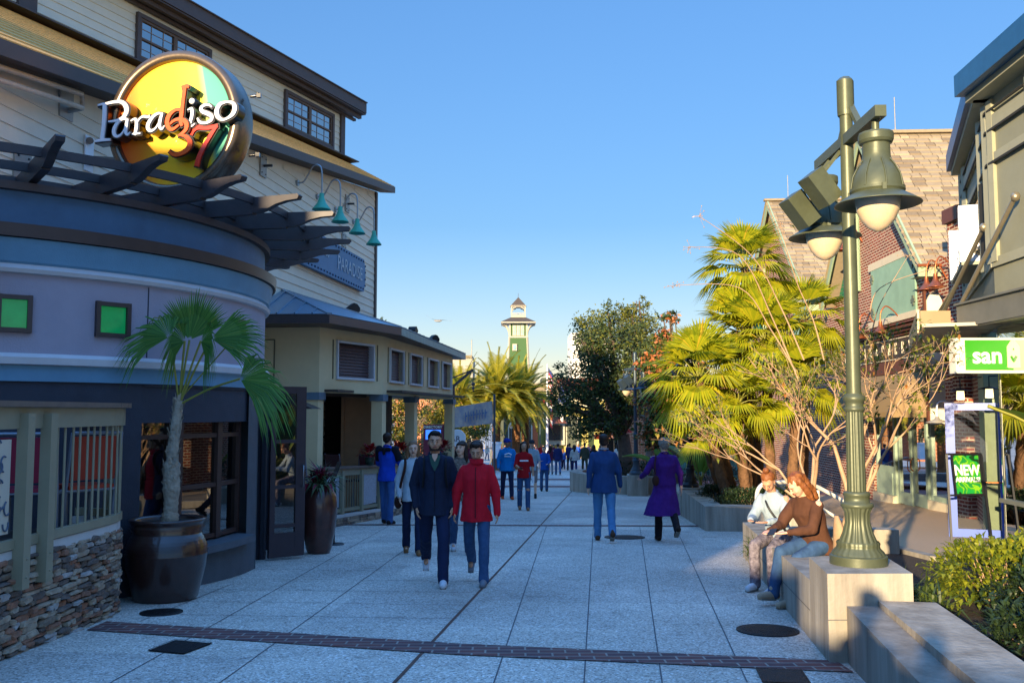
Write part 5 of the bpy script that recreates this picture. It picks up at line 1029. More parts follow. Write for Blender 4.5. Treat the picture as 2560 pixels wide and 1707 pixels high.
# storefront under the awning
M_door_g = mat('sage_door_paint', '#8fa394', .55, var=.07); M_shopglass = glassmat('shop_glass', (.6, .6, .5), .03); M_brass = mat('brass', '#9a5a30', .3, metal=.8); M_yell = mat('yellow_wall_glow', '#a89a22', .7, var=.1, emit='#a89a22', es=.3)  # yellow wall has its own glow, brightening the interior behind the glass
def shopdoor(y0, y1, label, glass0=.9, solid=False, handle=0):
    """frame between y0 and y1 from the ground up; the pane is glass"""
    z0 = gz((y0 + y1) / 2) + .14; z1 = 2.1; b = MB(); st = .1; L = y1 - y0
    for yy in (y0 + st / 2, y1 - st / 2): b.beam(gp(yy, z0, -.08), gp(yy, z1, -.08), st, .07, up=(1, 0, 0))
    for zz, h in ((z1 - .06, .12), (z0 + glass0 / 2, glass0)) : b.beam(gp(y0 + st, zz, -.082), gp(y1 - st, zz, -.082), .064, h)
    if solid: b.beam(gp(y0 + .2, z0 + glass0 * .52, -.04), gp(y1 - .2, z0 + glass0 * .52, -.04), .03, glass0 * .6)
    o = b.build('door' if handle else 'shop_window', M_door_g, gb, label); g = MB(); gpoly(g, [(y0 + st, z0 + glass0), (y1 - st, z0 + glass0), (y1 - st, z1 - .1), (y0 + st, z1 - .1)], -.09); q = g.build('pane', M_shopglass, None); q.parent = o; q.location = -Vector(gb.location)
    if handle:
        yy = y0 + .05 if handle < 0 else y1 - .05; g = MB(); zz = z0 + 1.0; g.tube([gp(yy, zz - .16, -.04), gp(yy, zz - .1, .02), gp(yy, zz + .1, .02), gp(yy, zz + .16, -.04)], .014, 8); q = g.build('handle', M_brass, None); q.parent = o; q.location = -Vector(gb.location)
shopdoor(24.15, 25.6, 'wide shop window with a sage panel below', .95, True); shopdoor(23.05, 23.95, 'left leaf of the sage double door', .3, False, -1); shopdoor(22.05, 22.95, 'right leaf of the sage double door', .3, False, 1); shopdoor(20.8, 21.85, 'narrow shop window right of the doors', .3)
b = MB(); b.beam(gp(20.8, gz(21) + .2, -.02), gp(21.9, gz(21) + .2, -.02), .1, .24); b.beam(gp(24.1, gz(25) + .22, -.0), gp(25.62, gz(25) + .22, -.0), .12, .26); b.build('stone_base', M_lintel, gb)
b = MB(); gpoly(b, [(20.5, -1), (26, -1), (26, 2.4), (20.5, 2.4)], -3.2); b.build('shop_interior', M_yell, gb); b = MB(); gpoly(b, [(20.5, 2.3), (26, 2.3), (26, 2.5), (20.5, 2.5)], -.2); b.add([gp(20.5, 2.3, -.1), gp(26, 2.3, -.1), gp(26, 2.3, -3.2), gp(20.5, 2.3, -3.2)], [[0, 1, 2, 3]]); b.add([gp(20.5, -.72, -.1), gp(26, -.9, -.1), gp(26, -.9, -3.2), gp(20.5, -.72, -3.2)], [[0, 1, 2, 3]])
for y in (20.5, 26.0): b.add([gp(y, -1, -.1), gp(y, -1, -3.2), gp(y, 2.4, -3.2), gp(y, 2.4, -.1)], [[0, 1, 2, 3]])
for y in (21.5, 23.5, 24.8): b.box(gp(y, -.2, -1.6), (.5, .7, 1.1))
b.build('shop_fittings', M_int, gb)
# awning
M_awn = mat('tan_canvas', '#8a7350', .8, var=.06, vs=2); b = MB(); y0, y1 = 21.25, 26.6; pr = [(0, 2.62), (.3, 2.55), (.62, 2.3), (.88, 1.95), (1.0, 1.62), (1.0, 1.5)]; ys2 = [y0, y0 + .5, y1 - .5, y1]
for i in range(len(pr) - 1):
    (o0, z0), (o1, z1) = pr[i], pr[i + 1]; i0, i1 = .55 * (1 - o0), .55 * (1 - o1)
    b.add([gp(y0 + i0, z0, o0), gp(y1 - i0, z0, o0), gp(y1 - i1, z1, o1), gp(y0 + i1, z1, o1)], [[0, 1, 2, 3]])
    b.add([gp(y0 + i0, z0, o0), gp(y0 + i1, z1, o1), gp(y0 - .05, z1, 0.02), gp(y0 - .05, z0, .02)], [[0, 1, 2, 3]]); b.add([gp(y1 - i0, z0, o0), gp(y1 - i1, z1, o1), gp(y1 + .05, z1, 0.02), gp(y1 + .05, z0, .02)], [[0, 1, 2, 3]])
b.build('awning', M_awn, gb)
serif_caps('LATE SHOPPE', 0, .16, Tg(26.28, 1.54, 1.01), 'awning_lettering', gb, M_cream, gap=.08)
# chimney / pilaster and copper lamps
b = MB(); b.box(gp(19.3, 2.2, .12), (.4, .5, 7)); b.build('brick_pier', M_brick, gb); b = MB(); b.box(gp(19.3, 5.8, .12), (.55, .65, .3)); b.build('pier_cap', M_corn, gb)
def cooper(y, z, off, lab, s_=1.0):
    base = gp(y, z, 0); t = thing('copper_lamp', lab, 'wall lamp', base, 0, 'copper gooseneck lamps on the brick shop'); b = MB(); pts = cat([tuple(base), tuple(base + nG * off * .3 + Vector((0, 0, .25 * s_))), tuple(base + nG * off * .7 + Vector((0, 0, .42 * s_))), tuple(base + nG * off * .95 + Vector((0, 0, .28 * s_))), tuple(base + nG * off + Vector((0, 0, .02)))], 5)
    b.tube(pts, .018 * s_, 8); b.lathe([(.06, 0), (.06, .02), (.001, .02)], base + Vector((0, 0, 0)), n=10); b.build('gooseneck', M_cop, t); b = MB(); c = base + nG * off; b.lathe([(.04, .04), (.05, -.06), (.09, -.16), (.19 * s_, -.25), (.2 * s_, -.26), (.18 * s_, -.25), (.05, -.1)], c, n=20); b.build('shade', M_cop, t); return t
cooper(25.0, 3.88, .5, 'copper lamp above the brown sign, below the green shutters, left of two'); cooper(23.2, 3.88, .55, 'copper lamp above the brown sign, right of two'); cooper(26.1, 6.5, .55, 'copper lamp high in the near gable beside the lamp globe', 1.3); cooper(35.2, 6.0, .6, 'copper lamp in the far brick gable', 1.3)
cooper(20.45, 4.6, .45, 'twin copper lamp over the white blade sign, left arm'); cooper(19.95, 4.6, .45, 'twin copper lamp over the white blade sign, right arm')
bs_ = thing('blade_sign', 'tall white hanging blade sign beside the brown shop sign', 'sign', gp(20.4, 3, .3)); b = MB(); b.prism([(-.17, -1.5), (.17, -1.5), (.17, 1.25), (.1, 1.38), (0, 1.45), (-.1, 1.38), (-.17, 1.25)], Matrix.Translation(gp(20.4, 2.85, .32)) @ Matrix.Rotation(R(90), 4, 'X') @ Matrix.Rotation(R(0), 4, 'Z'), .05); b.build('board', mat('blade_white', '#d8d2c0', .6, var=.04), bs_)
b = MB(); b.box(gp(20.43, 2.85, .52), (.05, .07, 2.95)); b.build('frame', M_corn, bs_)
for k, ch in enumerate('GANACHE'): text('lettering', ch, .16, Matrix.Translation(gp(20.365, 3.6 - .3 * k, .32)) @ Matrix.Rotation(R(90), 4, 'X'), mat('gold_letter', '#a98b4a', .4), bs_, .003)
# lightning rods on the ridges
for p, lab in ((gp(24.9, 9.3, -.6), 'thin lightning rod on the near ridge'), (gp(36, 10.0, -.4), 'thin lightning rod on the far ridge')): b = MB(); b.tube([p, p + Vector((0, 0, 1.0))], .012, 6); b.lathe([(.03, 0), (.03, .1), (.01, .12)], p, n=8); o = b.build('lightning_rod', M_galv, gb)
# ================================================================ NEAR SHOP (right edge)
M_wallg = mat('sage_grey_boards', '#8b8c78', .7, var=.07, vs=2, bump=.08, bs=40); M_bluef = mat('blue_metal_fascia', '#255a86', .4, metal=.2); M_steel = mat('weathered_steel_canopy', '#7c7a70', .5, metal=.4, var=.12, vs=3); M_dk = mat('dark_groove', '#27261f', .7)
K = Vector((7.4, 14.0, 0)); A22 = R(21.8); dK = Vector((math.sin(A22), math.cos(A22), 0)); nK = Vector((-dK.y, dK.x, 0)); A4 = R(4.3); dN = Vector((math.sin(A4), math.cos(A4), 0)); nN = Vector((-dN.y, dN.x, 0))
ns = thing('sandal_shop', 'sage grey panelled shop with blue roof edge and steel canopies at the right edge', 'building', (8, 14, gz(14)))
def kp(s_, z, off=0): return K + dK * s_ + nK * off + Vector((0, 0, z))
def np_(s_, z, off=0): return K - dN * s_ + nN * off + Vector((0, 0, z))
b = MB(); b.add([kp(0, 2.9), kp(4.7, 2.9), kp(4.7, 6.6), kp(0, 6.6)], [[0, 1, 2, 3]]); b.add([np_(0, 2.9), np_(9, 2.9), np_(9, 6.6), np_(0, 6.6)], [[3, 2, 1, 0]]); b.build('upper_wall', M_wallg, ns)
b = MB()
for z, h, o_ in ((6.05, .2, .05), (5.5, .14, .04), (3.9, .14, .04)): b.beam(kp(-.03, z, o_ / 2), kp(4.7, z, o_ / 2), o_, h); b.beam(np_(-.03, z, o_ / 2), np_(9, z, o_ / 2), o_, h)
for s_ in (.1, .95, 3.95, 4.6): b.beam(kp(s_, 3.9, .03), kp(s_, 6.4, .03), .16, .06, up=(1, 0, 0))
for s_ in (.15, 1.4, 2.8): b.beam(np_(s_, 3.9, .03), np_(s_, 6.4, .03), .16, .06, up=(1, 0, 0))
b.build('trim', mat('sage_trim', '#9a9a84', .6, var=.05), ns)
b = MB()
for z in (5.93, 5.42, 6.24): b.beam(kp(-.02, z, .055), kp(4.7, z, .055), .02, .035); b.beam(np_(-.02, z, .055), np_(9, z, .055), .02, .035)
b.build('shadow_gap', M_dk, ns)
b = MB(); b.beam(kp(-.1, 6.72, .1), kp(4.9, 6.72, .1), .36, .34); b.beam(np_(-.1, 6.72, .2), np_(9, 6.72, .2), .5, .34); b.build('roof_edge', M_bluef, ns); b = MB(); b.beam(kp(-.1, 6.5, .08), kp(4.85, 6.5, .08), .24, .1); b.beam(np_(-.1, 6.5, .14), np_(9, 6.5, .14), .3, .1); b.build('roof_trim', MATS['sage_trim'], ns)
for s0, s1 in ((.45, .75), (4.15, 4.4)):
    b = MB(); b.beam(kp((s0 + s1) / 2, 4.1, .02), kp((s0 + s1) / 2, 5.3, .02), s1 - s0, .05, up=(1, 0, 0)); b.build('slot_window', M_dk, ns)
b = MB(); b.add([kp(1.1, 3.95, .012), kp(3.85, 3.95, .012), kp(3.85, 5.35, .012), kp(1.1, 5.35, .012)], [[0, 1, 2, 3]]); b.build('clerestory_glass', M_wglass, ns)
us = thing('upper_shop_sign', 'white framed sign with white letters high on the sage shop wall', 'sign', kp(2.4, 4.6, .2))
for s_ in (1.2, 3.5): b = MB(); b.beam(kp(s_, 4.6, .22), kp(s_ + .2, 4.6, .22), .3, .95); b.build('side_frame', M_let, us)
b = MB(); b.beam(kp(1.35, 4.6, .1), kp(3.55, 4.6, .1), .05, .85); b.build('back_panel', mat('olive_panel', '#5e6242', .6), us); b = MB(); b.beam(kp(1.2, 4.1, .2), kp(3.7, 4.1, .2), .3, .06); b.build('shelf', MATS['sage_trim'], us)
text('lettering', 'sanuk', .8, facing(kp(2.45, 4.6, .2), 201.8), M_let, us, .05, bold=.02)
# lower shopfront
b = MB(); b.add([np_(0, -1, 0), np_(9, -1, 0), np_(9, 2.9, 0), np_(0, 2.9, 0)], [[3, 2, 1, 0]]); b.build('shop_glazing', glassmat('dark_shop_glass', (.2, .22, .22), .2), ns)
b = MB()
for s_ in (.05, 1.3, 2.6, 4): b.beam(np_(s_, -1, -.02), np_(s_, 2.9, -.02), .04, .05, up=(1, 0, 0))
b.beam(np_(0, .3, .03), np_(9, .3, .03), .06, .06); b.build('glazing_frame', mat('bright_frame', '#8e9185', .4, metal=.5), ns)
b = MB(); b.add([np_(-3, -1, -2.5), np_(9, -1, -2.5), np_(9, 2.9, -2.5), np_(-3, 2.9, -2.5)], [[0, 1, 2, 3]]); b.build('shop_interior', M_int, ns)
M_ibrick = M_brick; b = MB(); b.add([kp(2.6, -1, -.1), kp(5.6, -1, -.1), kp(5.6, 2.95, -.1), kp(2.6, 2.95, -.1)], [[0, 1, 2, 3]]); b.build('brick_return', M_brick, ns)
b = MB(); b.box(kp(1.9, .95, -.05), (.25, .9, 4), -A22); b.build('green_jamb', mat('pale_jamb', '#8b9a7c', .6), ns)
b = MB(); b.beam(kp(-.3, 2.95, .5), kp(6.4, 2.95, .5), 1.1, .05); b.build('canopy_soffit', M_steel, ns)
b = MB(); b.beam(kp(.9, 3.11, 1.05), kp(5.6, 3.11, 1.05), .04, .36); b.box(kp(.9, 3.11, .8), (.5, .04, .36)); b.build('tan_canopy_fascia', mat('tan_metal', '#a89878', .5, metal=.3, var=.05), ns)
b = MB(); q0, q1 = Vector((7.07, 14.5, 3.11)), Vector((6.98, 8.5, 3.11)); b.beam(q0, q1, .05, .38); b.beam(q0 + Vector((0, 0, .2)), q1 + Vector((-.03, 0, .2)), .14, .03); b.beam(q0, q0 + Vector((1.0, .2, 0)), .05, .38); b.box((7.5, 11.5, 2.96), (1, 6, .04)); b.build('steel_canopy', M_steel, ns)
for a, c in ((kp(1.2, 4.3, .1), Vector((8.3, 18.2, 3.3))), (kp(.2, 4.5, .1), Vector((7.6, 16.2, 3.3))), (np_(1.0, 4.7, .1), Vector((7.15, 14.6, 3.3)))): b = MB(); b.tube([a, c], .035, 10); b.ball(a, .07, 8, 6); b.build('tie_rod', mat('galvanised_rod', '#a3977e', .35, metal=.7), ns)
# blue glass door standing open
M_bdoor = mat('royal_blue_paint', '#2f57b5', .35, var=.05, coat=.3); p0 = Vector((7.22, 15.4, 0)); p1 = Vector((8.05, 15.05, 0)); dd = (p1 - p0).normalized(); wl = (p1 - p0).length; an = -math.atan2(dd.x, dd.y); z0, z1 = gz(15.2) + .02, 1.77; b = MB()
for s_, ww in ((.07, .14), (wl - .06, .12)): b.box(p0 + dd * s_ + Vector((0, 0, (z0 + z1) / 2)), (.05, ww, z1 - z0), an)
for zz, hh in ((z1 - .06, .12), (z0 + .12, .24)): b.box(p0 + dd * wl / 2 + Vector((0, 0, zz)), (.046, wl - .26, hh), an)
o = b.build('shop_door', M_bdoor, ns, 'royal blue framed glass door standing open under the green sign'); g = MB(); g.add([p0 + Vector((0, 0, z0 + .2)), p1 + Vector((0, 0, z0 + .2)), p1 + Vector((0, 0, z1 - .1)), p0 + Vector((0, 0, z1 - .1))], [[0, 1, 2, 3]]); q = g.build('pane', glassmat('clear_door_glass', (.8, .82, .8), .05, see=.95), None); q.parent = o; q.location = -Vector(ns.location)
nd = Vector((-dd.y, dd.x, 0)) * -1; g = MB(); g.tube([p0 + dd * .45 + nd * .06 + Vector((0, 0, .48)), p1 - dd * .06 + nd * .06 + Vector((0, 0, .48))], .013, 8); q = g.build('push_bar', M_brass, None); q.parent = o; q.location = -Vector(ns.location)
b = MB(); b.box(Vector((8.12, 15.0, .5)), (.1, .14, 3.0)); b.box(Vector((8.4, 14.7, 1.85)), (.8, .1, .14)); b.build('door_frame', M_bdoor, ns)
# green shop sign
gs = thing('green_shop_sign', 'bright green lightbox sign with white letters above the blue door', 'sign', (7.7, 14.6, 2.5)); b = MB(); b.box((7.5, 13.6, 2.45), (1.96, .2, .52)); b.build('cabinet', mat('sign_cabinet_cream', '#ddd9c6', .5), gs)
b = MB(); b.box((7.56, 13.495, 2.455), (1.8, .012, .44)); b.build('green_panel', mat('sign_green', '#2c8a14', .35, var=.0), gs)
Tf = lambda x, y, z: Matrix.Translation((x, y, z)) @ Matrix.Rotation(R(90), 4, 'X'); text('lettering', 'san', .34, Tf(6.98, 13.486, 2.44), M_let, gs, .006, bold=.007)
b = MB(); T = Tf(7.42, 13.484, 2.46); b.prism([(-.15, -.19), (.12, -.21), (.16, -.1), (.16, .14), (.08, .22), (-.08, .22), (-.15, .12)], T, .012); b.build('smile_badge', mat('badge_cream', '#cfd3ae', .5), gs)
b = MB(); ribbon(b, [(-.1, -.02, .03), (-.05, -.1, .04), (.03, -.11, .04), (.1, -.03, .03)], .007, .016); b.v = [tuple(T @ Vector(p)) for p in b.v]
for x in (-.05, .06): b.lathe([(.001, 0), (.022, 0)], T @ Vector((x, .08, .012)), n=10, M=Matrix.Rotation(R(90), 4, 'X'))
b.build('smile', mat('sign_deep_green', '#2a7a1a', .5), gs); text('lettering', 'k', .34, Tf(7.72, 13.486, 2.46), M_let, gs, .006, bold=.007)
# pendants
M_pend = mat('lit_opal', '#f4e3bd', .4, var=0, emit='#ffe0a0', es=.9)
for (x, y, z, lab) in ((7.3, 15.0, 1.95, 'small lit pendant lamp at the corner of the brick, left of two'), (7.72, 14.9, 1.98, 'small lit pendant lamp under the green sign, right of two')):
    t = thing('pendant_lamp', lab, 'lamp', (x, y, z), 0, 'lit pendant lamps'); b = MB(); b.lathe([(.001, .06), (.04, .05), (.17, .02), (.175, .01), (.05, .02)], (x, y, z), n=20); b.tube([(x, y, z + .05), (x, y, z + .22), (x + .5, y + .3, z + .25)], .01, 6); b.build('shade', M_flood, t); b = MB(); b.lathe([(.055, .015), (.062, -.13), (.001, -.135)], (x, y, z), n=16); b.build('glass', M_pend, t)
t = thing('barn_lamp', 'dark disc shaded lamp on the brick corner under the tan canopy', 'lamp', (8.2, 17.2, 2.7)); b = MB(); c = DP(2372, 905, 17); b.lathe([(.001, .09), (.06, .08), (.07, .03), (.22, -.01), (.22, -.02), (.05, .0)], c, n=24); b.tube([c + Vector((0, 0, .08)), c + Vector((0, 0, .3)), c + Vector((.6, .4, .3))], .015, 6); b.build('shade', M_flood, t)
t = thing('copper_lamp', 'small white gooseneck lamp on the brick beside the blue door', 'wall lamp', gp(19.6, 1.7, .1)); b = MB(); c = gp(20.0, 1.45, .5); b.tube(cat([tuple(gp(20.0, 1.8, .0)), tuple(gp(20, 1.85, .3)), tuple(gp(20, 1.8, .48)), tuple(c + Vector((0, 0, .05)))], 4), .02, 8); b.build('gooseneck', M_let, t); b = MB(); b.lathe([(.03, .08), (.06, .02), (.24, -.05), (.24, -.06), (.05, .0)], c, n=20); b.build('shade', M_galv, t)
# easel sign
es = thing('easel_sign', 'black easel frame with green poster reading NEW ARRIVALS!', 'sign', (7.3, 14.6, gz(14.6))); 
a0, a1 = DP(2380, 1366, 14.7), DP(2480, 1363, 14.9); t0, t1 = DP(2366, 1135, 14.9), DP(2452, 1135, 15.1); b = MB()
for p, q in ((a0, t0), (a1, t1), (t0, t1), (a0 - Vector((.05, 0, 0)), a1 + Vector((.05, 0, 0)))): b.beam(p, q, .035, .035)
b.beam(t0.lerp(a0, .45), t1.lerp(a1, .45), .03, .03); b.box((a0 + a1) / 2 + Vector((0, 0, .01)), (.75, .4, .02), R(12)); b.build('frame', M_flood, es)
X = (t1 - t0).normalized(); Z = (t0 - a0).normalized(); N = X.cross(Z).normalized(); Z = N.cross(X); Tp = Matrix(((X.x, Z.x, N.x, 0), (X.y, Z.y, N.y, 0), (X.z, Z.z, N.z, 0), (0, 0, 0, 1))); ct = (t0 + t1 + t0.lerp(a0, .45) + t1.lerp(a1, .45)) / 4 + N * .03; Tp = Matrix.Translation(ct) @ Tp; W_, H_ = .54, .64
def poster():
    m = bpy.data.materials.new('jungle_poster'); m.use_nodes = True; n = m.node_tree; bb = n.nodes['Principled BSDF']; tc = n.nodes.new('ShaderNodeTexCoord'); no = n.nodes.new('ShaderNodeTexNoise'); no.inputs['Scale'].default_value = 4.2; no.inputs['Detail'].default_value = 1.2; no.inputs['Distortion'].default_value = 1.2
    cr = n.nodes.new('ShaderNodeValToRGB'); cr.color_ramp.interpolation = 'CONSTANT'; e = cr.color_ramp.elements; e[0].color = lin('#143a1a'); e[1].position = .42; e[1].color = lin('#1f8f3c')
    for p, c in ((.5, '#3c9a26'), (.56, '#76b024'), (.62, '#208038')): q = e.new(p); q.color = lin(c)
    n.links.new(tc.outputs['Object'], no.inputs[0]); n.links.new(no.outputs[0], cr.inputs[0]); n.links.new(cr.outputs[0], bb.inputs[0]); bb.inputs['Roughness'].default_value = .3; return m
b = MB(); b.prism([(-W_ / 2, -H_ / 2), (W_ / 2, -H_ / 2), (W_ / 2, H_ / 2), (-W_ / 2, H_ / 2)], Tp, .012); b.build('poster', poster(), es); b = MB()
for x in (-1, 1): b.beam(Tp @ Vector((x * W_ / 2, -H_ / 2, .01)), Tp @ Vector((x * W_ / 2, H_ / 2, .01)), .025, .03)
for y in (-1, 1): b.beam(Tp @ Vector((-W_ / 2, y * H_ / 2, .01)), Tp @ Vector((W_ / 2, y * H_ / 2, .01)), .025, .03)
b.build('poster_frame', M_flood, es); text('lettering', 'NEW', .235, Tp @ Matrix.Translation((0, .06, .012)) @ Matrix.Diagonal((.92, 1, 1, 1)), M_let, es, .003, bold=.006); text('lettering', 'ARRIVALS!', .105, Tp @ Matrix.Translation((0, -.085, .012)), M_let, es, .003, bold=.003)
# white handrail behind the seated women
t = thing('handrail', 'white painted steel handrail sloping behind the seated women', 'handrail', (4, 13.5, gz(13))); b = MB(); pts = [DP(1893, 1275, 13.2), DP(1893, 1232, 13.2), DP(1905, 1212, 13.2), DP(1925, 1207, 13.4), DP(2010, 1205, 13.8), DP(2060, 1225, 14), DP(2125, 1262, 14)]; b.tube(cat([tuple(p) for p in pts], 4), .03, 10); b.build('top_rail', mat('white_rail_paint', '#d9d5c8', .4), t); b = MB()
pts = [DP(2040, 1262, 13.9), DP(2120, 1310, 13.9)]; b.tube(pts, .025, 8); b.build('lower_rail', MATS['white_rail_paint'], t); b = MB(); b.tube([DP(2045, 1225, 13.95), DP(2048, 1330, 13.95)], .025, 8); b.build('rail_post', mat('white_rail_paint', '#d9d5c8', .4), t)
# ================================================================ BACKGROUND
def P_(x, y, z): return Vector((x, y, z))
# ---- green tower
M_tg = mat('tower_green', '#33592c', .7, var=.06); M_tc = mat('tower_cream', '#a8a292', .6, var=.04); M_tr = mat('tower_roof', '#4c4540', .8, var=.15, vs=2); M_tgl = mat('tower_window_glass', '#7fb5ad', .2, var=.15, vs=2, coat=.5)
TY = 150; tc_ = P_(1.03, TY, gz(TY)); tw = thing('lookout_tower', 'tall green clapboard tower with open cupola and cream trim above the palms', 'tower', tc_)
def tz(v): return DP(1295, v, TY).z
def sq(r0, z0, r1, z1, b, mi=0):
    vs = [(tc_.x + sx * r, TY + sy * r, z) for r, z in ((r0, z0), (r1, z1)) for sx, sy in ((-1, -1), (1, -1), (1, 1), (-1, 1))]; b.add(vs, [[0, 1, 5, 4], [1, 2, 6, 5], [2, 3, 7, 6], [3, 0, 4, 7], [4, 5, 6, 7], [3, 2, 1, 0]], mi)
px = TY / F
b = MB(); sq(34 * px, tc_.z, 22.5 * px, tz(844), b); b.build('shaft', M_tg, tw); b = MB(); sq(20.5 * px, tz(842), 20.5 * px, tz(808), b); b.build('lookout_room', M_tg, tw)
b = MB()
for sx in (-1, 1):
    for sy in (-1, 1): b.beam((tc_.x + sx * 33.5 * px, TY + sy * 33.5 * px, tc_.z), (tc_.x + sx * 22 * px, TY + sy * 22 * px, tz(844)), .26, .26)
    b.beam((tc_.x + sx * 21 * px, TY - 21 * px, tz(843)), (tc_.x + sx * 21 * px, TY - 21 * px, tz(808)), .28, .28)
b.build('corner_boards', M_tc, tw); b = MB(); sq(23.5 * px, tz(846), 23.5 * px, tz(842), b); b.build('belt_course', M_tc, tw)
b = MB(); sq(43 * px, tz(811), 42 * px, tz(808), b); b.build('eave_board', M_tc, tw); b = MB(); sq(43 * px, tz(808), 18.5 * px, tz(795), b); b.build('skirt_roof', M_tr, tw)
for s_ in (-1, 1):
    for q in (-1, 1): b = MB(); x = tc_.x + s_ * 22 * px; b.tube(cat([(x, TY + q * 20 * px, tz(842)), (x + s_ * 3 * px, TY + q * 20 * px, tz(826)), (x + s_ * 9 * px, TY + q * 20 * px, tz(816)), (x + s_ * 19 * px, TY + q * 20 * px, tz(811))], 4), .12, 6); b.build('bracket', M_tc, tw)
b = MB(); sq(18.5 * px, tz(795), 18.5 * px, tz(790), b); b.build('cupola_base', M_tc, tw)
for sx in (-1, 1):
    for sy in (-1, 1): b = MB(); b.beam((tc_.x + sx * 17 * px, TY + sy * 17 * px, tz(791)), (tc_.x + sx * 17 * px, TY + sy * 17 * px, tz(765)), .2, .2); b.build('cupola_post', M_tc, tw)
b = MB(); sq(19 * px, tz(769), 19 * px, tz(765), b); b.build('cupola_beam', M_tc, tw)
for sy in (-1, 1):
    b = MB()
    for sx in (-1, 1): b.tube(cat([(tc_.x + sx * 17 * px, TY + sy * 17 * px, tz(780)), (tc_.x + sx * 14 * px, TY + sy * 17 * px, tz(773)), (tc_.x + sx * 6 * px, TY + sy * 17 * px, tz(770))], 4), .09, 6)
    for v in (784, 789): b.beam((tc_.x - 17 * px, TY + sy * 17 * px, tz(v)), (tc_.x + 17 * px, TY + sy * 17 * px, tz(v)), .07, .07)
    for k in range(-5, 6): b.beam((tc_.x + k * 3 * px, TY + sy * 17 * px, tz(789)), (tc_.x + (k + (1 if k % 2 else -1)) * 3 * px, TY + sy * 17 * px, tz(784)), .04, .04)
    b.build('balustrade', M_tc, tw)
b = MB(); sq(20 * px, tz(767), .01, tz(743), b); b.build('spire_roof', M_tr, tw); b = MB(); b.tube([(tc_.x, TY, tz(744)), (tc_.x, TY, tz(733))], .03, 5); b.build('finial', M_tr, tw)
for k in (-1, 0, 1):
    x = tc_.x + k * 10 * px; b = MB(); b.box((x, TY - 21 * px, (tz(841) + tz(814)) / 2), (9 * px, .1, tz(814) - tz(841))); o = b.build('window', M_tc, tw); b = MB(); b.box((x, TY - 21 * px - .06, (tz(840) + tz(815)) / 2), (7 * px, .06, tz(816) - tz(839))); q = b.build('pane', M_tgl, None); q.parent = o; q.location = -Vector(tw.location)
    b = MB()
    for i in (1, 2, 3, 4): z = tz(839) + (tz(816) - tz(839)) * i / 5; b.beam((x - 3.5 * px, TY - 21 * px - .1, z), (x + 3.5 * px, TY - 21 * px - .1, z), .05, .05)
    b.beam((x, TY - 21 * px - .1, tz(839)), (x, TY - 21 * px - .1, tz(816)), .05, .05); q = b.build('muntin', M_tc, None); q.parent = o; q.location = -Vector(tw.location)
b = MB(); b.box((tc_.x - 9 * px, TY - 24 * px, tz(870)), (11.5 * px, .6, 17 * px)); o = b.build('window', M_tc, tw, 'small lone window low on the shaft'); b = MB(); b.box((tc_.x - 9 * px, TY - 24 * px - .32, tz(870)), (6 * px, .06, 11 * px)); q = b.build('pane', M_tgl, None); q.parent = o; q.location = -Vector(tw.location)
# ---- building closing the street
M_ylw = mat('lime_stucco', '#b9ae62', .8, var=.06, vs=.6); M_cstone = mat('cream_stucco', '#cfc4a4', .8, var=.06, vs=.6); M_tanb = mat('tan_parapet', '#7f735c', .8, var=.05); M_rroof = mat('rust_roof', '#6e3a2a', .8, var=.15, vs=1); M_darkg = mat('dark_green_wall', '#41483a', .7, var=.1, vs=.5); M_dwin = mat('dark_shop_window', '#1d2320', .15, var=.5, vs=.8, coat=.5)
BY = 118; zb = gz(BY)
eb = thing('plaza_store', 'wide lime and cream store with rust red roof closing the end of the street', 'building', (4, BY, zb))
def bx(u0, u1, v0, v1, y, th, m, name, parent=eb, label=None):
    a = DP(u0, v1, y); c = DP(u1, v0, y); b = MB(); b.box(((a.x + c.x) / 2, y + th / 2, (a.z + c.z) / 2), (abs(c.x - a.x), th, abs(c.z - a.z))); return b.build(name, m, parent, label)
def low_(v=1145): return v
bx(1330, 1470, 1013, 1150, BY, 10, M_ylw, 'lime_wall'); bx(1330, 1405, 958, 1016, BY + .4, 9, M_tanb, 'parapet'); bx(1398, 1480, 968, 1016, BY - .5, 8, M_cstone, 'cream_wall'); bx(1392, 1408, 970, 1014, BY - 1, 1, M_cstone, 'pilaster')
bx(1355, 1400, 944, 960, BY + 1, 8, M_darkg, 'roof_band'); bx(1393, 1500, 945, 975, BY - .8, 8, M_rroof, 'rust_roof'); bx(1470, 1560, 1000, 1150, BY + 2, 8, M_ylw, 'lime_wall')
bx(1330, 1480, 1014, 1018, BY - .4, .4, M_dk, 'cornice')
o = bx(1366, 1412, 1056, 1112, BY - .9, .6, M_tc, 'display_window', label='display window framed in cream under a rust awning'); q = bx(1371, 1406, 1062, 1100, BY - 1.1, .3, M_dwin, 'pane'); 
b = MB(); a0, a1 = DP(1366, 1058, BY - 3), DP(1418, 1058, BY - 3); c0, c1 = DP(1374, 1041, BY - .9), DP(1404, 1041, BY - .9); b.add([a0, a1, c1, c0], [[0, 1, 2, 3]]); b.build('awning', M_rroof, eb)
o = bx(1415, 1445, 1040, 1145, BY - .8, .4, M_tc, 'doorway'); bx(1418, 1440, 1044, 1145, BY - 1.0, .3, M_darkg, 'door_recess')
bx(1443, 1446, 1040, 1145, BY - 1.0, .5, M_tc, 'trim'); 
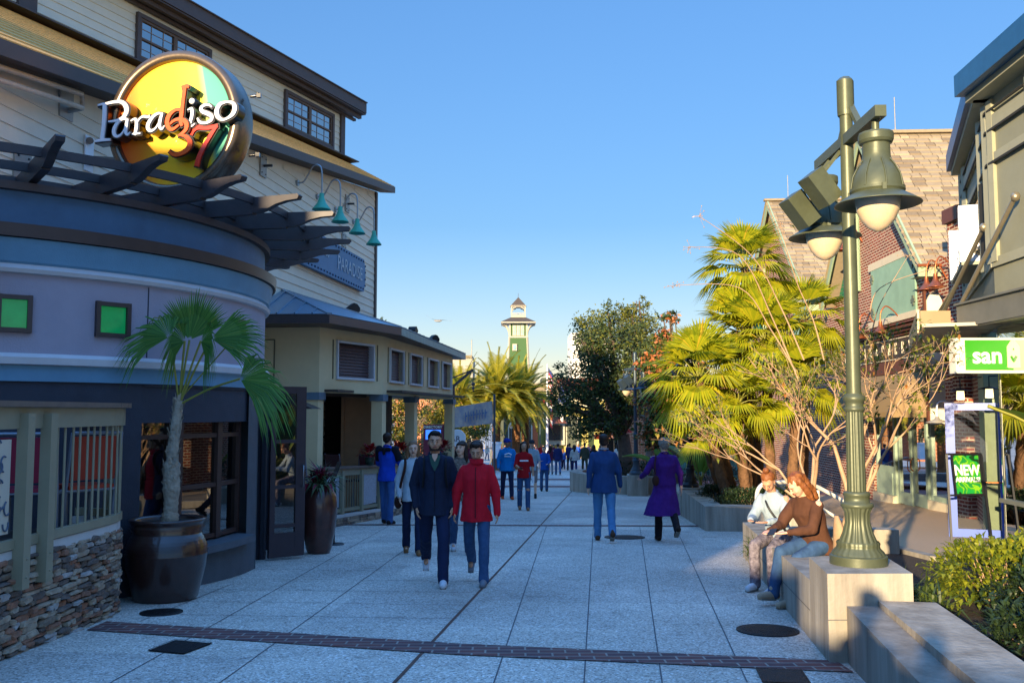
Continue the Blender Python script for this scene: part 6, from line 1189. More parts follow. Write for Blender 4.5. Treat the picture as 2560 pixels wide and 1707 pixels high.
# left part of the end block: dark green porch and sheds
pb = thing('porch_store', 'dark green two level porch store behind the date palms', 'building', (-3, 112, gz(112))); Y2 = 112
bx(1244, 1290, 1010, 1150, Y2, 6, M_darkg, 'wall', pb); bx(1290, 1345, 1022, 1150, Y2 + 1, 6, mat('grey_green_wall', '#5d6450', .8, var=.1), 'wall', pb); bx(1238, 1345, 1012, 1019, Y2 - .6, 1, M_dk, 'porch_roof', pb)
for u in (1270, 1292, 1328): bx(u, u + 3, 1022, 1150, Y2 - .8, .3, M_tc, 'porch_post', pb)
for v in (1028, 1050): bx(1270, 1328, v, v + 3, Y2 - .9, .2, M_tc, 'porch_rail', pb)
b = MB()
for k in range(4): a, c = DP(1272 + k * 14, 1049, Y2 - .9), DP(1286 + k * 14, 1030, Y2 - .9); b.beam(a, c, .1, .1); a, c = DP(1286 + k * 14, 1049, Y2 - .9), DP(1272 + k * 14, 1030, Y2 - .9); b.beam(a, c, .1, .1)
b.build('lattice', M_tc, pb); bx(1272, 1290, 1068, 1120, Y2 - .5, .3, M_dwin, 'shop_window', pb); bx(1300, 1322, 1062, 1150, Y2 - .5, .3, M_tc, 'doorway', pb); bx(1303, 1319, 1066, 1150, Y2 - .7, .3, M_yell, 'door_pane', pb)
bx(1331, 1345, 1040, 1150, Y2 - .7, .3, mat('orange_board', '#a8552f', .7), 'orange_panel', pb)
# brick red store to the left behind trees
lb = thing('orange_store', 'orange brick store glimpsed through the trees behind the pavilion', 'building', (-14, 70, gz(70))); M_obr = brickmat('orange_brick', '#b5613a', '#9a4c2e', '#c9a888', axis='XY', bw=.3, rh=.1, ms=.014)
bx(985, 1130, 985, 1150, 70, 6, M_obr, 'wall', lb)
for u in (1000, 1022, 1052, 1098, 1118): bx(u, u + 9, 1070, 1130, 69.9, .2, M_dwin, 'shop_window', lb)
bx(985, 1130, 1040, 1052, 69.6, .5, M_tanb, 'awning_band', lb)
fb = thing('grey_roof_store', 'low grey roofed store behind the left date palms', 'building', (-11, 95, gz(95))); bx(1130, 1182, 893, 1140, 95, 6, mat('pale_grey_wall', '#9c9a90', .8, var=.08), 'wall', fb); bx(1128, 1180, 888, 895, 94.8, 7, M_tanb, 'parapet', fb); b = MB(); a = DP(1179, 888, 94); b.tube([a, a + Vector((0, 0, 1.6))], .05, 5); b.build('mast', M_galv, fb)
# white block of flats far behind the oak
wb = thing('white_tower_block', 'white high block with balconies far behind the dark oak', 'building', (16, 230, gz(115))); bx(1429, 1480, 832, 1100, 230, 14, mat('white_block', '#e4dfd0', .7, var=.03), 'wall', wb); bx(1470, 1520, 842, 1100, 232, 14, mat('grey_block', '#b3aca0', .7, var=.03), 'wall', wb)
for i in range(7): bx(1468, 1500, 848 + i * 13, 854 + i * 13, 229.5, .4, M_dwin, 'balcony', wb)
# right side: orange brick row beyond the planters
rb = thing('brick_cafe', 'sunlit brick cafe with orange awnings beyond the dark oak', 'building', (12, 62, gz(62))); 
b = MB(); b.add([(7.6, 60, -3), (12.5, 50, -3), (12.5, 50, 3.6), (7.6, 60, 3.6)], [[0, 1, 2, 3]]); b.add([(7.6, 60, -3), (7.9, 78, -3), (7.9, 78, 3.6), (7.6, 60, 3.6)], [[0, 1, 2, 3]]); b.add([(12.5, 50, -3), (22, 50, -3), (22, 50, 3.6), (12.5, 50, 3.6)], [[0, 1, 2, 3]]); b.build('wall', M_obr, rb)
M_owall = mat('orange_awning', '#d8581c', .6, var=.08)
for (u0, u1, v0, v1, y) in ((1505, 1528, 1080, 1094, 66), (1488, 1502, 1086, 1098, 75)): bx(u0, u1, v0, v1, y, 1.2, M_owall, 'awning', rb)
bx(1536, 1555, 1060, 1150, 60.5, .2, M_dwin, 'shop_window', rb); bx(1545, 1548, 1060, 1150, 60.3, .2, M_cstone, 'pilaster', rb); bx(1500, 1534, 1096, 1150, 66.5, .2, M_dwin, 'shop_window', rb)
for (u, v, y, lab) in ((1552, 1077, 58, 'round red umbrella shape by the oak trunk'), (1518, 1070, 70, 'tilted red umbrella above the orange awning')):
    c = DP(u, v, y); t = thing('red_umbrella', lab, 'umbrella', c, 0, 'red umbrellas by the cafe'); b = MB(); b.lathe([(.001, .35), (.35, .25), (.75, -.1)], c, n=10, smooth=False); b.build('canopy', mat('bright_red_canvas', '#c9261c', .6), t); b = MB(); b.tube([c + Vector((0, 0, .35)), c - Vector((0, 0, 2.2))], .03, 6); b.build('pole', M_galv, t)
# teal kiosk, brick patio and rails seen between the trees on the right
kb = thing('teal_kiosk', 'low teal counter kiosk behind the palms on the right', 'kiosk', (9.5, 42, gz(42))); b = MB(); b.box((8.6, 42, gz(42) + .55), (4.5, 1.2, 1.1)); b.build('counter', mat('teal_paint', '#3f8f92', .6, var=.08), kb); b = MB(); b.box((8.6, 41.9, gz(42) + 1.12), (4.7, 1.4, .06)); b.build('counter_top', M_tc, kb); b = MB(); b.box((8.8, 43.5, gz(42) + 1.2), (5, .3, 2.4)); b.build('back_wall', M_darkg, kb)
b = MB(); pp = [(5.4, 30), (9.9, 28), (9.9, 40), (5.6, 40)]; b.add([(x, y, gz(y) + .136) for x, y in pp], [[0, 1, 2, 3]]); b.build('brick_patio', mat('rose_pavers', '#8d5f58', .8, var=.12, vs=8), kind='structure')
for (x, y, lab) in ((6.9, 33, 'steel handrail post on the rose patio, nearer'), (7.6, 37, 'steel handrail post on the rose patio, farther')):
    t = thing('handrail', lab, 'handrail', (x, y, gz(y)), 0, 'steel handrails on the patio'); b = MB(); z = gz(y) + .13; b.tube(cat([(x, y, z), (x, y, z + .95), (x + .3, y, z + 1.05), (x + 1.1, y + .4, z + .7)], 3), .03, 6); b.build('rail', M_galv, t)
bdn = DP(1848, 1175, 27)
# ---- directory kiosk, banner, balloon sign, hoist, fence
dk = thing('directory_kiosk', 'burgundy DIRECTORY kiosk with a blue screen between the pavilion posts', 'kiosk', (-2.6, 38, gz(38))); y = 38; M_burg = mat('burgundy_panel', '#6f1f33', .5, var=.04)
bx(1058, 1110, 1061, 1170, y, .3, M_burg, 'cabinet', dk); bx(1064, 1102, 1074, 1098, y - .02, .02, mat('blue_screen', '#2f64c8', .2, var=.3, vs=1.5, emit='#3a78e8', es=.55), 'screen', dk); bx(1109, 1113, 1057, 1170, y - .03, .4, M_dk, 'side_post', dk)
a = DP(1082, 1067.5, y - .02); text('lettering', 'DIRECTORY', .14, Matrix.Translation(a) @ Matrix.Rotation(R(90), 4, 'X'), M_cream, dk, .004, bold=.003)
bn = thing('street_banner', 'grey blue street banner stretched between posts beyond the pavilion', 'banner', (-3.6, 45, gz(45))); c = [DP(1136, 1018, 45), DP(1231, 1002, 47), DP(1233, 1058, 47), DP(1137, 1069, 45)]; b = MB()
n_ = 8
for i in range(n_):
    for j in range(4):
        f = lambda s_, t_: (c[0].lerp(c[1], s_)).lerp(c[3].lerp(c[2], s_), t_) + Vector((0, .06 * math.sin(s_ * 9 + t_ * 3), 0)); b.add([f(i / n_, j / 4), f((i + 1) / n_, j / 4), f((i + 1) / n_, (j + 1) / 4), f(i / n_, (j + 1) / 4)], [[0, 1, 2, 3]], 0, True)
b.build('cloth', mat('banner_cloth', '#7d8593', .8, vs=3.5, col2='#b9ae98'), bn)
X = (c[1] - c[0]).normalized(); Z = Vector((0, 0, 1)); N = X.cross(Z).normalized(); Tb = Matrix.Translation((c[0] + c[2]) / 2 + N * .1) @ Matrix(((X.x, Z.x, N.x, 0), (X.y, Z.y, N.y, 0), (X.z, Z.z, N.z, 0), (0, 0, 0, 1)))
b = MB(); rr = random.Random(9); x = -.75
while x < .8: w_ = rr.uniform(.12, .2); h = rr.uniform(.45, .6); b.prism([(x, -h / 2 + .03), (x + w_ * .35, -h / 2 + .03), (x + w_ * .35, h / 2), (x, h / 2)], Tb, .004); b.prism([(x + w_ * .4, .02), (x + w_, .02), (x + w_, .09), (x + w_ * .4, .09)], Tb, .004); x += w_ + .05
b.build('faded_lettering', mat('banner_blue', '#4c6a8f', .8), bn)
for u, y, n__ in ((1133, 45, 'post'), (1236, 47, 'post')): a = DP(u, 985, y); b = MB(); b.tube([(a.x, y, gz(y)), (a.x, y, a.z)], .06, 8); b.build(n__, M_lampn, bn)
sb = thing('round_lollipop_sign', 'round white sign with dark letters AR beside the banner post', 'sign', DP(1143, 1095, 33)); a = DP(1143, 1095, 33); b = MB(); T = Matrix.Translation(a) @ Matrix.Rotation(R(90), 4, 'X'); b.hlathe([(.001, .04), (.3, .04), (.31, .0), (.3, -.04), (.001, -.04)], a, n=32, M=Matrix.Rotation(R(90), 4, 'X')); b.build('disc', M_let, sb)
text('lettering', 'AR', .28, T @ Matrix.Translation((-.06, -.03, .045)), mat('navy_ink', '#20284a', .5), sb, .003); b = MB(); b.tube([a - Vector((0, 0, .3)), (a.x, a.y, gz(33))], .03, 8); b.build('post', M_flood, sb)
hs_ = thing('fish_hoist', 'dark timber hoist arm with hanging pulleys beside the pavilion corner', 'hoist', (-3, 42, 0)); b = MB(); p0, p1, p2 = DP(1128, 970, 42), DP(1182, 924, 42), DP(1130, 945, 42); b.beam(p0, p1, .1, .12); b.beam(p2, p1, .05, .06); b.tube([p1, DP(1183, 955, 42)], .015, 5); b.ball(DP(1183, 960, 42), .09, 8, 6); b.ball(DP(1183, 970, 42), .07, 8, 6); b.tube([DP(1183, 970, 42), DP(1183, 978, 42)], .03, 5); b.build('arm', M_brn, hs_); b = MB(); a = DP(1133, 960, 42); b.tube([(a.x, 42, gz(42)), (a.x, 42, a.z)], .08, 8); b.build('mast', M_brn, hs_)
for (u0, u1, y, lab) in ((1165, 1205, 62, 'pale picket railing behind the banner, left stretch'), (1205, 1260, 64, 'pale picket railing behind the date palm trunks')):
    a = DP(u0, 1088, y); c_ = DP(u1, 1088, y); t = thing('picket_railing', lab, 'railing', (a.x, y, gz(y)), 0, 'pale picket railings'); b = MB(); b.beam(a, c_, .06, .06); b.beam(a - Vector((0, 0, .9)), c_ - Vector((0, 0, .9)), .05, .05)
    k = int((c_.x - a.x) / .14)
    for i in range(k + 1): x = a.x + (c_.x - a.x) * i / max(1, k); b.beam((x, y, a.z - .9), (x, y, a.z), .025, .025)
    b.build('rail', M_tc, t)
# flagpole with flags
fp = thing('flagpole', 'white nautical flagpole strung with red and white flags in the middle of the plaza', 'flagpole', DP(1368, 1140, 78)); a = DP(1368, 910, 78); bse = DP(1368, 1140, 78); b = MB(); b.tube([bse, a], [.12, .05], 10); b.tube([DP(1368, 1020, 78), DP(1390, 1010, 78)], .04, 6); b.build('pole', M_let, fp)
M_fr = mat('flag_red', '#b22331', .7); M_fw = mat('flag_white', '#d9d4ca', .7); M_fb = mat('flag_blue', '#2c3a78', .7)
def flag(p, w_, h_, cols, name, droop=.0):
    b = MB(); n_ = 6; k = len(cols)
    for i in range(n_):
        for j in range(k):
            f = lambda s_, t_: p + Vector((w_ * s_ * (1 - .3 * t_), .12 * math.sin(s_ * 7 + t_), -h_ * t_ - droop * s_)); b.add([f(i / n_, j / k), f((i + 1) / n_, j / k), f((i + 1) / n_, (j + 1) / k), f(i / n_, (j + 1) / k)], [[0, 1, 2, 3]], cols[j], True)
    return b.build(name, [M_fr, M_fw, M_fb], fp)
flag(DP(1371, 918, 78), .45, 1.7, [2, 2, 0, 1, 0, 1, 0, 1, 0], 'striped_flag', .7); flag(DP(1375, 994, 78), .22, 1.6, [0, 0, 1, 2, 2, 0], 'signal_flag', .2); flag(DP(1357, 990, 78), .2, 1.9, [0, 0, 0, 1, 1], 'signal_flag', .2); flag(DP(1376, 1022, 78), .25, 1.5, [0, 0, 0, 1, 0], 'signal_flag', .2)
f2 = thing('wall_flag', 'dark blue and white flag on a slanted staff on the cream wall', 'flag', DP(1403, 958, 116)); b = MB(); b.tube([DP(1385, 968, 117), DP(1404, 956, 115)], .05, 6); b.build('staff', M_let, f2); b = MB(); p = DP(1401, 958, 115.5); b.add([p, p + Vector((.4, 0, -.8)), p + Vector((.7, 0, -2.6)), p + Vector((-.3, 0, -2.4))], [[0, 1, 2, 3]], 0, True); b.add([p + Vector((-.1, 0, -2.4)), p + Vector((.5, 0, -2.6)), p + Vector((.3, 0, -5)), p + Vector((0, 0, -4.6))], [[0, 1, 2, 3]], 1, True); b.build('cloth', [M_fb, M_fw], f2)
bd = thing('white_bollard_block', 'small white concrete block at the foot of the left date palm', 'planter', DP(1242, 1130, 60)); a = DP(1242, 1118, 56); b = MB(); b.box((a.x, 56, a.z - .2), (.5, .5, .9)); b.box((a.x, 56, a.z + .28), (.6, .6, .08)); b.build('block', M_let, bd)
for (u, v, y, lab) in ((1278, 1063, 85, 'small white globe plaza lamp between the palms'), (1322, 1034, 95, 'small white globe plaza lamp at right of the palm trunks'), (1350, 1040, 95, 'pair lamp in front of the lime wall')):
    a = DP(u, v, y); t = thing('plaza_lamp', lab, 'lamp', (a.x, y, gz(y)), 0, 'small globe lamps on the plaza'); b = MB(); b.tube([(a.x, y, gz(y)), (a.x, y, a.z)], .05, 6); b.build('pole', M_lampn, t); b = MB(); b.lathe([(.001, -.35), (.15, -.2), (.22, 0), (.38, .02), (.15, .15), (.05, .35)], a, n=12); b.build('lantern', M_globe, t)
# ================================================================ VEGETATION
M_fan = leafmat('fan_palm_leaf', '#8f9c1f', '#b9b427', '#cfae35', .45, .4); M_fan2 = leafmat('potted_palm_leaf', '#3d6b2c', '#5d8c3a', '#7b8a3a', .35, .4); M_petiole = mat('petiole', '#8a8a3c', .5, var=.1); M_ptrunk = mat('fan_palm_trunk', '#6e5038', .9, var=.4, vs=12, bump=.9, bs=25); M_gtrunk = mat('grey_palm_trunk', '#9a9080', .85, var=.3, vs=16, bump=.8, bs=35)
def fanleaf(b, base, d, L, rad, rr, segs=26, droop=.5, spread=2.5, mi=0, stem=True, fold=.12, wid=1.0, face=None):
    """palmate leaf: petiole from base along d, then narrow folded blades radiating in a fan"""
    d = d.normalized(); up = Vector((0, 0, 1)); side = d.cross(up)
    if side.length < .05: side = Vector((1, 0, 0))
    if face is not None: side = Vector(face).cross(d)
    side.normalize(); nrm = side.cross(d).normalized(); tip = base + d * L + Vector((0, 0, -droop * L * .15))
    if stem: b.tube([base, base + d * L * .5 + Vector((0, 0, .02)), tip], [.014, .01, .007], 4, mi=1, cap=False)
    d2 = (d + Vector((0, 0, -droop * .45))).normalized(); nrm = side.cross(d2).normalized()
    for i in range(segs):
        t = (i + .5) / segs; a = (t - .5) * spread * 1.0; dr = (d2 * math.cos(a) + side * math.sin(a)).normalized(); ln = rad * (1 - .22 * abs(t - .5) * 2) * rr.uniform(.9, 1.06)
        w_ = rad * spread / segs * .62 * wid; ps = dr.cross(nrm).normalized(); f_ = nrm * (fold * w_ * 2)
        m0 = tip + dr * ln * .04; m1 = tip + dr * ln * .5 + nrm * (.05 * rad) ; dz = droop * rr.uniform(.6, 1.3)
        m2 = tip + dr * ln * .8 + Vector((0, 0, -dz * ln * .16)); m3 = tip + dr * ln + Vector((0, 0, -dz * ln * .42))
        vs = [m0, m1 + ps * w_ / 2 + f_, m1, m1 - ps * w_ / 2 + f_, m2 + ps * w_ * .3, m2 - ps * w_ * .3, m3]
        b.add(vs, [[0, 2, 1], [0, 3, 2], [1, 2, 5, 4][::1] if 0 else [1, 2, 4], [2, 3, 5], [2, 5, 4], [4, 5, 6]], mi)
def trunk(b, pts, r0, r1, n=12, mi=0, rough=.06, rr=rnd, rings=.09):
    p = cat([tuple(q) for q in pts], 8); L = len(p); vs = []
    rs = [(r0 + (r1 - r0) * i / (L - 1)) * (1 + rough * (1 if i % 2 else -1)) for i in range(L)]; b.tube([Vector(q) for q in p], rs, n, mi)
def fanpalm(name, label, base, top, n, rad, L, seed, ms, r0=.11, r1=.09, elev=(-.5, 1.45), azr=(0, 6.283), cat_='palm tree', group=None, droop=.6, segs=26, boots=True, mt=None):
    rr = random.Random(seed); base = Vector(base); top = Vector(top); t = thing(name, label, cat_, base, 0, group); b = MB(); mid = base.lerp(top, .5) + Vector((rr.uniform(-.08, .08), rr.uniform(-.08, .08), 0)); trunk(b, [base, mid, top], r0, r1, rough=.09)
    if boots:
        H = (top - base).length
        for k in range(int(H * 26)):
            tt = rr.uniform(.15, 1); p = base.lerp(mid, tt * 2) if tt < .5 else mid.lerp(top, tt * 2 - 1); a = rr.uniform(0, 6.28); o_ = Vector((math.cos(a), math.sin(a), 0)); r_ = (r0 + (r1 - r0) * tt)
            p = p + o_ * r_ * .9; b.add([p + Vector((-o_.y, o_.x, 0)) * .025, p - Vector((-o_.y, o_.x, 0)) * .025, p + o_ * rr.uniform(.02, .05) + Vector((0, 0, rr.uniform(.05, .11)))], [[0, 1, 2]])
    b.build('trunk', mt or M_ptrunk, t); b = MB()
    for k in range(n):
        a = azr[0] + (azr[1] - azr[0]) * ((k * .618034) % 1); e = elev[0] + (elev[1] - elev[0]) * (((k + .5) / n) ** .8); d = Vector((math.cos(a) * math.cos(e), math.sin(a) * math.cos(e), math.sin(e)))
        fanleaf(b, top + d * .05, d, L * rr.uniform(.8, 1.15), rad * rr.uniform(.85, 1.12), rr, segs, droop * (1.25 - .5 * e) * rr.uniform(.8, 1.2))
    b.build('fronds', [ms, M_petiole], t); return t
# potted fan palm in front of the round restaurant
pb_ = bp + Vector((0.02, 0, .84)); rr = random.Random(11); pp_ = thing('potted_fan_palm', 'young fan palm with rough grey trunk in the big ribbed pot', 'palm tree', pb_); b = MB(); top = DP(448, 1000, 9.95)
pts = [pb_ + Vector((0, 0, -.05)), DP(428, 1250, 9.95), DP(430, 1150, 9.95), DP(440, 1060, 9.95), top]; c = cat([tuple(p) for p in pts], 10); L = len(c); rs = []
for i in range(L): t = i / (L - 1); rs.append((.088 if t < .15 else .075 if t < .3 else .088 if t < .5 else .06 - .025 * (t - .5)) * (1 + (.05 if i % 2 else -.04)) if t < .98 else .03)
b.tube([Vector(q) for q in c], rs, 14)
for k in range(95):
    i = rr.randrange(12, L); p = Vector(c[i]); a = rr.uniform(0, 6.28); o_ = Vector((math.cos(a), math.sin(a), 0)); s_ = Vector((-o_.y, o_.x, 0)); p = p + o_ * rs[i] * .95; h = rr.uniform(.03, .09); b.add([p + s_ * .022, p - s_ * .022, p - s_ * .01 + o_ * rr.uniform(.01, .035) + Vector((0, 0, h)), p + s_ * .01 + o_ * .015 + Vector((0, 0, h * 1.1))], [[0, 1, 2, 3]])
b.build('trunk', M_gtrunk, pp_)
for (u, v, rad, dx, dz, dy, dr, sp_, lab) in ((474, 850, .6, .16, 1, .05, .12, 1.9, 0), (528, 846, .66, 1, .36, -.1, .55, 1.6, 0), (424, 842, .58, -.8, .8, -.1, 1.5, 2.2, 0), (462, 852, .46, -.2, .3, -.7, 1.6, 2.7, 0), (600, 947, .64, 1, .4, -.1, 1.5, 2.3, 0), (502, 852, .5, .45, .25, -.6, 1.5, 2.3, 0)):
    hub = DP(u, v, 9.75 if dy < 0 else 9.95); b = MB(); d = Vector((dx, dy, dz)).normalized(); st = top - Vector((0, 0, .05)); b.tube(cat([tuple(st), tuple(st.lerp(hub, .5) + Vector((0, 0, .03))), tuple(hub)], 5), [.02] + [.012] * 10, 5, mi=1); fanleaf(b, hub - d * .001, d, .002, rad, rr, 40, dr, sp_, stem=False, wid=1.35, face=(.15, -1, .35)); b.build('frond', [M_fan2, M_petiole], pp_)
b = MB(); b.tube([top, DP(590, 840, 9.9) + Vector((0, 0, 0))], .008, 5, mi=1); b.build('petiole', [M_fan2, M_petiole], pp_)
# fan palm clump
for i, (cu, cv, cy, bu, bv, by, n, rad, L, lab) in enumerate((
    (1740, 1030, 20.9, 1815, 1214, 20.9, 18, .65, .5, 'low small fan palm under the left leaning one'), (1775, 1075, 19.7, 1822, 1214, 19.8, 16, .6, .42, 'lowest fan palm right behind the dark trailing shrubs'), 
    (1748, 950, 20.3, 1838, 1212, 20.5, 34, .85, .6, 'fan palm leaning left over the black lamp, leftmost of the clump'), (1862, 672, 22.5, 1905, 1212, 22.2, 36, .85, .6, 'tallest fan palm at the back of the clump'), (1915, 860, 21.2, 1930, 1215, 21.3, 32, .85, .6, 'middle fan palm of the clump'),
    (1845, 1010, 19.9, 1868, 1215, 20.0, 22, .72, .45, 'short fan palm at the front of the clump'), (2010, 800, 23, 2005, 1215, 23, 30, .85, .6, 'fan palm behind the lamp post at the right of the clump'), (1850, 830, 21.9, 1885, 1213, 21.6, 30, .85, .6, 'fan palm filling the centre of the clump'), (1990, 960, 20.6, 1975, 1215, 20.8, 26, .8, .55, 'low fan palm at the right of the clump behind the bare tree'))):
    b0 = DP(bu, bv, by); b0.z = gz(by) + .35; fanpalm('fan_palm', lab, b0, DP(cu, cv, cy), n, rad, L, 40 + i, M_fan, r0=.12, r1=.1, elev=(-.75, 1.4), group='fan palm clump in the planter', segs=24, droop=.5)
# date palms
M_date = leafmat('date_palm_leaflet', '#7f8524', '#b3a433', '#c9b24a', .4, .45, 2); M_dtrunk = mat('date_palm_trunk', '#8a5f3c', .9, var=.4, vs=6, bump=1.0, bs=12)
def datepalm(base, H, R_, n, seed, label, group='date palms on the plaza'):
    rr = random.Random(seed); base = Vector(base); t = thing('date_palm', label, 'palm tree', base, 0, group); b = MB(); b.lathe([(.34, 0), (.3, .3), (.27, H * .5), (.27, H - .9), (.36, H - .4), (.3, H)], base, n=14)
    k = 0; z = .3
    while z < H - .1:
        for j in range(9):
            a = 2 * math.pi * (j + .5 * (k % 2)) / 9; o_ = Vector((math.cos(a), math.sin(a), 0)); s_ = Vector((-o_.y, o_.x, 0)); r_ = .27 + (.08 if z > H - .8 else 0); p = base + o_ * r_ + Vector((0, 0, z)); b.add([p + s_ * .07, p - s_ * .07, p + o_ * .07 + Vector((0, 0, .1))], [[0, 1, 2]])
        z += .13; k += 1
    b.build('trunk', M_dtrunk, t); b = MB(); top = base + Vector((0, 0, H))
    for i in range(n):
        a = i * 2.39996 + rr.uniform(-.15, .15); e = 1.4 - 1.95 * (i / n) ** .9 + rr.uniform(-.1, .1); L = R_ * rr.uniform(.85, 1.1); p = top.copy(); d = Vector((math.cos(a) * math.cos(e), math.sin(a) * math.cos(e), math.sin(e))); pts = [p.copy()]; N = 9
        for k in range(N): d = (d + Vector((0, 0, -.105 * (1 + .5 * k / N)))).normalized(); p = p + d * L / N; pts.append(p.copy())
        b.tube(pts, [.035 - .003 * k for k in range(N + 1)], 3, mi=1, cap=False)
        for k in range(N * 5):
            s_ = (k + 2) / (N * 5 + 2); q = s_ * N; j = min(int(q), N - 1); pt = pts[j].lerp(pts[j + 1], q - j); dd = (pts[j + 1] - pts[j]).normalized(); sd = dd.cross(Vector((0, 0, 1)))
            if sd.length < .1: sd = Vector((math.sin(a), -math.cos(a), 0))
            sd.normalize(); ln = L * .17 * (math.sin(min(1, s_ * 1.15 + .12) * math.pi) ** .5 + .25) * rr.uniform(.85, 1.1)
            for w_ in (-1, 1):
                ld = (sd * w_ * .75 + dd * .65 + Vector((0, 0, .28))).normalized(); tip = pt + ld * ln + Vector((0, 0, -.1 * ln)); wv = dd * .065; b.add([pt - wv * .5, pt + wv, tip], [[0, 1, 2]], 0)
    b.build('fronds', [M_date, M_petiole], t); return t
for i, (u, vt, vb, y, R_, n, lab) in enumerate(((1241, 982, 1110, 62, 3.5, 62, 'date palm at left of the tower foot, its trunk free in front of the banner'), (1291, 990, 1110, 64, 3.4, 60, 'date palm right under the tower, left trunk of the pair'), (1313, 992, 1110, 67, 3.4, 56, 'date palm right under the tower, right trunk of the pair'), (1150, 1000, 1110, 60, 3.4, 56, 'date palm behind the banner next to the pavilion corner'), (1190, 1010, 1110, 70, 3.3, 46, 'date palm standing behind between banner and nearest palms'))):
    top = DP(u, vt, y); datepalm((top.x, y, gz(y)), top.z - gz(y), R_, n, 70 + i, lab)
# broadleaf crowns
def blobcrown(b, blobs, n, ls, rr, mats=1, hang=.0, pick=None):
    tot_ = sum(r[0] * r[1] * r[2] for _, r in blobs)
    for c, r in blobs:
        k = int(n * r[0] * r[1] * r[2] / tot_)
        nc = max(6, k // 26); cl = []
        for _ in range(nc):
            while True:
                q = Vector((rr.gauss(0, 1), rr.gauss(0, 1), rr.gauss(0, 1)))
                if q.length > .1: break
            q.normalize(); f_ = rr.uniform(.55, 1.05) if rr.random() < .82 else rr.uniform(.1, .6); cl.append(Vector(c) + Vector((q.x * r[0], q.y * r[1], q.z * r[2])) * f_)
        for i in range(k):
            cc_ = cl[rr.randrange(nc)]; s_ = min(r) * .19; p = cc_ + Vector((rr.gauss(0, s_), rr.gauss(0, s_), rr.gauss(0, s_ * .8))); d = Vector((rr.gauss(0, 1), rr.gauss(0, 1), rr.gauss(0, .7) - hang)).normalized(); l = ls * rr.uniform(.65, 1.3); s2 = d.cross(Vector((rr.gauss(0, 1), rr.gauss(0, 1), rr.gauss(0, 1)))).normalized() * l * .26; m_ = p + d * l * .5
            b.add([p, m_ + s2, p + d * l, m_ - s2], [[0, 1, 2, 3]], 0 if mats == 1 else (pick(rr) if pick else rr.randrange(mats)))
def limbs(b, base, crown, r0, rr, n=7, r1=.02, fork=.35):
    base = Vector(base); cs = [Vector(c) for c, r in crown]; mid = base.lerp(sum(cs, Vector()) / len(cs), fork); mid.x = base.x * .75 + mid.x * .25; b.tube(cat([tuple(base), tuple(base.lerp(mid, .5) + Vector((rr.uniform(-.05, .05), 0, 0))), tuple(mid)], 4), [r0 * (1.15 - .35 * i / 8) for i in range(9)], 10)
    for c, r in crown:
        for k in range(n):
            e = Vector(c) + Vector((rr.uniform(-1, 1) * r[0], rr.uniform(-1, 1) * r[1], rr.uniform(-.6, 1) * r[2])) * .5; m2 = mid.lerp(e, .5) + Vector((rr.uniform(-.2, .2), rr.uniform(-.2, .2), rr.uniform(0, .3))); b.tube(cat([tuple(mid), tuple(m2), tuple(e)], 4), [r0 * .32 - (r0 * .32 - r1) * i / 8 for i in range(9)], 6)
def tree(name, label, base, blobs, n, ls, mats, tm, r0, seed, pick=None, group=None, cat_='tree', nl=5, fork=.35):
    rr = random.Random(seed); t = thing(name, label, cat_, base, 0, group); b = MB(); limbs(b, base, blobs, r0, rr, nl, fork=fork); b.build('trunk', tm, t); b = MB(); blobcrown(b, blobs, n, ls, rr, len(mats), pick=pick); b.build('crown', mats, t); return t
M_oak = leafmat('oak_leaf', '#34442a', '#4f6036', '#76804a', .25, .5); M_oakl = leafmat('oak_leaf_olive', '#5c6326', '#7b7c33', None, .3, .5); M_bark = mat('oak_bark', '#5f5045', .9, var=.3, vs=8, bump=.9, bs=20); M_mag = leafmat('magnolia_leaf', '#2f4420', '#4b5f2a', '#6b7a35', .15, .3); M_magr = leafmat('magnolia_rust', '#9c5a34', '#b8754a', None, .15, .5)
def bl(u, v, y, ru, rv, ry=None): c = DP(u, v, y); k = y / F; return (tuple(c), (ru * k, (ry or ru * .8) * k if ry is None else ry, rv * k))
ob = DP(1566, 1160, 33.5); ob.z = -.6
tree('oak_tree', 'big dark leafed oak in the far round planter, left of the blue grey lamp', ob, [bl(1505, 900, 33.5, 75, 85), bl(1440, 985, 33, 62, 75), bl(1540, 1000, 33.5, 70, 80), bl(1460, 1065, 33, 50, 36), bl(1515, 800, 33.6, 34, 50), bl(1470, 850, 33.4, 36, 30), bl(1420, 1020, 33, 40, 28), bl(1580, 870, 34, 48, 70), bl(1390, 960, 33, 25, 60), bl(1575, 960, 33, 40, 90), bl(1500, 1060, 33.2, 60, 40)], 21000, .115, [M_oak, M_oakl], M_bark, .26, 5, pick=lambda r: 0 if r.random() < .8 else 1, nl=6, fork=.42)
tree('oak_tree', 'yellower oak catching the sun behind the dark oak', (6.3, 42, gz(42)), [bl(1600, 840, 42, 60, 62), bl(1560, 790, 42, 38, 38), bl(1640, 900, 42, 60, 60), bl(1480, 835, 42, 50, 60), bl(1600, 760, 42, 24, 22)], 13000, .13, [M_oakl, M_oak], M_bark, .2, 6, pick=lambda r: 0 if r.random() < .75 else 1)
mb_ = DP(1672, 1180, 29); tree('magnolia_tree', 'magnolia with rust backed leaves between the lamps', (5.3, 29.5, gz(29)), [bl(1668, 850, 29, 30, 26), bl(1640, 910, 29, 40, 40), bl(1690, 940, 29, 45, 60), bl(1650, 1000, 29, 48, 50), bl(1700, 1060, 29, 60, 55), bl(1640, 1080, 29, 42, 45), bl(1730, 900, 29.5, 40, 60), bl(1672, 790, 29.3, 30, 18)], 12000, .15, [M_mag, M_magr], M_bark, .1, 8, pick=lambda r: 0 if r.random() < .62 else 1)
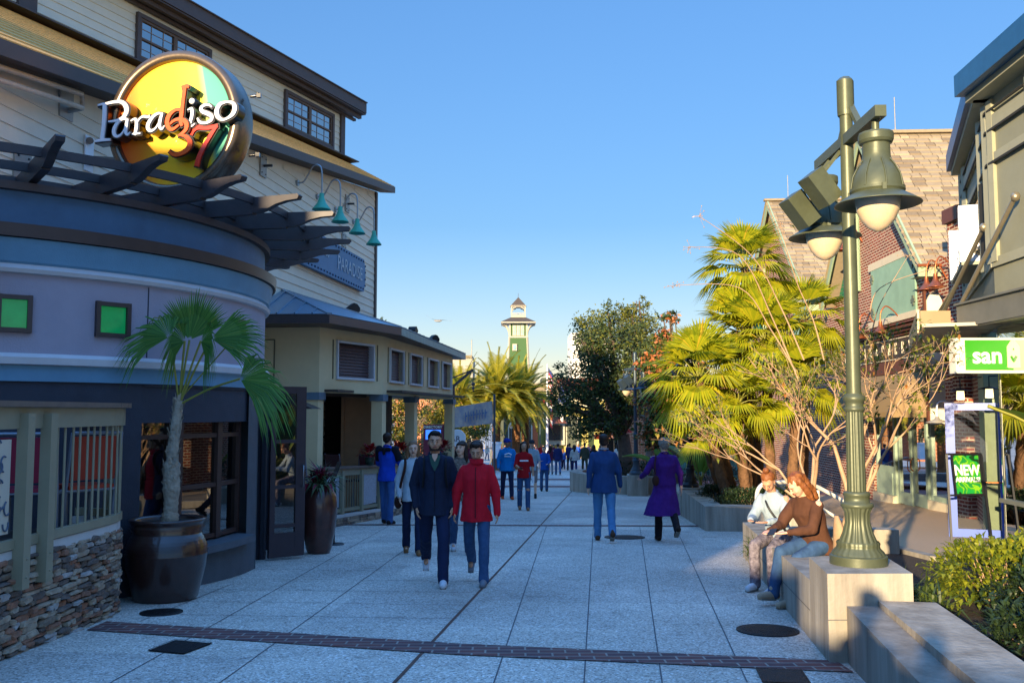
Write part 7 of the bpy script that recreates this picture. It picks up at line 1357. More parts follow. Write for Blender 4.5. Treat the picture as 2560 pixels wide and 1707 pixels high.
tree('small_oak', 'small leafy tree beyond the pavilion opening, left', (-8.2, 48, gz(48)), [bl(985, 1045, 45, 60, 60), bl(1030, 1010, 45, 40, 40), bl(930, 1010, 45, 50, 60), bl(1000, 1090, 45, 50, 30)], 6500, .13, [leafmat('autumn_leaf', '#59641f', '#9a8b2c', '#b0702c', .35), M_oak], M_bark, .16, 9, pick=lambda r: 0 if r.random() < .7 else 1, group='trees beyond the pavilion')
tree('small_oak', 'small leafy tree beyond the pavilion opening, right behind the directory', (-6.4, 52, gz(52)), [bl(1085, 1040, 52, 42, 44), bl(1115, 1000, 52, 40, 40), bl(1120, 1080, 52, 45, 25)], 4500, .14, [MATS['autumn_leaf'], M_oak], M_bark, .14, 10, pick=lambda r: 0 if r.random() < .75 else 1, group='trees beyond the pavilion')
tree('small_oak', 'low green tree under the banner', (-6, 58, gz(58)), [bl(1180, 1080, 58, 50, 26), bl(1155, 1065, 58, 30, 30)], 2600, .15, [MATS['autumn_leaf'], M_oak], M_bark, .12, 12, pick=lambda r: 0 if r.random() < .5 else 1, group='trees beyond the pavilion')
tree('small_oak', 'sprig of treetop above the bar roof beside the clapboard corner', (-8, 50, gz(50)), [bl(962, 806, 50, 18, 10)], 160, .14, [M_oak], M_bark, .1, 13, group='trees beyond the pavilion', fork=.9, nl=2)
# crape myrtle behind the bench
M_cb = mat('crape_bark', '#a98a6c', .6, var=.25, vs=7, bump=.2, bs=30); M_cl = leafmat('crape_leaf', '#55682a', '#8a8a34', '#a8662e', .35)
cm = thing('crape_myrtle', 'half bare crape myrtle with pale forked branches behind the seated women', 'tree', (4.0, 11.3, gz(11))); rr = random.Random(21); bb_ = MB(); lb_ = MB(); tips = []
def grow(p, d, L, r, dep):
    n_ = 4; q = p.copy(); pts = [q.copy()]
    for i in range(n_): d = (d + Vector((rr.gauss(0, .09), rr.gauss(0, .09), rr.gauss(.02, .05)))).normalized(); q = q + d * L / n_; pts.append(q.copy())
    bb_.tube(pts, [r * (1 - .38 * i / n_) for i in range(n_ + 1)], 6 if r > .008 else 4, cap=False)
    if dep == 0 or r < .0022: tips.append((q, d)); return
    k = 2 if rr.random() < .72 else 3
    for j in range(k):
        ax = Vector((rr.gauss(0, 1), rr.gauss(0, .8), rr.gauss(0, .6))).normalized(); nd = (d + ax * rr.uniform(.32, .62) + Vector((-.04, 0, .02))).normalized(); grow(q, nd, L * rr.uniform(.62, .92), r * rr.uniform(.5, .66), dep - 1)
    if dep < 4 and rr.random() < .5: grow(pts[2], (d + Vector((rr.gauss(0, .6), rr.gauss(0, .6), rr.gauss(0, .4)))).normalized(), L * .6, r * .4, max(0, dep - 2))
f0 = DP(2085, 1330, 11.2)
for (bu, d, L, r) in ((2078, (-.25, .1, 1), .85, .05), (2100, (.05, 0, 1), .95, .055), (2108, (-.42, -.1, 1), .85, .04), (2112, (.35, .1, 1), .9, .04)):
    p = DP(bu, 1318, 11.2); p.z = gz(11.2) + .1; grow(p, Vector(d).normalized(), L, r, 5)
# long wands reaching up and left
for (u0, v0, u1, v1, u2, v2) in ((2010, 900, 1880, 640, 1748, 540), (1990, 930, 1850, 720, 1690, 713), (2000, 960, 1850, 640, 1725, 617), (2060, 900, 1990, 700, 1950, 560), (2120, 880, 2200, 720, 2330, 672), (2140, 900, 2200, 760, 2270, 640), (2150, 1000, 2250, 930, 2400, 900)):
    pts = cat([tuple(DP(u0, v0, 11.3)), tuple(DP((u0 + u1) / 2 + 8, (v0 + v1) / 2, 11.3)), tuple(DP(u1, v1, 11.2)), tuple(DP(u2, v2, 11.1))], 6); bb_.tube([Vector(p) for p in pts], [.012 - .009 * i / (len(pts) - 1) for i in range(len(pts))], 5, cap=False); tips.append((Vector(pts[-1]), Vector((-1, 0, 0)))); tips.append((Vector(pts[-3]), Vector((-1, 0, 0))))
    e = Vector(pts[-1])
    for k in range(10): p = e + Vector((rr.gauss(0, .05), rr.gauss(0, .04), rr.gauss(0, .05))); bb_.tube([e, p], .002, 3, cap=False); bb_.ball(p, .008, 5, 3)
bb_.build('trunk', M_cb, cm)
for p, d in tips:
    k = rr.choice((0, 0, 1, 2, 3)) if p.z < 3.2 else rr.choice((0, 0, 0, 0, 2))
    if .7 < p.z < 3.0: k += rr.choice((2, 4, 7)) if p.x > 3.5 else rr.choice((1, 2, 4))
    for j in range(k):
        dd = Vector((rr.gauss(0, 1), rr.gauss(0, 1), rr.gauss(0, .7))).normalized(); leafquad(lb_, p - d * rr.uniform(0, .15) + dd * .02, dd, Vector((0, 0, 1)), rr.uniform(.06, .1), .04, 0, .2, .3)
lb_.build('leaves', M_cl, cm)
# shrubs, grass tufts and ground plants
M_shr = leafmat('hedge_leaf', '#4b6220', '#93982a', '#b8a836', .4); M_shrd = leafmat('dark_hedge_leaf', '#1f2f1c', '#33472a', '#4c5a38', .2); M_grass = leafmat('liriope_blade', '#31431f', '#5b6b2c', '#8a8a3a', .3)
def shrub(label, c, r, n, ls, m, seed, name='shrub', group=None):
    rr = random.Random(seed); t = thing(name, label, 'shrub', (c[0], c[1], gz(c[1])), 0, group); b = MB()
    for k in range(26): a = rr.uniform(0, 6.28); e = Vector((c[0] + math.cos(a) * r[0] * .8 * rr.random(), c[1] + math.sin(a) * r[1] * .8 * rr.random(), c[2] + r[2] * rr.uniform(.0, .8))); b.tube([Vector((c[0] + math.cos(a) * r[0] * .2, c[1] + math.sin(a) * r[1] * .2, gz(c[1]) + .05)), e], [.012, .004], 4, cap=False)
    b.build('stems', M_cb, t); b = MB()
    for k in range(n):
        a, z = rr.uniform(0, 6.28), rr.uniform(-.55, 1); q = Vector((math.cos(a) * math.sqrt(max(0, 1 - z * z)), math.sin(a) * math.sqrt(max(0, 1 - z * z)), z)); f_ = rr.uniform(.72, 1.04) * (1 + .14 * math.sin(q.x * 9 + seed) * math.cos(q.y * 8) + .1 * math.sin(q.z * 11)); p = Vector((c[0] + q.x * r[0] * f_, c[1] + q.y * r[1] * f_, c[2] + q.z * r[2] * f_)); d = (q + Vector((rr.gauss(0, .7), rr.gauss(0, .7), rr.gauss(0, .6) + .3))).normalized(); leafquad(b, p, d, Vector((0, 0, 1)), ls * rr.uniform(.6, 1.3), ls * .48, 0, .2, .4)
    b.build('leaves', m, t); return t
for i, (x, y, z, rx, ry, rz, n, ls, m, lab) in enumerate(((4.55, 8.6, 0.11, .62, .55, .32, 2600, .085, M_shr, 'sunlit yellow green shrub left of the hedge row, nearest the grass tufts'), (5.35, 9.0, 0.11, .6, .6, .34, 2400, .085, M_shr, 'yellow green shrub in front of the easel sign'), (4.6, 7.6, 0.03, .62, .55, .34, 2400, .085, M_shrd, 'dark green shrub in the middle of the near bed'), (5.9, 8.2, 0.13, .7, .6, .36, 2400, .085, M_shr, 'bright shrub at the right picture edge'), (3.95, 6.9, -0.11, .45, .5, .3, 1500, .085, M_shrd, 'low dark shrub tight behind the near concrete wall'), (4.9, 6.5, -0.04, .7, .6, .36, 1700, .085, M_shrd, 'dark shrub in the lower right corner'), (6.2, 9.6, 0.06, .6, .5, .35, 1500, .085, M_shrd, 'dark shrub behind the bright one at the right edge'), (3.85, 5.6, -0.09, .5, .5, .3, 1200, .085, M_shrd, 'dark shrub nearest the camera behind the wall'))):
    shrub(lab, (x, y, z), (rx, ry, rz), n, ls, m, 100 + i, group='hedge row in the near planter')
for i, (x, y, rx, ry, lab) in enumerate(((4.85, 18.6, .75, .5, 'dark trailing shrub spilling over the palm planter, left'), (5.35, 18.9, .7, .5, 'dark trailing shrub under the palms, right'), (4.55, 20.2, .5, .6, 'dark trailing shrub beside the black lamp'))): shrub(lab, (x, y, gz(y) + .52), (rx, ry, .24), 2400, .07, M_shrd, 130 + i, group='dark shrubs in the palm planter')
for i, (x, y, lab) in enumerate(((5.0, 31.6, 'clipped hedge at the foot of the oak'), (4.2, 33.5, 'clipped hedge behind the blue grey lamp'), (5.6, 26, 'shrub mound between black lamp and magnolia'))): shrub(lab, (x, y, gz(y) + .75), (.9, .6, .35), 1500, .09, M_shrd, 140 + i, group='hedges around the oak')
def tuft(loc, n, L, seed, m, label=None, group=None, name='grass_tuft'):
    rr = random.Random(seed); t = thing(name, label, 'grass tuft', loc, 0, group); b = MB(); o_ = Vector(loc)
    for k in range(n):
        a = rr.uniform(0, 6.28); e = rr.uniform(.5, 1.5); d = Vector((math.cos(a) * math.cos(e), math.sin(a) * math.cos(e), math.sin(e))); l = L * rr.uniform(.6, 1.2); s_ = Vector((-math.sin(a), math.cos(a), 0)) * .008; p = o_ + Vector((rr.uniform(-.07, .07), rr.uniform(-.07, .07), 0)); q = p + d * l * .55; e_ = q + (d + Vector((0, 0, -.9))).normalized() * l * .5
        b.add([p - s_, p + s_, q + s_, q - s_, e_], [[0, 1, 2, 3], [3, 2, 4]], 0)
    b.build('blades', m, t); return t
g0 = None; rr = random.Random(77); labs = ['spiky grass tuft in the near bed, just behind the sunlit block wall']
for i in range(26):
    x, y = (rr.uniform(3.15, 3.6), rr.uniform(8.2, 12.8)) if i < 17 else (rr.uniform(3.5, 4.6), rr.uniform(7.6, 9.6)); z = gz(y) + .12
    if g0 is None: g0 = tuft((x, y, z), 46, .34, 1, M_grass, 'spiky liriope tuft in the bed behind the concrete walls', 'liriope tufts in the bed behind the concrete walls'); continue
    dup(g0, (x, y, z), rr.uniform(0, 6), scale=rr.uniform(.8, 1.25))
# banana plants: right edge, and behind the black lamp
M_ban = leafmat('banana_leaf', '#4c6b26', '#6f8a30', None, .4, .35)
def banana(loc, leaves, label, seed, sc=1.0):
    rr = random.Random(seed); t = thing('banana_plant', label, 'plant', loc, 0, 'banana plants'); b = MB(); o_ = Vector(loc); b.tube([o_, o_ + Vector((0, 0, .6 * sc))], [.06 * sc, .04 * sc], 10); b.build('stem', M_petiole, t)
    for (a, e, L) in leaves:
        d = Vector((math.cos(a) * math.cos(e), math.sin(a) * math.cos(e), math.sin(e))); p = o_ + Vector((0, 0, .4 * sc)); pts = [p.copy()]; N = 9
        for k in range(N): d = (d + Vector((0, 0, -.1 - .05 * k / N))).normalized(); p = p + d * L / N; pts.append(p.copy())
        b = MB(); sd = Vector((-math.sin(a), math.cos(a), 0)); vs = []; 
        for k in range(2, N + 1):
            s_ = (k - 2) / (N - 2); w_ = .3 * sc * math.sin(min(1, s_ * 1.02 + .06) * math.pi) ** .6 + .005; u_ = Vector((0, 0, 1)); vs += [pts[k] + sd * w_ + u_ * w_ * .35, pts[k], pts[k] - sd * w_ + u_ * w_ * .35]
        fs = []
        for k in range(N - 2): j = k * 3; fs += [[j, j + 1, j + 4, j + 3], [j + 1, j + 2, j + 5, j + 4]]
        b.add(vs, fs, 0, True); b.tube(pts, [.02 * sc] * (N + 1), 5, mi=1, cap=False); b.build('leaf', [M_ban, M_petiole], t)
banana((6.25, 8.9, gz(9)), [(2.9, 1.35, 2.5), (3.0, 1.15, 2.3), (2.4, 1.3, 2.0), (3.6, 1.2, 2.0), (1, 1.2, 2.2), (-.6, 1.2, 2.4)], 'banana plant whose leaves hang into the right picture edge', 3)
banana((4.75, 23.4, gz(23) + .3), [(1, 1.1, 1.4), (2.6, 1.1, 1.5), (4.2, 1.1, 1.5), (5.5, 1.2, 1.3)], 'banana plant between the black lamp and the palm trunks', 4, .9); banana((4.6, 27.0, gz(27) + .3), [(.4, 1, 1.5), (2.9, .9, 1.6), (4.2, 1.1, 1.4)], 'banana plant just left of the black lamp pole', 5, .9)
# ================================================================ PEOPLE
from mathutils import noise as mnoise
def remesh(b, vox, it=4, amp=0.0, fr=9.0, zs=1.0, off=(0, 0, 0)):
    me = bpy.data.meshes.new('r'); me.from_pydata(b.v, [], b.f); o = bpy.data.objects.new('r', me); scene.collection.objects.link(o)
    m = o.modifiers.new('r', 'REMESH'); m.mode = 'VOXEL'; m.voxel_size = vox
    if it: s_ = o.modifiers.new('s', 'SMOOTH'); s_.iterations = it; s_.factor = .5
    dg = bpy.context.evaluated_depsgraph_get(); out = bpy.data.meshes.new_from_object(o.evaluated_get(dg)); bpy.data.objects.remove(o); bpy.data.meshes.remove(me)
    if amp:
        ns = [v.normal.copy() for v in out.vertices]
        for v, n in zip(out.vertices, ns): c = v.co; q = Vector((c.x * fr + off[0], c.y * fr, c.z * fr * zs + off[1])); v.co = c + n * amp * (mnoise.noise(q) + .5 * mnoise.noise(q * 2.3))
    out.polygons.foreach_set('use_smooth', [True] * len(out.polygons)); out.update(); return out
def cap(b, p0, r0, p1, r1, n=12, sc=None):
    p0, p1 = Vector(p0), Vector(p1); d = p1 - p0
    if d.length < 1e-5: d = Vector((0, 0, 1e-4))
    u = d.normalized(); pts, rs = [], []
    for k in (0, .4, .75, .95): a = math.pi / 2 * (1 - k); pts.append(p0 - u * r0 * math.sin(a)); rs.append(max(.0008, r0 * math.cos(a)))
    for t in (0, .5, 1): pts.append(p0 + d * t); rs.append(r0 + (r1 - r0) * t)
    for k in (.95, .75, .4, 0): a = math.pi / 2 * (1 - k); pts.append(p1 + u * r1 * math.sin(a)); rs.append(max(.0008, r1 * math.cos(a)))
    b.tube(pts, rs, n)
def loft(b, rings, n=20):
    """rings: (centre, rx, ry, lateral dir x) elliptic sections, closed ends"""
    vs = []
    for c, rx, ry in rings:
        c = Vector(c)
        for j in range(n): a = 2 * math.pi * j / n; vs.append(c + Vector((rx * math.cos(a) * (1 - .08 * math.sin(2 * a) ** 2), ry * math.sin(a), 0)))
    m = len(rings); fs = [[i * n + j, i * n + (j + 1) % n, (i + 1) * n + (j + 1) % n, (i + 1) * n + j] for i in range(m - 1) for j in range(n)] + [list(range(n))[::-1], list(range((m - 1) * n, m * n))]; b.add(vs, fs, 0, True)
SKIN = {'a': mat('skin_tan', '#c08d6e', .5, var=.06, vs=12, sss=.08), 'b': mat('skin_light', '#d9a98d', .5, var=.06, vs=12, sss=.08), 'c': mat('skin_brown', '#96664a', .5, var=.06, vs=12, sss=.06)}
M_eye = mat('eye_white', '#9a928c', .3, var=0); M_iris = mat('iris_dark', '#1d1410', .15, var=0); M_lip = mat('lips', '#8f4a42', .5, var=0)
def clothm(name, c, c2=None, vs=8, bump=.35, bs=120, rough=.85): return mat(name, c, rough, var=.14, vs=vs, bump=bump, bs=bs, col2=c2, spec=.25)
HB, HD, HG, HL, HBR = clothm('hair_black', '#17120f', bs=60, rough=.5), clothm('hair_dark_brown', '#2d1d15', bs=60, rough=.5), clothm('hair_grey', '#6e665e', '#8f877d', vs=30, bs=50), clothm('hair_light_brown', '#6b4a30', '#8a6240', vs=20, bs=60, rough=.5), clothm('hair_auburn', '#6a3a20', '#8f5a30', vs=24, bs=60, rough=.45)
def person(label, loc, rz, H=1.75, legs=((18, 6), (-16, 22)), arms=((-8, 8, 12), (10, 8, 14)), top=None, low=None, shoe=None, skin='a', hair=HB, hs='short', bulk=1.0, vox=.011, topl=.0, sleeve=1.0, face=True, head=(0, 0), coat=0.0, collar=True, seat=None, lean=0, shorts=False, group=None, amp=.013, handfwd=None, split=None):
    S = H / 1.75; W = bulk; k_ = S; t = thing('person', label, 'person', loc, rz, group); V = lambda x, y, z: Vector((x * k_, y * k_, z * k_))
    hip = V(0, 0, .92); L = []; thigh, shin = .44 * k_, .42 * k_
    for i, (a, kb) in enumerate(legs):
        sx = 1 if i == 0 else -1; h = hip + V(.085 * sx * (1 + .3 * (W - 1)), 0, 0); A = R(a); spl = .04 if seat is None else .06; kn = h + Vector((spl * sx * .4 * k_, -math.sin(A) * thigh, -math.cos(A) * thigh)); B = R(a - kb); an = kn + Vector((0, -math.sin(B) * shin, -math.cos(B) * shin)); L.append((h, kn, an, B))
    zmin = min(l[2].z for l in L) - .098 * k_; dz = (-zmin if seat is None else seat - (hip.z - .11 * k_))
    sh = Vector((0, 0, dz)); L = [(h + sh, kn + sh, an + sh, B) for h, kn, an, B in L]; hip = hip + sh; ln = R(lean)
    def T(x, y, z): # torso point above hip, leaned forward
        zz = z * k_; return hip + Vector((x * k_, y * k_ - math.sin(ln) * zz, math.cos(ln) * zz))
    neck = T(0, .0, .56); hc = T(0, -.015 - .06 * math.sin(R(head[0])), .69); TW = 1 + (W - 1) * .9
    ARM = []
    for i, (f, out, el) in enumerate(arms):
        sx = 1 if i == 0 else -1; s0 = T(.168 * sx * (1 + (W - 1) * .5), .005, .475); A, O = R(f), R(out); ua = .285 * k_; e = s0 + Vector((math.sin(O) * sx * ua, -math.sin(A) * math.cos(O) * ua, -math.cos(A) * math.cos(O) * ua)); B = R(f + el); inw = R(handfwd[i]) if handfwd else R(out * .4); fa = .25 * k_; w_ = e + Vector((math.sin(inw) * sx * fa, -math.sin(B) * math.cos(inw) * fa, -math.cos(B) * math.cos(inw) * fa)); ARM.append((s0, e, w_))
    # ---- body: one continuous surface
    b = MB(); loft(b, [(T(0, 0, -.08), .13 * W * k_, .095 * W * k_), (T(0, 0, .12), .12 * W * k_, .09 * W * k_), (T(0, 0, .36), .145 * W * k_, .1 * W * k_), (T(0, 0, .5), .15 * k_, .075 * k_)])
    cap(b, T(0, .01, .48), .062 * k_, T(0, -.005, .63), .052 * k_)
    R3 = Matrix.Rotation(R(head[1]), 3, 'Z') @ Matrix.Rotation(R(head[0] + lean * .8), 3, 'X'); hp = lambda x, y, z: hc + R3 @ Vector((x * k_, y * k_, z * k_))
    def hb(c, r, sc, bb=b): mm = MB(); mm.ball((0, 0, 0), r * k_, 16, 12, sc=sc); bb.add([hp(*c) + R3 @ Vector(p) for p in mm.v], mm.f, 0, True)
    hb((0, .018, .035), .1, (.79, .95, .83)); hb((0, -.03, -.02), .08, (.83, .8, 1.12)); hb((0, -.052, -.082), .036, (1.05, .85, .75)); cap(b, hp(0, -.085, .02), .010 * k_, hp(0, -.112, -.028), .0145 * k_, 8); hb((0, -.068, .03), .045, (1.15, .5, .42))
    for sx in (-1, 1): hb((.076 * sx, .01, -.012), .022, (.4, .75, 1.25)); hb((.036 * sx, -.066, -.03), .03, (.8, .6, .8))
    for (s0, e, w_) in ARM:
        cap(b, s0, .047 * k_, e, .038 * k_); cap(b, e, .038 * k_, w_, .027 * k_); d = (w_ - e).normalized(); sd = d.cross(Vector((0, 1, 0))); sd = Vector((1, 0, 0)) if sd.length < .2 else sd.normalized(); pn = Vector((0, 1, 0)) if abs(d.y) < .8 else Vector((1, 0, 0)); pw = w_ + d * .05 * k_
        for q in (-1, 0, 1): cap(b, w_ + d * .015 * k_ + pn * q * .012 * k_, .014 * k_, w_ + d * .08 * k_ + pn * q * .02 * k_, .013 * k_, 8)
        inn = Vector((-1 if s0.x > hip.x else 1, 0, 0))
        for q, ln_ in ((-.03, .055), (-.01, .072), (.01, .068), (.028, .05)): p = w_ + d * .085 * k_ + pn * q * k_; m_ = p + (d + inn * .25).normalized() * ln_ * .55 * k_; cap(b, p, .0095 * k_, m_, .009 * k_, 8); cap(b, m_, .009 * k_, m_ + (d + inn * .9).normalized() * ln_ * .5 * k_, .008 * k_, 8)
        cap(b, w_ + d * .03 * k_ - pn * .02 * k_, .011 * k_, w_ + d * .075 * k_ - pn * .048 * k_ + inn * .02 * k_, .009 * k_, 8)
    for h, kn, an, B in L: cap(b, h, .075 * k_, kn, .05 * k_); cap(b, kn, .052 * k_, an, .034 * k_); f = Vector((0, -math.cos(B * .5), math.sin(B * .5) * .4)); cap(b, an + Vector((0, .02, -.045)) * k_, .03 * k_, an + f * .13 * k_ + Vector((0, 0, -.06 * k_)), .026 * k_)
    me = remesh(b, vox * .72 if face else vox, 3); me.materials.append(SKIN[skin]); o = bpy.data.objects.new('body', me); scene.collection.objects.link(o); o.parent = t
    def part(b, name, m, r=None, it=3, am=0.0, zs=.5, fr=10):
        if r: me = remesh(b, r, it, am, fr, zs, (loc[0] * 3, loc[1])); me.materials.append(m)
        else: me = b.mesh(name, m)
        o = bpy.data.objects.new(name, me); me.name = name; scene.collection.objects.link(o); o.parent = t; return o
    if face:
        for sx in (-1, 1):
            e = MB(); mm = MB(); mm.ball((0, 0, 0), .0115 * k_, 10, 8, sc=(1.1, .6, .45)); e.add([hp(.031 * sx, -.0875, .006) + R3 @ Vector(p) for p in mm.v], mm.f, 0, True); part(e, 'eye', M_eye)
            e = MB(); mm = MB(); mm.ball((0, 0, 0), .0065 * k_, 8, 6); e.add([hp(.031 * sx, -.0945, .006) + R3 @ Vector(p) for p in mm.v], mm.f, 0, True); part(e, 'iris', M_iris)
            e = MB(); e.tube([hp(.014 * sx, -.096, .024), hp(.032 * sx, -.096, .031), hp(.052 * sx, -.084, .026)], [.0035 * k_, .0045 * k_, .0025 * k_], 6); part(e, 'eyebrow', hair if hair != HG else HL)
        e = MB(); e.tube([hp(-.024, -.084, -.058), hp(-.01, -.0945, -.056), hp(.01, -.0945, -.056), hp(.024, -.084, -.058)], [.003 * k_, .0065 * k_, .0065 * k_, .003 * k_], 8); part(e, 'mouth', M_lip)
    # ---- hair
    b = MB(); hb((0, .03, .052), .106, (.8, .93, .78), b)
    if hs in ('short', 'crew', 'curly'):
        for sx in (-1, 1): hb((.06 * sx, .03, .012), .04, (.6, 1.2, 1), b)
        hb((0, .065, -.015), .06, (1.15, .75, .9), b)
        if hs != 'crew': hb((0, -.035, .1), .05, (1.25, .85, .6), b)
        if hs == 'curly': hb((0, .04, .05), .12, (.88, .95, .85), b)
    elif hs in ('long', 'bangs', 'wavy'):
        ll = {'long': .34, 'bangs': .2, 'wavy': .26}[hs]
        for sx in (-1, 1): cap(b, hp(.068 * sx, .02, .05), .035 * k_, hp(.085 * sx, .015, -.12), .036 * k_); cap(b, hp(.085 * sx, .015, -.1), .036 * k_, hp(.095 * sx, -.01 if hs != 'bangs' else .03, -.12 - ll * .6), .02 * k_)
        cap(b, hp(0, .08, .02), .07 * k_, hp(0, .085, -.1 - ll * .5), .06 * k_)
        if hs == 'bangs': hb((0, -.05, .062), .058, (1.15, .75, .5), b)
    elif hs == 'bun': hb((0, .055, -.0), .075, (1, .8, .9), b); hb((0, .03, .165), .042, (1, 1, .85), b)
    elif hs == 'cap': pass
    if hs == 'cap':
        hb((0, .005, .06), .108, (.84, .98, .78), b); mm = MB(); mm.ball((0, 0, 0), .075 * k_, 14, 6, sc=(1, 1, .16)); b.add([hp(0, -.1, .062) + R3 @ Vector(p) for p in mm.v], mm.f); part(b, 'cap', hair, vox * .8, 2)
    else: part(b, 'hair', hair, vox * .8, 2 if hs != 'curly' else 1, .012 if hs in ('curly', 'wavy') else .005, .5 if hs != 'curly' else 1, 26)
    # ---- top
    b = MB(); hem = -.12 - topl; g = .022 + coat
    rings = [(T(0, 0, hem), (.19 + coat * .5) * TW * k_, (.14 + coat * .4) * TW * k_), (T(0, 0, .02), (.168 + coat * .4) * TW * k_, (.128 + coat * .4) * TW * k_), (T(0, -.005, .16), (.143 + coat * .5) * TW * k_, (.11 + coat * .6) * TW * k_), (T(0, -.005, .34), (.17 + coat * .4) * TW * k_, (.122 + coat * .5) * TW * k_), (T(0, 0, .44), (.2 + coat * .3) * (1 + (W - 1) * .4) * k_, (.1 + coat * .4) * k_), (T(0, .003, .5), (.165 + coat * .2) * (1 + (W - 1) * .3) * k_, .09 * k_), (T(0, .005, .53), .12 * k_, .076 * k_), (T(0, .005, .555), .078 * k_, .068 * k_)]
    if split: rings = split(T, k_) + rings[1:]
    loft(b, rings)
    for (s0, e, w_) in ARM:
        cap(b, s0 + Vector(((-.012 if s0.x > hip.x else .012) * k_, 0, -.014 * k_)), (.06 + coat * .25) * k_, e, (.055 + coat * .3) * k_)
        if sleeve > .5: cap(b, e, (.05 + coat * .3) * k_, e.lerp(w_, sleeve), (.036 + coat * .25) * k_)
    topo = part(b, 'jacket' if coat > .008 else 'shirt', top, vox, 3, amp, .45, 9)
    if collar: b = MB(); pts = [T(.066 * math.cos(a) , .004 + .064 * math.sin(a), .55 + .02 * math.sin(a)) for a in [R(-60 + 300 * i / 14 + 0) + R(0) for i in range(15)]]; b.tube([T(.068 * math.cos(a), .004 + .066 * math.sin(a), .558 + .018 * math.sin(a)) for a in [R(-70 + 320 * i / 16) for i in range(17)]], .014 * k_, 6); part(b, 'collar', top)
    # ---- trousers, shoes
    b = MB(); fl = 1.12; loft(b, [(hip + V(0, 0, -.1), .135 * W * k_, .1 * W * k_), (hip + V(0, 0, .0), .142 * W * k_, .104 * W * k_), (hip + V(0, 0, .1), .135 * W * k_, .1 * W * k_)])
    for h, kn, an, B in L:
        cap(b, h, .092 * (1 + (W - 1) * .6) * k_, kn, .07 * k_, 14)
        if not shorts: cap(b, kn, .07 * k_, an + Vector((0, .008, -.03 * k_)), .062 * k_, 14)
    part(b, 'trousers' if not shorts else 'shorts', low, vox, 2, .008, .6, 12)
    for h, kn, an, B in L:
        B2 = B * (.62 if B < 0 else .35); f = Vector((0, -math.cos(B2), math.sin(B2))); u = Vector((0, math.sin(B2), math.cos(B2))); a0 = an - u * .05 * k_; b = MB(); cap(b, a0 - f * .05 * k_, .045 * k_, a0 + f * .08 * k_ - u * .004, .045 * k_); cap(b, a0 + f * .08 * k_, .045 * k_, a0 + f * .17 * k_ - u * .012 * k_, .038 * k_); cap(b, a0 - f * .03 * k_, .042 * k_, an + u * .02, .045 * k_); o = part(b, 'shoe', shoe, vox * .8, 2)
        b = MB(); Mx = Matrix(((1, -f.x * 0, 0, 0), (0, 1, 0, 0), (0, 0, 1, 0), (0, 0, 0, 1))); c = a0 + f * .06 * k_ - u * .04 * k_; b.beam(c - f * .085 * k_, c + f * .115 * k_, .07 * k_, .018 * k_, up=tuple(u)); q = part(b, 'sole', M_sole); q.parent = o
    return t, T, hp, ARM, L, k_
M_sole = mat('shoe_sole', '#77736b', .7, var=.1)
def extra_part(t, b, name, m, label=None): o = bpy.data.objects.new(name, b.mesh(name, m)); scene.collection.objects.link(o); o.parent = t; return o
C = clothm
navy, redj, jean, jeand, jeanl, whitej = C('navy_jacket', '#1b2338'), C('red_quilted_jacket', '#c01428'), C('blue_denim', '#2a4468', '#3f5f88', 5), C('dark_denim', '#1a2544'), C('light_denim', '#3f6f9c', '#5587b3', 5), C('pale_denim_jacket', '#aebbc4')
wsh, gsh, bsh = C('white_sneaker', '#c9ccd2', bump=.1), C('grey_sneaker', '#6f747e', bump=.1), C('brown_shoe', '#4c3626', bump=.1)
gd = lambda x, y: (x, y, gz(y))
# 1 man in navy jacket
t, T, hp, ARM, L, k = person('dark haired man in a navy jacket over a green polo walking toward the camera', gd(-.92, 11.06), R(4), 1.81, ((20, 6), (-20, 34)), ((-6, 14, 26), (-6, 14, 26)), navy, jeand, wsh, 'a', HB, 'short', 1.08, coat=.03, topl=.02, handfwd=(-8, -8), vox=.01)
for nm, rows, mm_ in (('polo_shirt', ((.545, .062), (.5, .056), (.44, .04), (.37, .004)), C('green_polo', '#2f4a40')), ('polo_placket', ((.56, .035), (.52, .028), (.475, .003)), SKIN['a'])):
    b = MB(); e_ = .012 if nm == 'polo_shirt' else .018; pl_ = [(T(-w_, -(.06 + (.56 - z_) * .5) * k - .028 - e_ * k, z_), T(w_, -(.06 + (.56 - z_) * .5) * k - .028 - e_ * k, z_)) for z_, w_ in rows]
    for q in range(len(pl_) - 1): b.add([pl_[q][0], pl_[q][1], pl_[q + 1][1], pl_[q + 1][0]], [[0, 1, 2, 3]])
    extra_part(t, b, nm, mm_)
b = MB()
for i in range(9): a = R(-72 + 18 * i); b.tube([hp(.0655 * math.sin(a), -.018 - .066 * math.cos(a) * (1 if abs(i - 4) > 2 else 1.05), -.045 - .03 * (abs(i - 4) < 3)), hp(.052 * math.sin(a), -.02 - .064 * math.cos(a), -.1)], [.007, .012], 6)
extra_part(t, b, 'beard', C('stubble', '#3a271f'))
for sx in (-1, 1): b = MB(); b.tube(cat([tuple(T(.12 * sx, .02, .53)), tuple(T(.125 * sx, -.12, .46)), tuple(T(.12 * sx, -.155, .34)), tuple(T(.14 * sx, -.1, .18))], 4), .014, 6); extra_part(t, b, 'backpack_strap', C('black_webbing', '#14161c'))
b = MB(); b.beam(T(0, -.158, .36), T(0, -.15, -.1), .008, .004); extra_part(t, b, 'zip', C('black_webbing', '#14161c'))
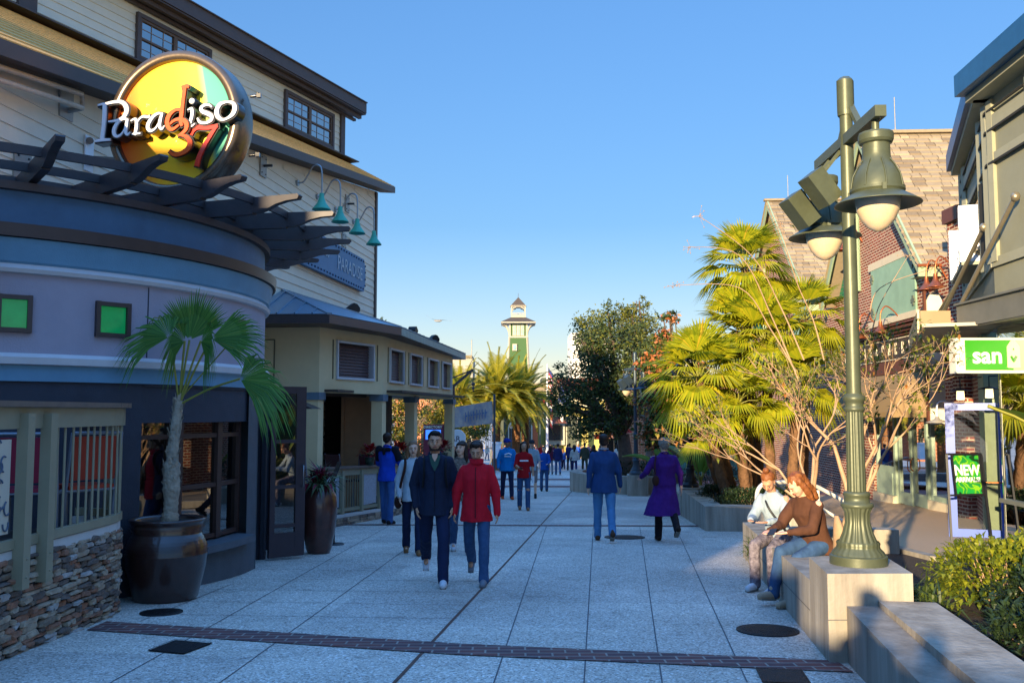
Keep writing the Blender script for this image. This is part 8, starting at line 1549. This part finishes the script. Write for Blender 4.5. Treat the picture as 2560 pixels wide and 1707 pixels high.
# 2 boy
t, T, hp, ARM, L, k = person('boy in a red padded jacket looking down as he walks toward the camera', gd(-.42, 11.0), R(-3), 1.66, ((10, 3), (-16, 34)), ((4, 13, 6), (-2, 15, 6)), redj, jean, gsh, 'a', HD, 'short', 1.02, coat=.034, topl=.05, head=(22, 0), vox=.01, sleeve=1.12, handfwd=(6, 6))
b = MB(); b.beam(T(0, -.152, .5), T(0, -.165, -.12), .012, .006); extra_part(t, b, 'zip', C('dark_red_zip', '#5c1420'))
b = MB(); b.lathe([(.082, .0), (.086, .055), (.078, .06), (.07, .0)], T(0, -.01, .535), n=24); extra_part(t, b, 'standing_collar', redj)
# 3, 4 women behind them
t, T, hp, ARM, L, k = person('fair woman in a pale denim jacket half hidden behind the navy jacket man', gd(-1.5, 14.06), R(6), 1.68, ((12, 2), (-10, 14)), ((0, 12, 30), (0, 14, 25)), whitej, jeand, C('tan_flats', '#7d5a3c', bump=.1), 'b', HL, 'long', .95, coat=.02, handfwd=(-10, -5))
b = MB(); b.tube(cat([tuple(T(-.12, -.0, .54)), tuple(T(-.13, -.13, .4)), tuple(T(-.2, -.08, .1)), tuple(T(-.22, .0, -.05))], 4), .02, 6); b.ball(T(-.23, .02, -.14), .1, 10, 8, sc=(.6, 1.2, 1)); extra_part(t, b, 'shoulder_bag', C('brown_leather', '#3a2018'))
t, T, hp, ARM, L, k = person('dark haired woman with a fringe looking aside behind the red jacket boy', gd(-.78, 14.2), R(8), 1.7, ((16, 2), (-14, 18)), ((0, 8, 20), (0, 8, 20)), C('brown_print_top', '#3d332f', '#8b7f73', 30), jean, wsh, 'b', HD, 'bangs', .92, head=(-8, -32), coat=.006)
# 5 man in blue hoodie
t, T, hp, ARM, L, k = person('man in a royal blue and black hoodie with his back turned by the railing', gd(-2.6, 19.3), R(160), 1.86, ((8, 0), (-4, 0)), ((20, 12, 70), (20, 14, 70)), C('royal_blue_hoodie', '#1544b8'), C('mid_denim', '#2f558f', '#44699e', 5), C('black_sneaker', '#1c2024', bump=.1), 'b', HD, 'crew', 1.06, coat=.02, handfwd=(-25, -25), vox=.014)
b = MB(); cap(b, T(-.1, .11, .5), .04, T(.1, .11, .5), .04); cap(b, T(0, .13, .5), .05, T(0, .14, .42), .03); extra_part(t, b, 'hood', C('black_fleece', '#121420'))
for (s0, e, w_) in ARM: b = MB(); cap(b, s0 + Vector((0, 0, .015)), .088, s0.lerp(e, .62), .078, 16); extra_part(t, b, 'black_sleeve_panel', C('black_fleece', '#121420'))
# 6 man in sweater, 7 woman in purple coat
t, T, hp, ARM, L, k = person('broad man in a blue sweater and light jeans walking away', gd(1.58, 15.93), R(178), 1.8, ((10, 2), (-16, 22)), ((-6, 12, 10), (4, 13, 12)), C('slate_blue_sweater', '#22406e'), jeanl, bsh, 'b', HD, 'crew', 1.2, coat=.012, topl=.03, face=False, vox=.011)
b = MB(); b.tube([T(.07 * math.cos(a), .01 + .068 * math.sin(a), .575) for a in [R(10 * i) for i in range(37)]], .012, 6); extra_part(t, b, 'shirt_collar', C('grey_collar', '#9aa3b0'))
sk = lambda T, k: [(T(.07, .08, -.5), .33 * k, .25 * k), (T(.05, .06, -.36), .29 * k, .22 * k), (T(.02, .03, -.16), .235 * k, .18 * k), (T(0, .0, -.02), .2 * k, .15 * k)]
t, T, hp, ARM, L, k = person('woman with short grey curls in a long swinging purple coat walking away', gd(2.62, 15.93), R(183), 1.72, ((4, 0), (-16, 38)), ((-4, 30, 70), (-6, 16, 16)), C('purple_knit', '#3c1360', '#4a1c72', 14, .5), C('black_leggings', '#15131a'), C('dark_sandal', '#2a1f1b', bump=.1), 'b', HG, 'curly', 1.22, coat=.012, split=sk, face=False, sleeve=.9, amp=.014)
b = MB(); b.tube(cat([tuple(T(.16, .06, .54)), tuple(T(.2, .15, .35)), tuple(T(.2, .17, .2))], 4), .012, 6); b.ball(T(.2, .2, .1), .09, 10, 8, sc=(.7, .5, 1)); extra_part(t, b, 'shoulder_bag', C('brown_leather', '#3a2018'))
# seated women on the low wall
zs = gz(10.5) + .5; SEATX = 2.95
t, T, hp, ARM, L, k = person('seated auburn haired woman in a brown sweater pointing at a phone, her shoes crossed', (3.2, 9.75, gz(9.75)), R(-62), 1.68, ((74, 60), (80, 62)), ((26, 6, 58), (30, 8, 50)), C('brown_sweater', '#4a2f22', '#573828', 12, .4), jean, C('tan_sneaker', '#a3917c', bump=.1), 'b', HBR, 'wavy', 1.16, seat=.5, lean=22, coat=.016, head=(22, -10), handfwd=(-24, -16))
ph = (ARM[0][2] + ARM[1][2]) / 2 + Vector((0, -.1, 0)); b = MB(); b.box(None, (.075, .15, .009), M=Matrix.Translation(ph) @ Matrix.Rotation(R(20), 4, 'X') @ Matrix.Rotation(R(30), 4, 'Z')); ob_ = extra_part(t, b, 'phone', M_flood)
t2_, T2, hp2, ARM2, L2, k2 = person('seated woman with a hair bun in a pale denim jacket looking at the same phone', (3.08, 10.75, gz(10.75)), R(-42), 1.64, ((72, 72), (76, 74)), ((28, 8, 62), (26, 8, 66)), C('washed_denim_jacket', '#7e93a6', '#a3b0b8', 7), C('print_leggings', '#3a3542', '#8f8790', 22), wsh, 'a', HBR, 'bun', 1.0, seat=.5, lean=18, coat=.018, head=(28, 10), handfwd=(-22, -22))
b = MB(); b.tube(cat([tuple(T2(-.1, .02, .54)), tuple(T2(-.02, -.13, .38)), tuple(T2(.12, -.14, .14)), tuple(T2(.17, -.05, .0))], 4), .013, 6); extra_part(t2_, b, 'bag_strap', M_flood)
tb = thing('tote_bag', 'limp cream tote bag standing on the seat wall behind the brown sweater woman', 'bag', (3.3, 9.35, gz(9.35) + .5)); b = MB(); q = Vector(tb.location); loft(b, [(q, .06, .12), (q + Vector((0, 0, .1)), .075, .14), (q + Vector((-.02, 0, .3)), .05, .09), (q + Vector((-.04, 0, .42)), .02, .03)]); b.build('bag', C('cream_canvas', '#b08f6c'), tb)
# mid distance
t, T, hp, ARM, L, k = person('woman in a red T-shirt with long black hair and ripped jeans', gd(.3, 23.46), R(2), 1.7, ((6, 2), (-8, 12)), ((0, 10, 12), (16, 8, 60)), C('red_tshirt', '#a50f18'), jean, C('sandal_tan', '#8a6248', bump=.1), 'a', HB, 'long', 1.04, sleeve=.0, vox=.015, handfwd=(4, -20)); text('shirt_lettering', 'TURN AROUND', .045, Matrix.Translation(Vector(t.location) + T(.0, -.14, .3)) @ Matrix.Rotation(R(90), 4, 'X'), M_let, t, .002) if 0 else None
b = MB(); b.box(T(0, -.132, .33), (.22, .006, .035)); extra_part(t, b, 'shirt_print', M_let); b = MB(); b.tube([ARM[1][2] + Vector((0, -.02, -.16)), ARM[1][2] + Vector((0, -.02, .0))], .03, 8) if 0 else b.box(ARM[1][2] + Vector((.03, -.08, .02)), (.09, .15, .012)); extra_part(t, b, 'phone', M_flood); b = MB(); b.tube([ARM[0][2] + Vector((0, -.03, -.2)), ARM[0][2] + Vector((0, -.03, -.02))], .032, 10); extra_part(t, b, 'water_bottle', M_let)
for i in (0, 1): b = MB(); b.ball(L[i][1] + Vector((0, -.05, .02)), .045, 8, 6, sc=(1, .35, 1.3)); extra_part(t, b, 'denim_rip', SKIN['a'])
t, T, hp, ARM, L, k = person('heavy man in a cyan hoodie and blue cap behind the red T-shirt woman', gd(-.15, 28.3), R(10), 1.83, ((14, 2), (-8, 12)), ((8, 16, 40), (4, 16, 30)), C('cyan_hoodie', '#0f77b8'), jeand, C('orange_sneaker', '#c04a1c', bump=.1), 'c', C('blue_cap', '#1a2f8c'), 'cap', 1.25, coat=.02, vox=.017, head=(0, 50), handfwd=(-18, 4))
b = MB(); b.tube([T(-.1, -.17, .36), T(.02, -.175, .4), T(.1, -.16, .35)], .02, 5); b.tube([T(-.11, -.17, .31), T(.08, -.17, .3)], .014, 5); extra_part(t, b, 'shirt_print', M_let)
person('older woman in a blue top and denim jacket wearing sunglasses', gd(1.15, 33.2), 0, 1.58, ((6, 2), (-4, 4)), ((14, 10, 60), (10, 10, 90)), C('azure_top', '#1f55a8'), jean, C('black_sneaker', '#1c2024', bump=.1), 'b', HL, 'short', 1.05, coat=.016, vox=.02, handfwd=(-20, -20))
person('man in a pale grey T-shirt and shorts mostly hidden behind the red T-shirt woman', gd(.62, 28.9), 0, 1.78, ((10, 2), (-20, 40)), ((4, 10, 20), (0, 10, 20)), C('grey_tee', '#8ea2ac'), C('plaid_shorts', '#7d7270'), C('black_sneaker', '#1c2024', bump=.1), 'b', C('dark_cap', '#20242c'), 'cap', 1.05, sleeve=0, shorts=True, vox=.02)
# the crowd farther off: seven figures, copied and dressed differently
protos = []
for i, (hs_k, hair, bk, cw, sh_, lg) in enumerate((('crew', HD, 1.05, .02, False, ((14, 2), (-16, 20))), ('long', HB, .95, .01, False, ((10, 2), (-12, 16))), ('short', HL, 1.1, .02, False, ((4, 0), (-4, 0))), ('wavy', HL, .95, .015, False, ((16, 4), (-14, 22))), ('cap', C('dark_cap', '#20242c'), 1.0, .01, True, ((10, 4), (-8, 10))))): protos.append(person('x', gd(0, 60), 0, 1.72, lg, ((8, 10, 20), (-6, 10, 14)), navy, jean, C('black_sneaker', '#1c2024', bump=.1), 'abcba'[i], hair, hs_k, bk, coat=cw, vox=.026, face=False, shorts=sh_, collar=False)[0])
cols = {n: C('crowd_' + n, c) for n, c in (('navy', '#1a2350'), ('black', '#18181c'), ('olive', '#34382a'), ('grey', '#6d7278'), ('white', '#b9b8b2'), ('red', '#9a1c22'), ('maroon', '#5a1f34'), ('purple', '#6a2a86'), ('blue', '#2450a8'), ('tan', '#8d7456'), ('orange', '#b5522a'), ('pink', '#a8667a'))}
rr = random.Random(31); used = set()
strp = mat('crowd_stripes', '#d8d6cc', .8, var=0); n_ = strp.node_tree; wv = n_.nodes.new('ShaderNodeTexWave'); wv.bands_direction = 'Z'; wv.inputs['Scale'].default_value = 4.5; tcn = n_.nodes.new('ShaderNodeTexCoord'); crn = n_.nodes.new('ShaderNodeValToRGB'); crn.color_ramp.interpolation = 'CONSTANT'; crn.color_ramp.elements[0].color = lin('#1c2030'); crn.color_ramp.elements[1].color = lin('#d8d6cc'); crn.color_ramp.elements[1].position = .45
n_.links.new(tcn.outputs['Object'], wv.inputs[0]); n_.links.new(wv.outputs['Color'], crn.inputs[0]); n_.links.new(crn.outputs[0], n_.nodes['Principled BSDF'].inputs[0]); cols['striped'] = strp
def crowd(u, vf, pi, top, low, rz, H, label):
    p = GP(u, vf); pr = protos[pi]
    if pi in used: o = dup(pr, p, rz, label, 'people strolling in the distance', H / 1.72)
    else: used.add(pi); o = pr; o.location = p; o.rotation_euler = (0, 0, rz); o['label'] = label; o['group'] = 'people strolling in the distance'; o.scale = (H / 1.72,) * 3
    for c in o.children:
        nm = c.name.split('.')[0]
        if nm in ('shirt', 'jacket'): c.material_slots[0].link = 'OBJECT'; c.material_slots[0].material = cols[top]
        if nm in ('trousers', 'shorts'): c.material_slots[0].link = 'OBJECT'; c.material_slots[0].material = cols[low] if low in cols else jean
PI_ = math.pi
for (u, vf, pi, top, low, rz, H, lab) in ((1395, 1187, 0, 'navy', 'jean', PI_, 1.74, 'person in a navy jacket with a white hem and jeans walking away'), (1436, 1187, 1, 'striped', 'navy', PI_, 1.66, 'woman in a black and white striped top walking away'), (1462, 1184, 0, 'olive', 'olive', PI_, 1.8, 'man in a dark olive coat walking away right of the striped woman'), (1424, 1176, 0, 'navy', 'black', PI_, 1.78, 'tall figure in navy close left of the striped woman'), (1485, 1190, 1, 'black', 'black', PI_, 1.66, 'dark haired woman in black just left of the blue sweater man'),
    (1414, 1133, 1, 'purple', 'jean', PI_, 1.68, 'far figure in a bright purple top and jeans'), (1376, 1186, 1, 'maroon', 'grey', PI_, 1.62, 'woman in maroon close left of the navy jacket'), (1408, 1172, 3, 'blue', 'navy', PI_, 1.4, 'child in bright blue right of the navy jacket'), (1404, 1168, 3, 'red', 'black', PI_, 1.45, 'child in a red top beside the child in blue'), (1173, 1245, 2, 'maroon', 'tan', .2, 1.78, 'bald man in a maroon shirt behind the red jacket boy'), (1128, 1240, 4, 'maroon', 'black', .1, 1.76, 'man in cap behind the dark haired woman'),
    (1232, 1168, 3, 'grey', 'grey', .5, 1.6, 'small figure in pale blue grey beside the white block'), (1545, 1182, 1, 'white', 'black', PI_, 1.7, 'figure in a white hooded jacket right of the sweater man'), (1586, 1168, 3, 'maroon', 'blue', 2.0, 1.7, 'woman in maroon by the oak trunk'), (1448, 1142, 3, 'white', 'grey', PI_, 1.7, 'far figure in white before the dark doorway'), (1456, 1146, 0, 'tan', 'tan', PI_, 1.8, 'far figure in tan next to the one in white'), (1358, 1150, 4, 'white', 'grey', .3, 1.7, 'far man in a printed white shirt left of the flagpole'),
    (1332, 1145, 4, 'grey', 'orange', .2, 1.75, 'far man in a light shirt before the orange panel'), (1278, 1146, 3, 'tan', 'tan', .3, 1.7, 'far figure in tan between the palm trunks'), (1312, 1150, 2, 'blue', 'navy', .1, 1.7, 'far figure in strong blue right of the palm trunks'), (1340, 1160, 1, 'pink', 'jean', .1, 1.6, 'far woman in pink walking nearer'), (1352, 1165, 2, 'red', 'navy', .3, 1.75, 'far man in red left of the sunglasses woman'), (1376, 1150, 0, 'black', 'jean', .1, 1.75, 'far figure in black behind the flagpole foot'), (1390, 1144, 3, 'orange', 'jean', .1, 1.65, 'far figure in orange at the shop window'),
    (1425, 1150, 2, 'tan', 'jean', PI_, 1.7, 'far figure in tan walking right'), (1470, 1152, 4, 'navy', 'black', .2, 1.75, 'far man in navy at the right of the doorway'), (1482, 1160, 3, 'red', 'jean', .2, 1.6, 'far woman in red close to the oak'), (1500, 1156, 1, 'grey', 'black', .2, 1.65, 'far woman in grey below the orange awning'), (1512, 1164, 0, 'olive', 'black', PI_, 1.75, 'far man in olive below the orange awning'), (1296, 1158, 2, 'black', 'black', .4, 1.7, 'far figure in black near the palm trunks'), (1262, 1152, 4, 'blue', 'grey', .4, 1.7, 'far figure in blue by the picket railing'), (1218, 1150, 3, 'white', 'jean', .4, 1.65, 'far figure in white by the picket railing'), (1438, 1140, 4, 'red', 'jean', .1, 1.7, 'far figure in red behind the striped woman'), (1402, 1140, 0, 'grey', 'black', .1, 1.75, 'far figure in grey beyond the purple top')): crowd(u, vf, pi, top, low, rz, H, lab)
pk = ['navy', 'grey', 'red', 'black', 'white', 'blue', 'olive', 'pink', 'tan', 'maroon', 'orange', 'purple']
for i in range(20):
    tp_, lw = pk[(i * 5) % 12], ('jean', 'black', 'grey', 'tan')[(i + i // 12) % 4]; u = (1188, 1206, 1252, 1270, 1304, 1322, 1336, 1346, 1364, 1384, 1396, 1419, 1431, 1446, 1464, 1476, 1492, 1506, 1520, 1530)[i]; vf = 1138 + (i * 7) % 16
    crowd(u, vf, i % 5, tp_, lw, (0, PI_, .4, PI_ - .5)[i % 4], 1.6 + (i * 3 % 5) * .05, 'tiny far %s in %s and %s, %s' % (('man', 'woman', 'figure', 'woman', 'man in cap')[i % 5], tp_, 'jeans' if lw == 'jean' else lw + ' trousers', 'left of the flagpole' if u < 1366 else 'right of the flagpole'))
# two people standing behind the camera, whose shadows fall on the concrete walls
for (x, y, h_, lab, rz_) in ((-1.5, -1.95, 1.13, 'tall standing person behind the camera on the left', PI_), (-1.36, -2.68, 1.05, 'standing person farther behind the camera', PI_ * .9), (-.55, -2.5, 1.06, 'third standing person right behind the camera', 2.6)): o = dup(protos[0 if x > -1.4 else 2], (x, y, gz(y)), rz_, lab, 'people waiting behind the camera', h_)
# ================================================================ ADDED BLOCKS BEHIND THE CAMERA (unseen, stepped in height to shape the street's shade)
az_ = R(SUN_AZ); sh_ = Vector((math.cos(az_), -math.sin(az_), 0)); th_ = Vector((math.sin(az_), math.cos(az_), 0))
M_bk = mat('buff_stucco', '#9a8d78', .8, var=.08, vs=1)
def block(s0, s1, t0, dep, H, label, name='shade_block_behind_camera'):
    c = sh_ * (s0 + s1) / 2 + th_ * (t0 - dep / 2); g = gz(c.y); t = thing(name, label, 'building', (c.x, c.y, g), 0, 'added shade blocks behind the camera'); b = MB(); b.box((c.x, c.y, (g - 1 + H) / 2), (s1 - s0, dep, H - g + 1), -az_); b.build('wall', M_bk, t)
    b = MB(); q = c + th_ * (dep / 2 + .05); b.box((q.x, q.y, H - .2), (s1 - s0 + .02, .16, .3), -az_); b.build('cornice', M_tc, t); n = max(1, int((s1 - s0) / 2.2))
    for i in range(n): p = sh_ * (s0 + (s1 - s0) * (i + .5) / n) + th_ * (t0 + .04); b = MB(); b.box((p.x, p.y, g + 1.3), (1.3, .1, 1.5), -az_); b.build('window', M_dwin, t)
for a in ((-3.1, -1.2, -12, 4, 3.85, 'added low buff shade block behind the camera, lowest of the row'), (-4.0, -3.1, -12, 5, 5.2, 'added narrow buff shade block behind the camera'), (-5.2, -4.0, -12, 5, 6.3, 'added narrow taller buff shade block behind the camera'), (-7.2, -5.2, -12, 6, 7.6, 'added buff shade block behind the camera, two storeys high'), (-10.5, -7.2, -12, 8, 8.6, 'added buff shade block behind the camera beside the tallest one'), (-13.2, -10.5, -14, 8, 11.8, 'tallest added buff shade block behind the camera'), (-24, -13.2, -14, 8, 9.6, 'added wide buff shade block behind the camera next to the tallest one'), (-46, -24, -14, 8, 11.0, 'added long buff shade block far behind the camera')): block(*a)
t = thing('shade_wall', 'added low buff shade wall behind the camera', 'wall', (0, -12, gz(-12))); c = sh_ * .2 + th_ * -12; b = MB(); b.box((c.x, c.y, 1.7), (2.8, .4, 3.2), -az_); b.build('wall', M_bk, t)  # unseen wall added to keep the near ground in shade
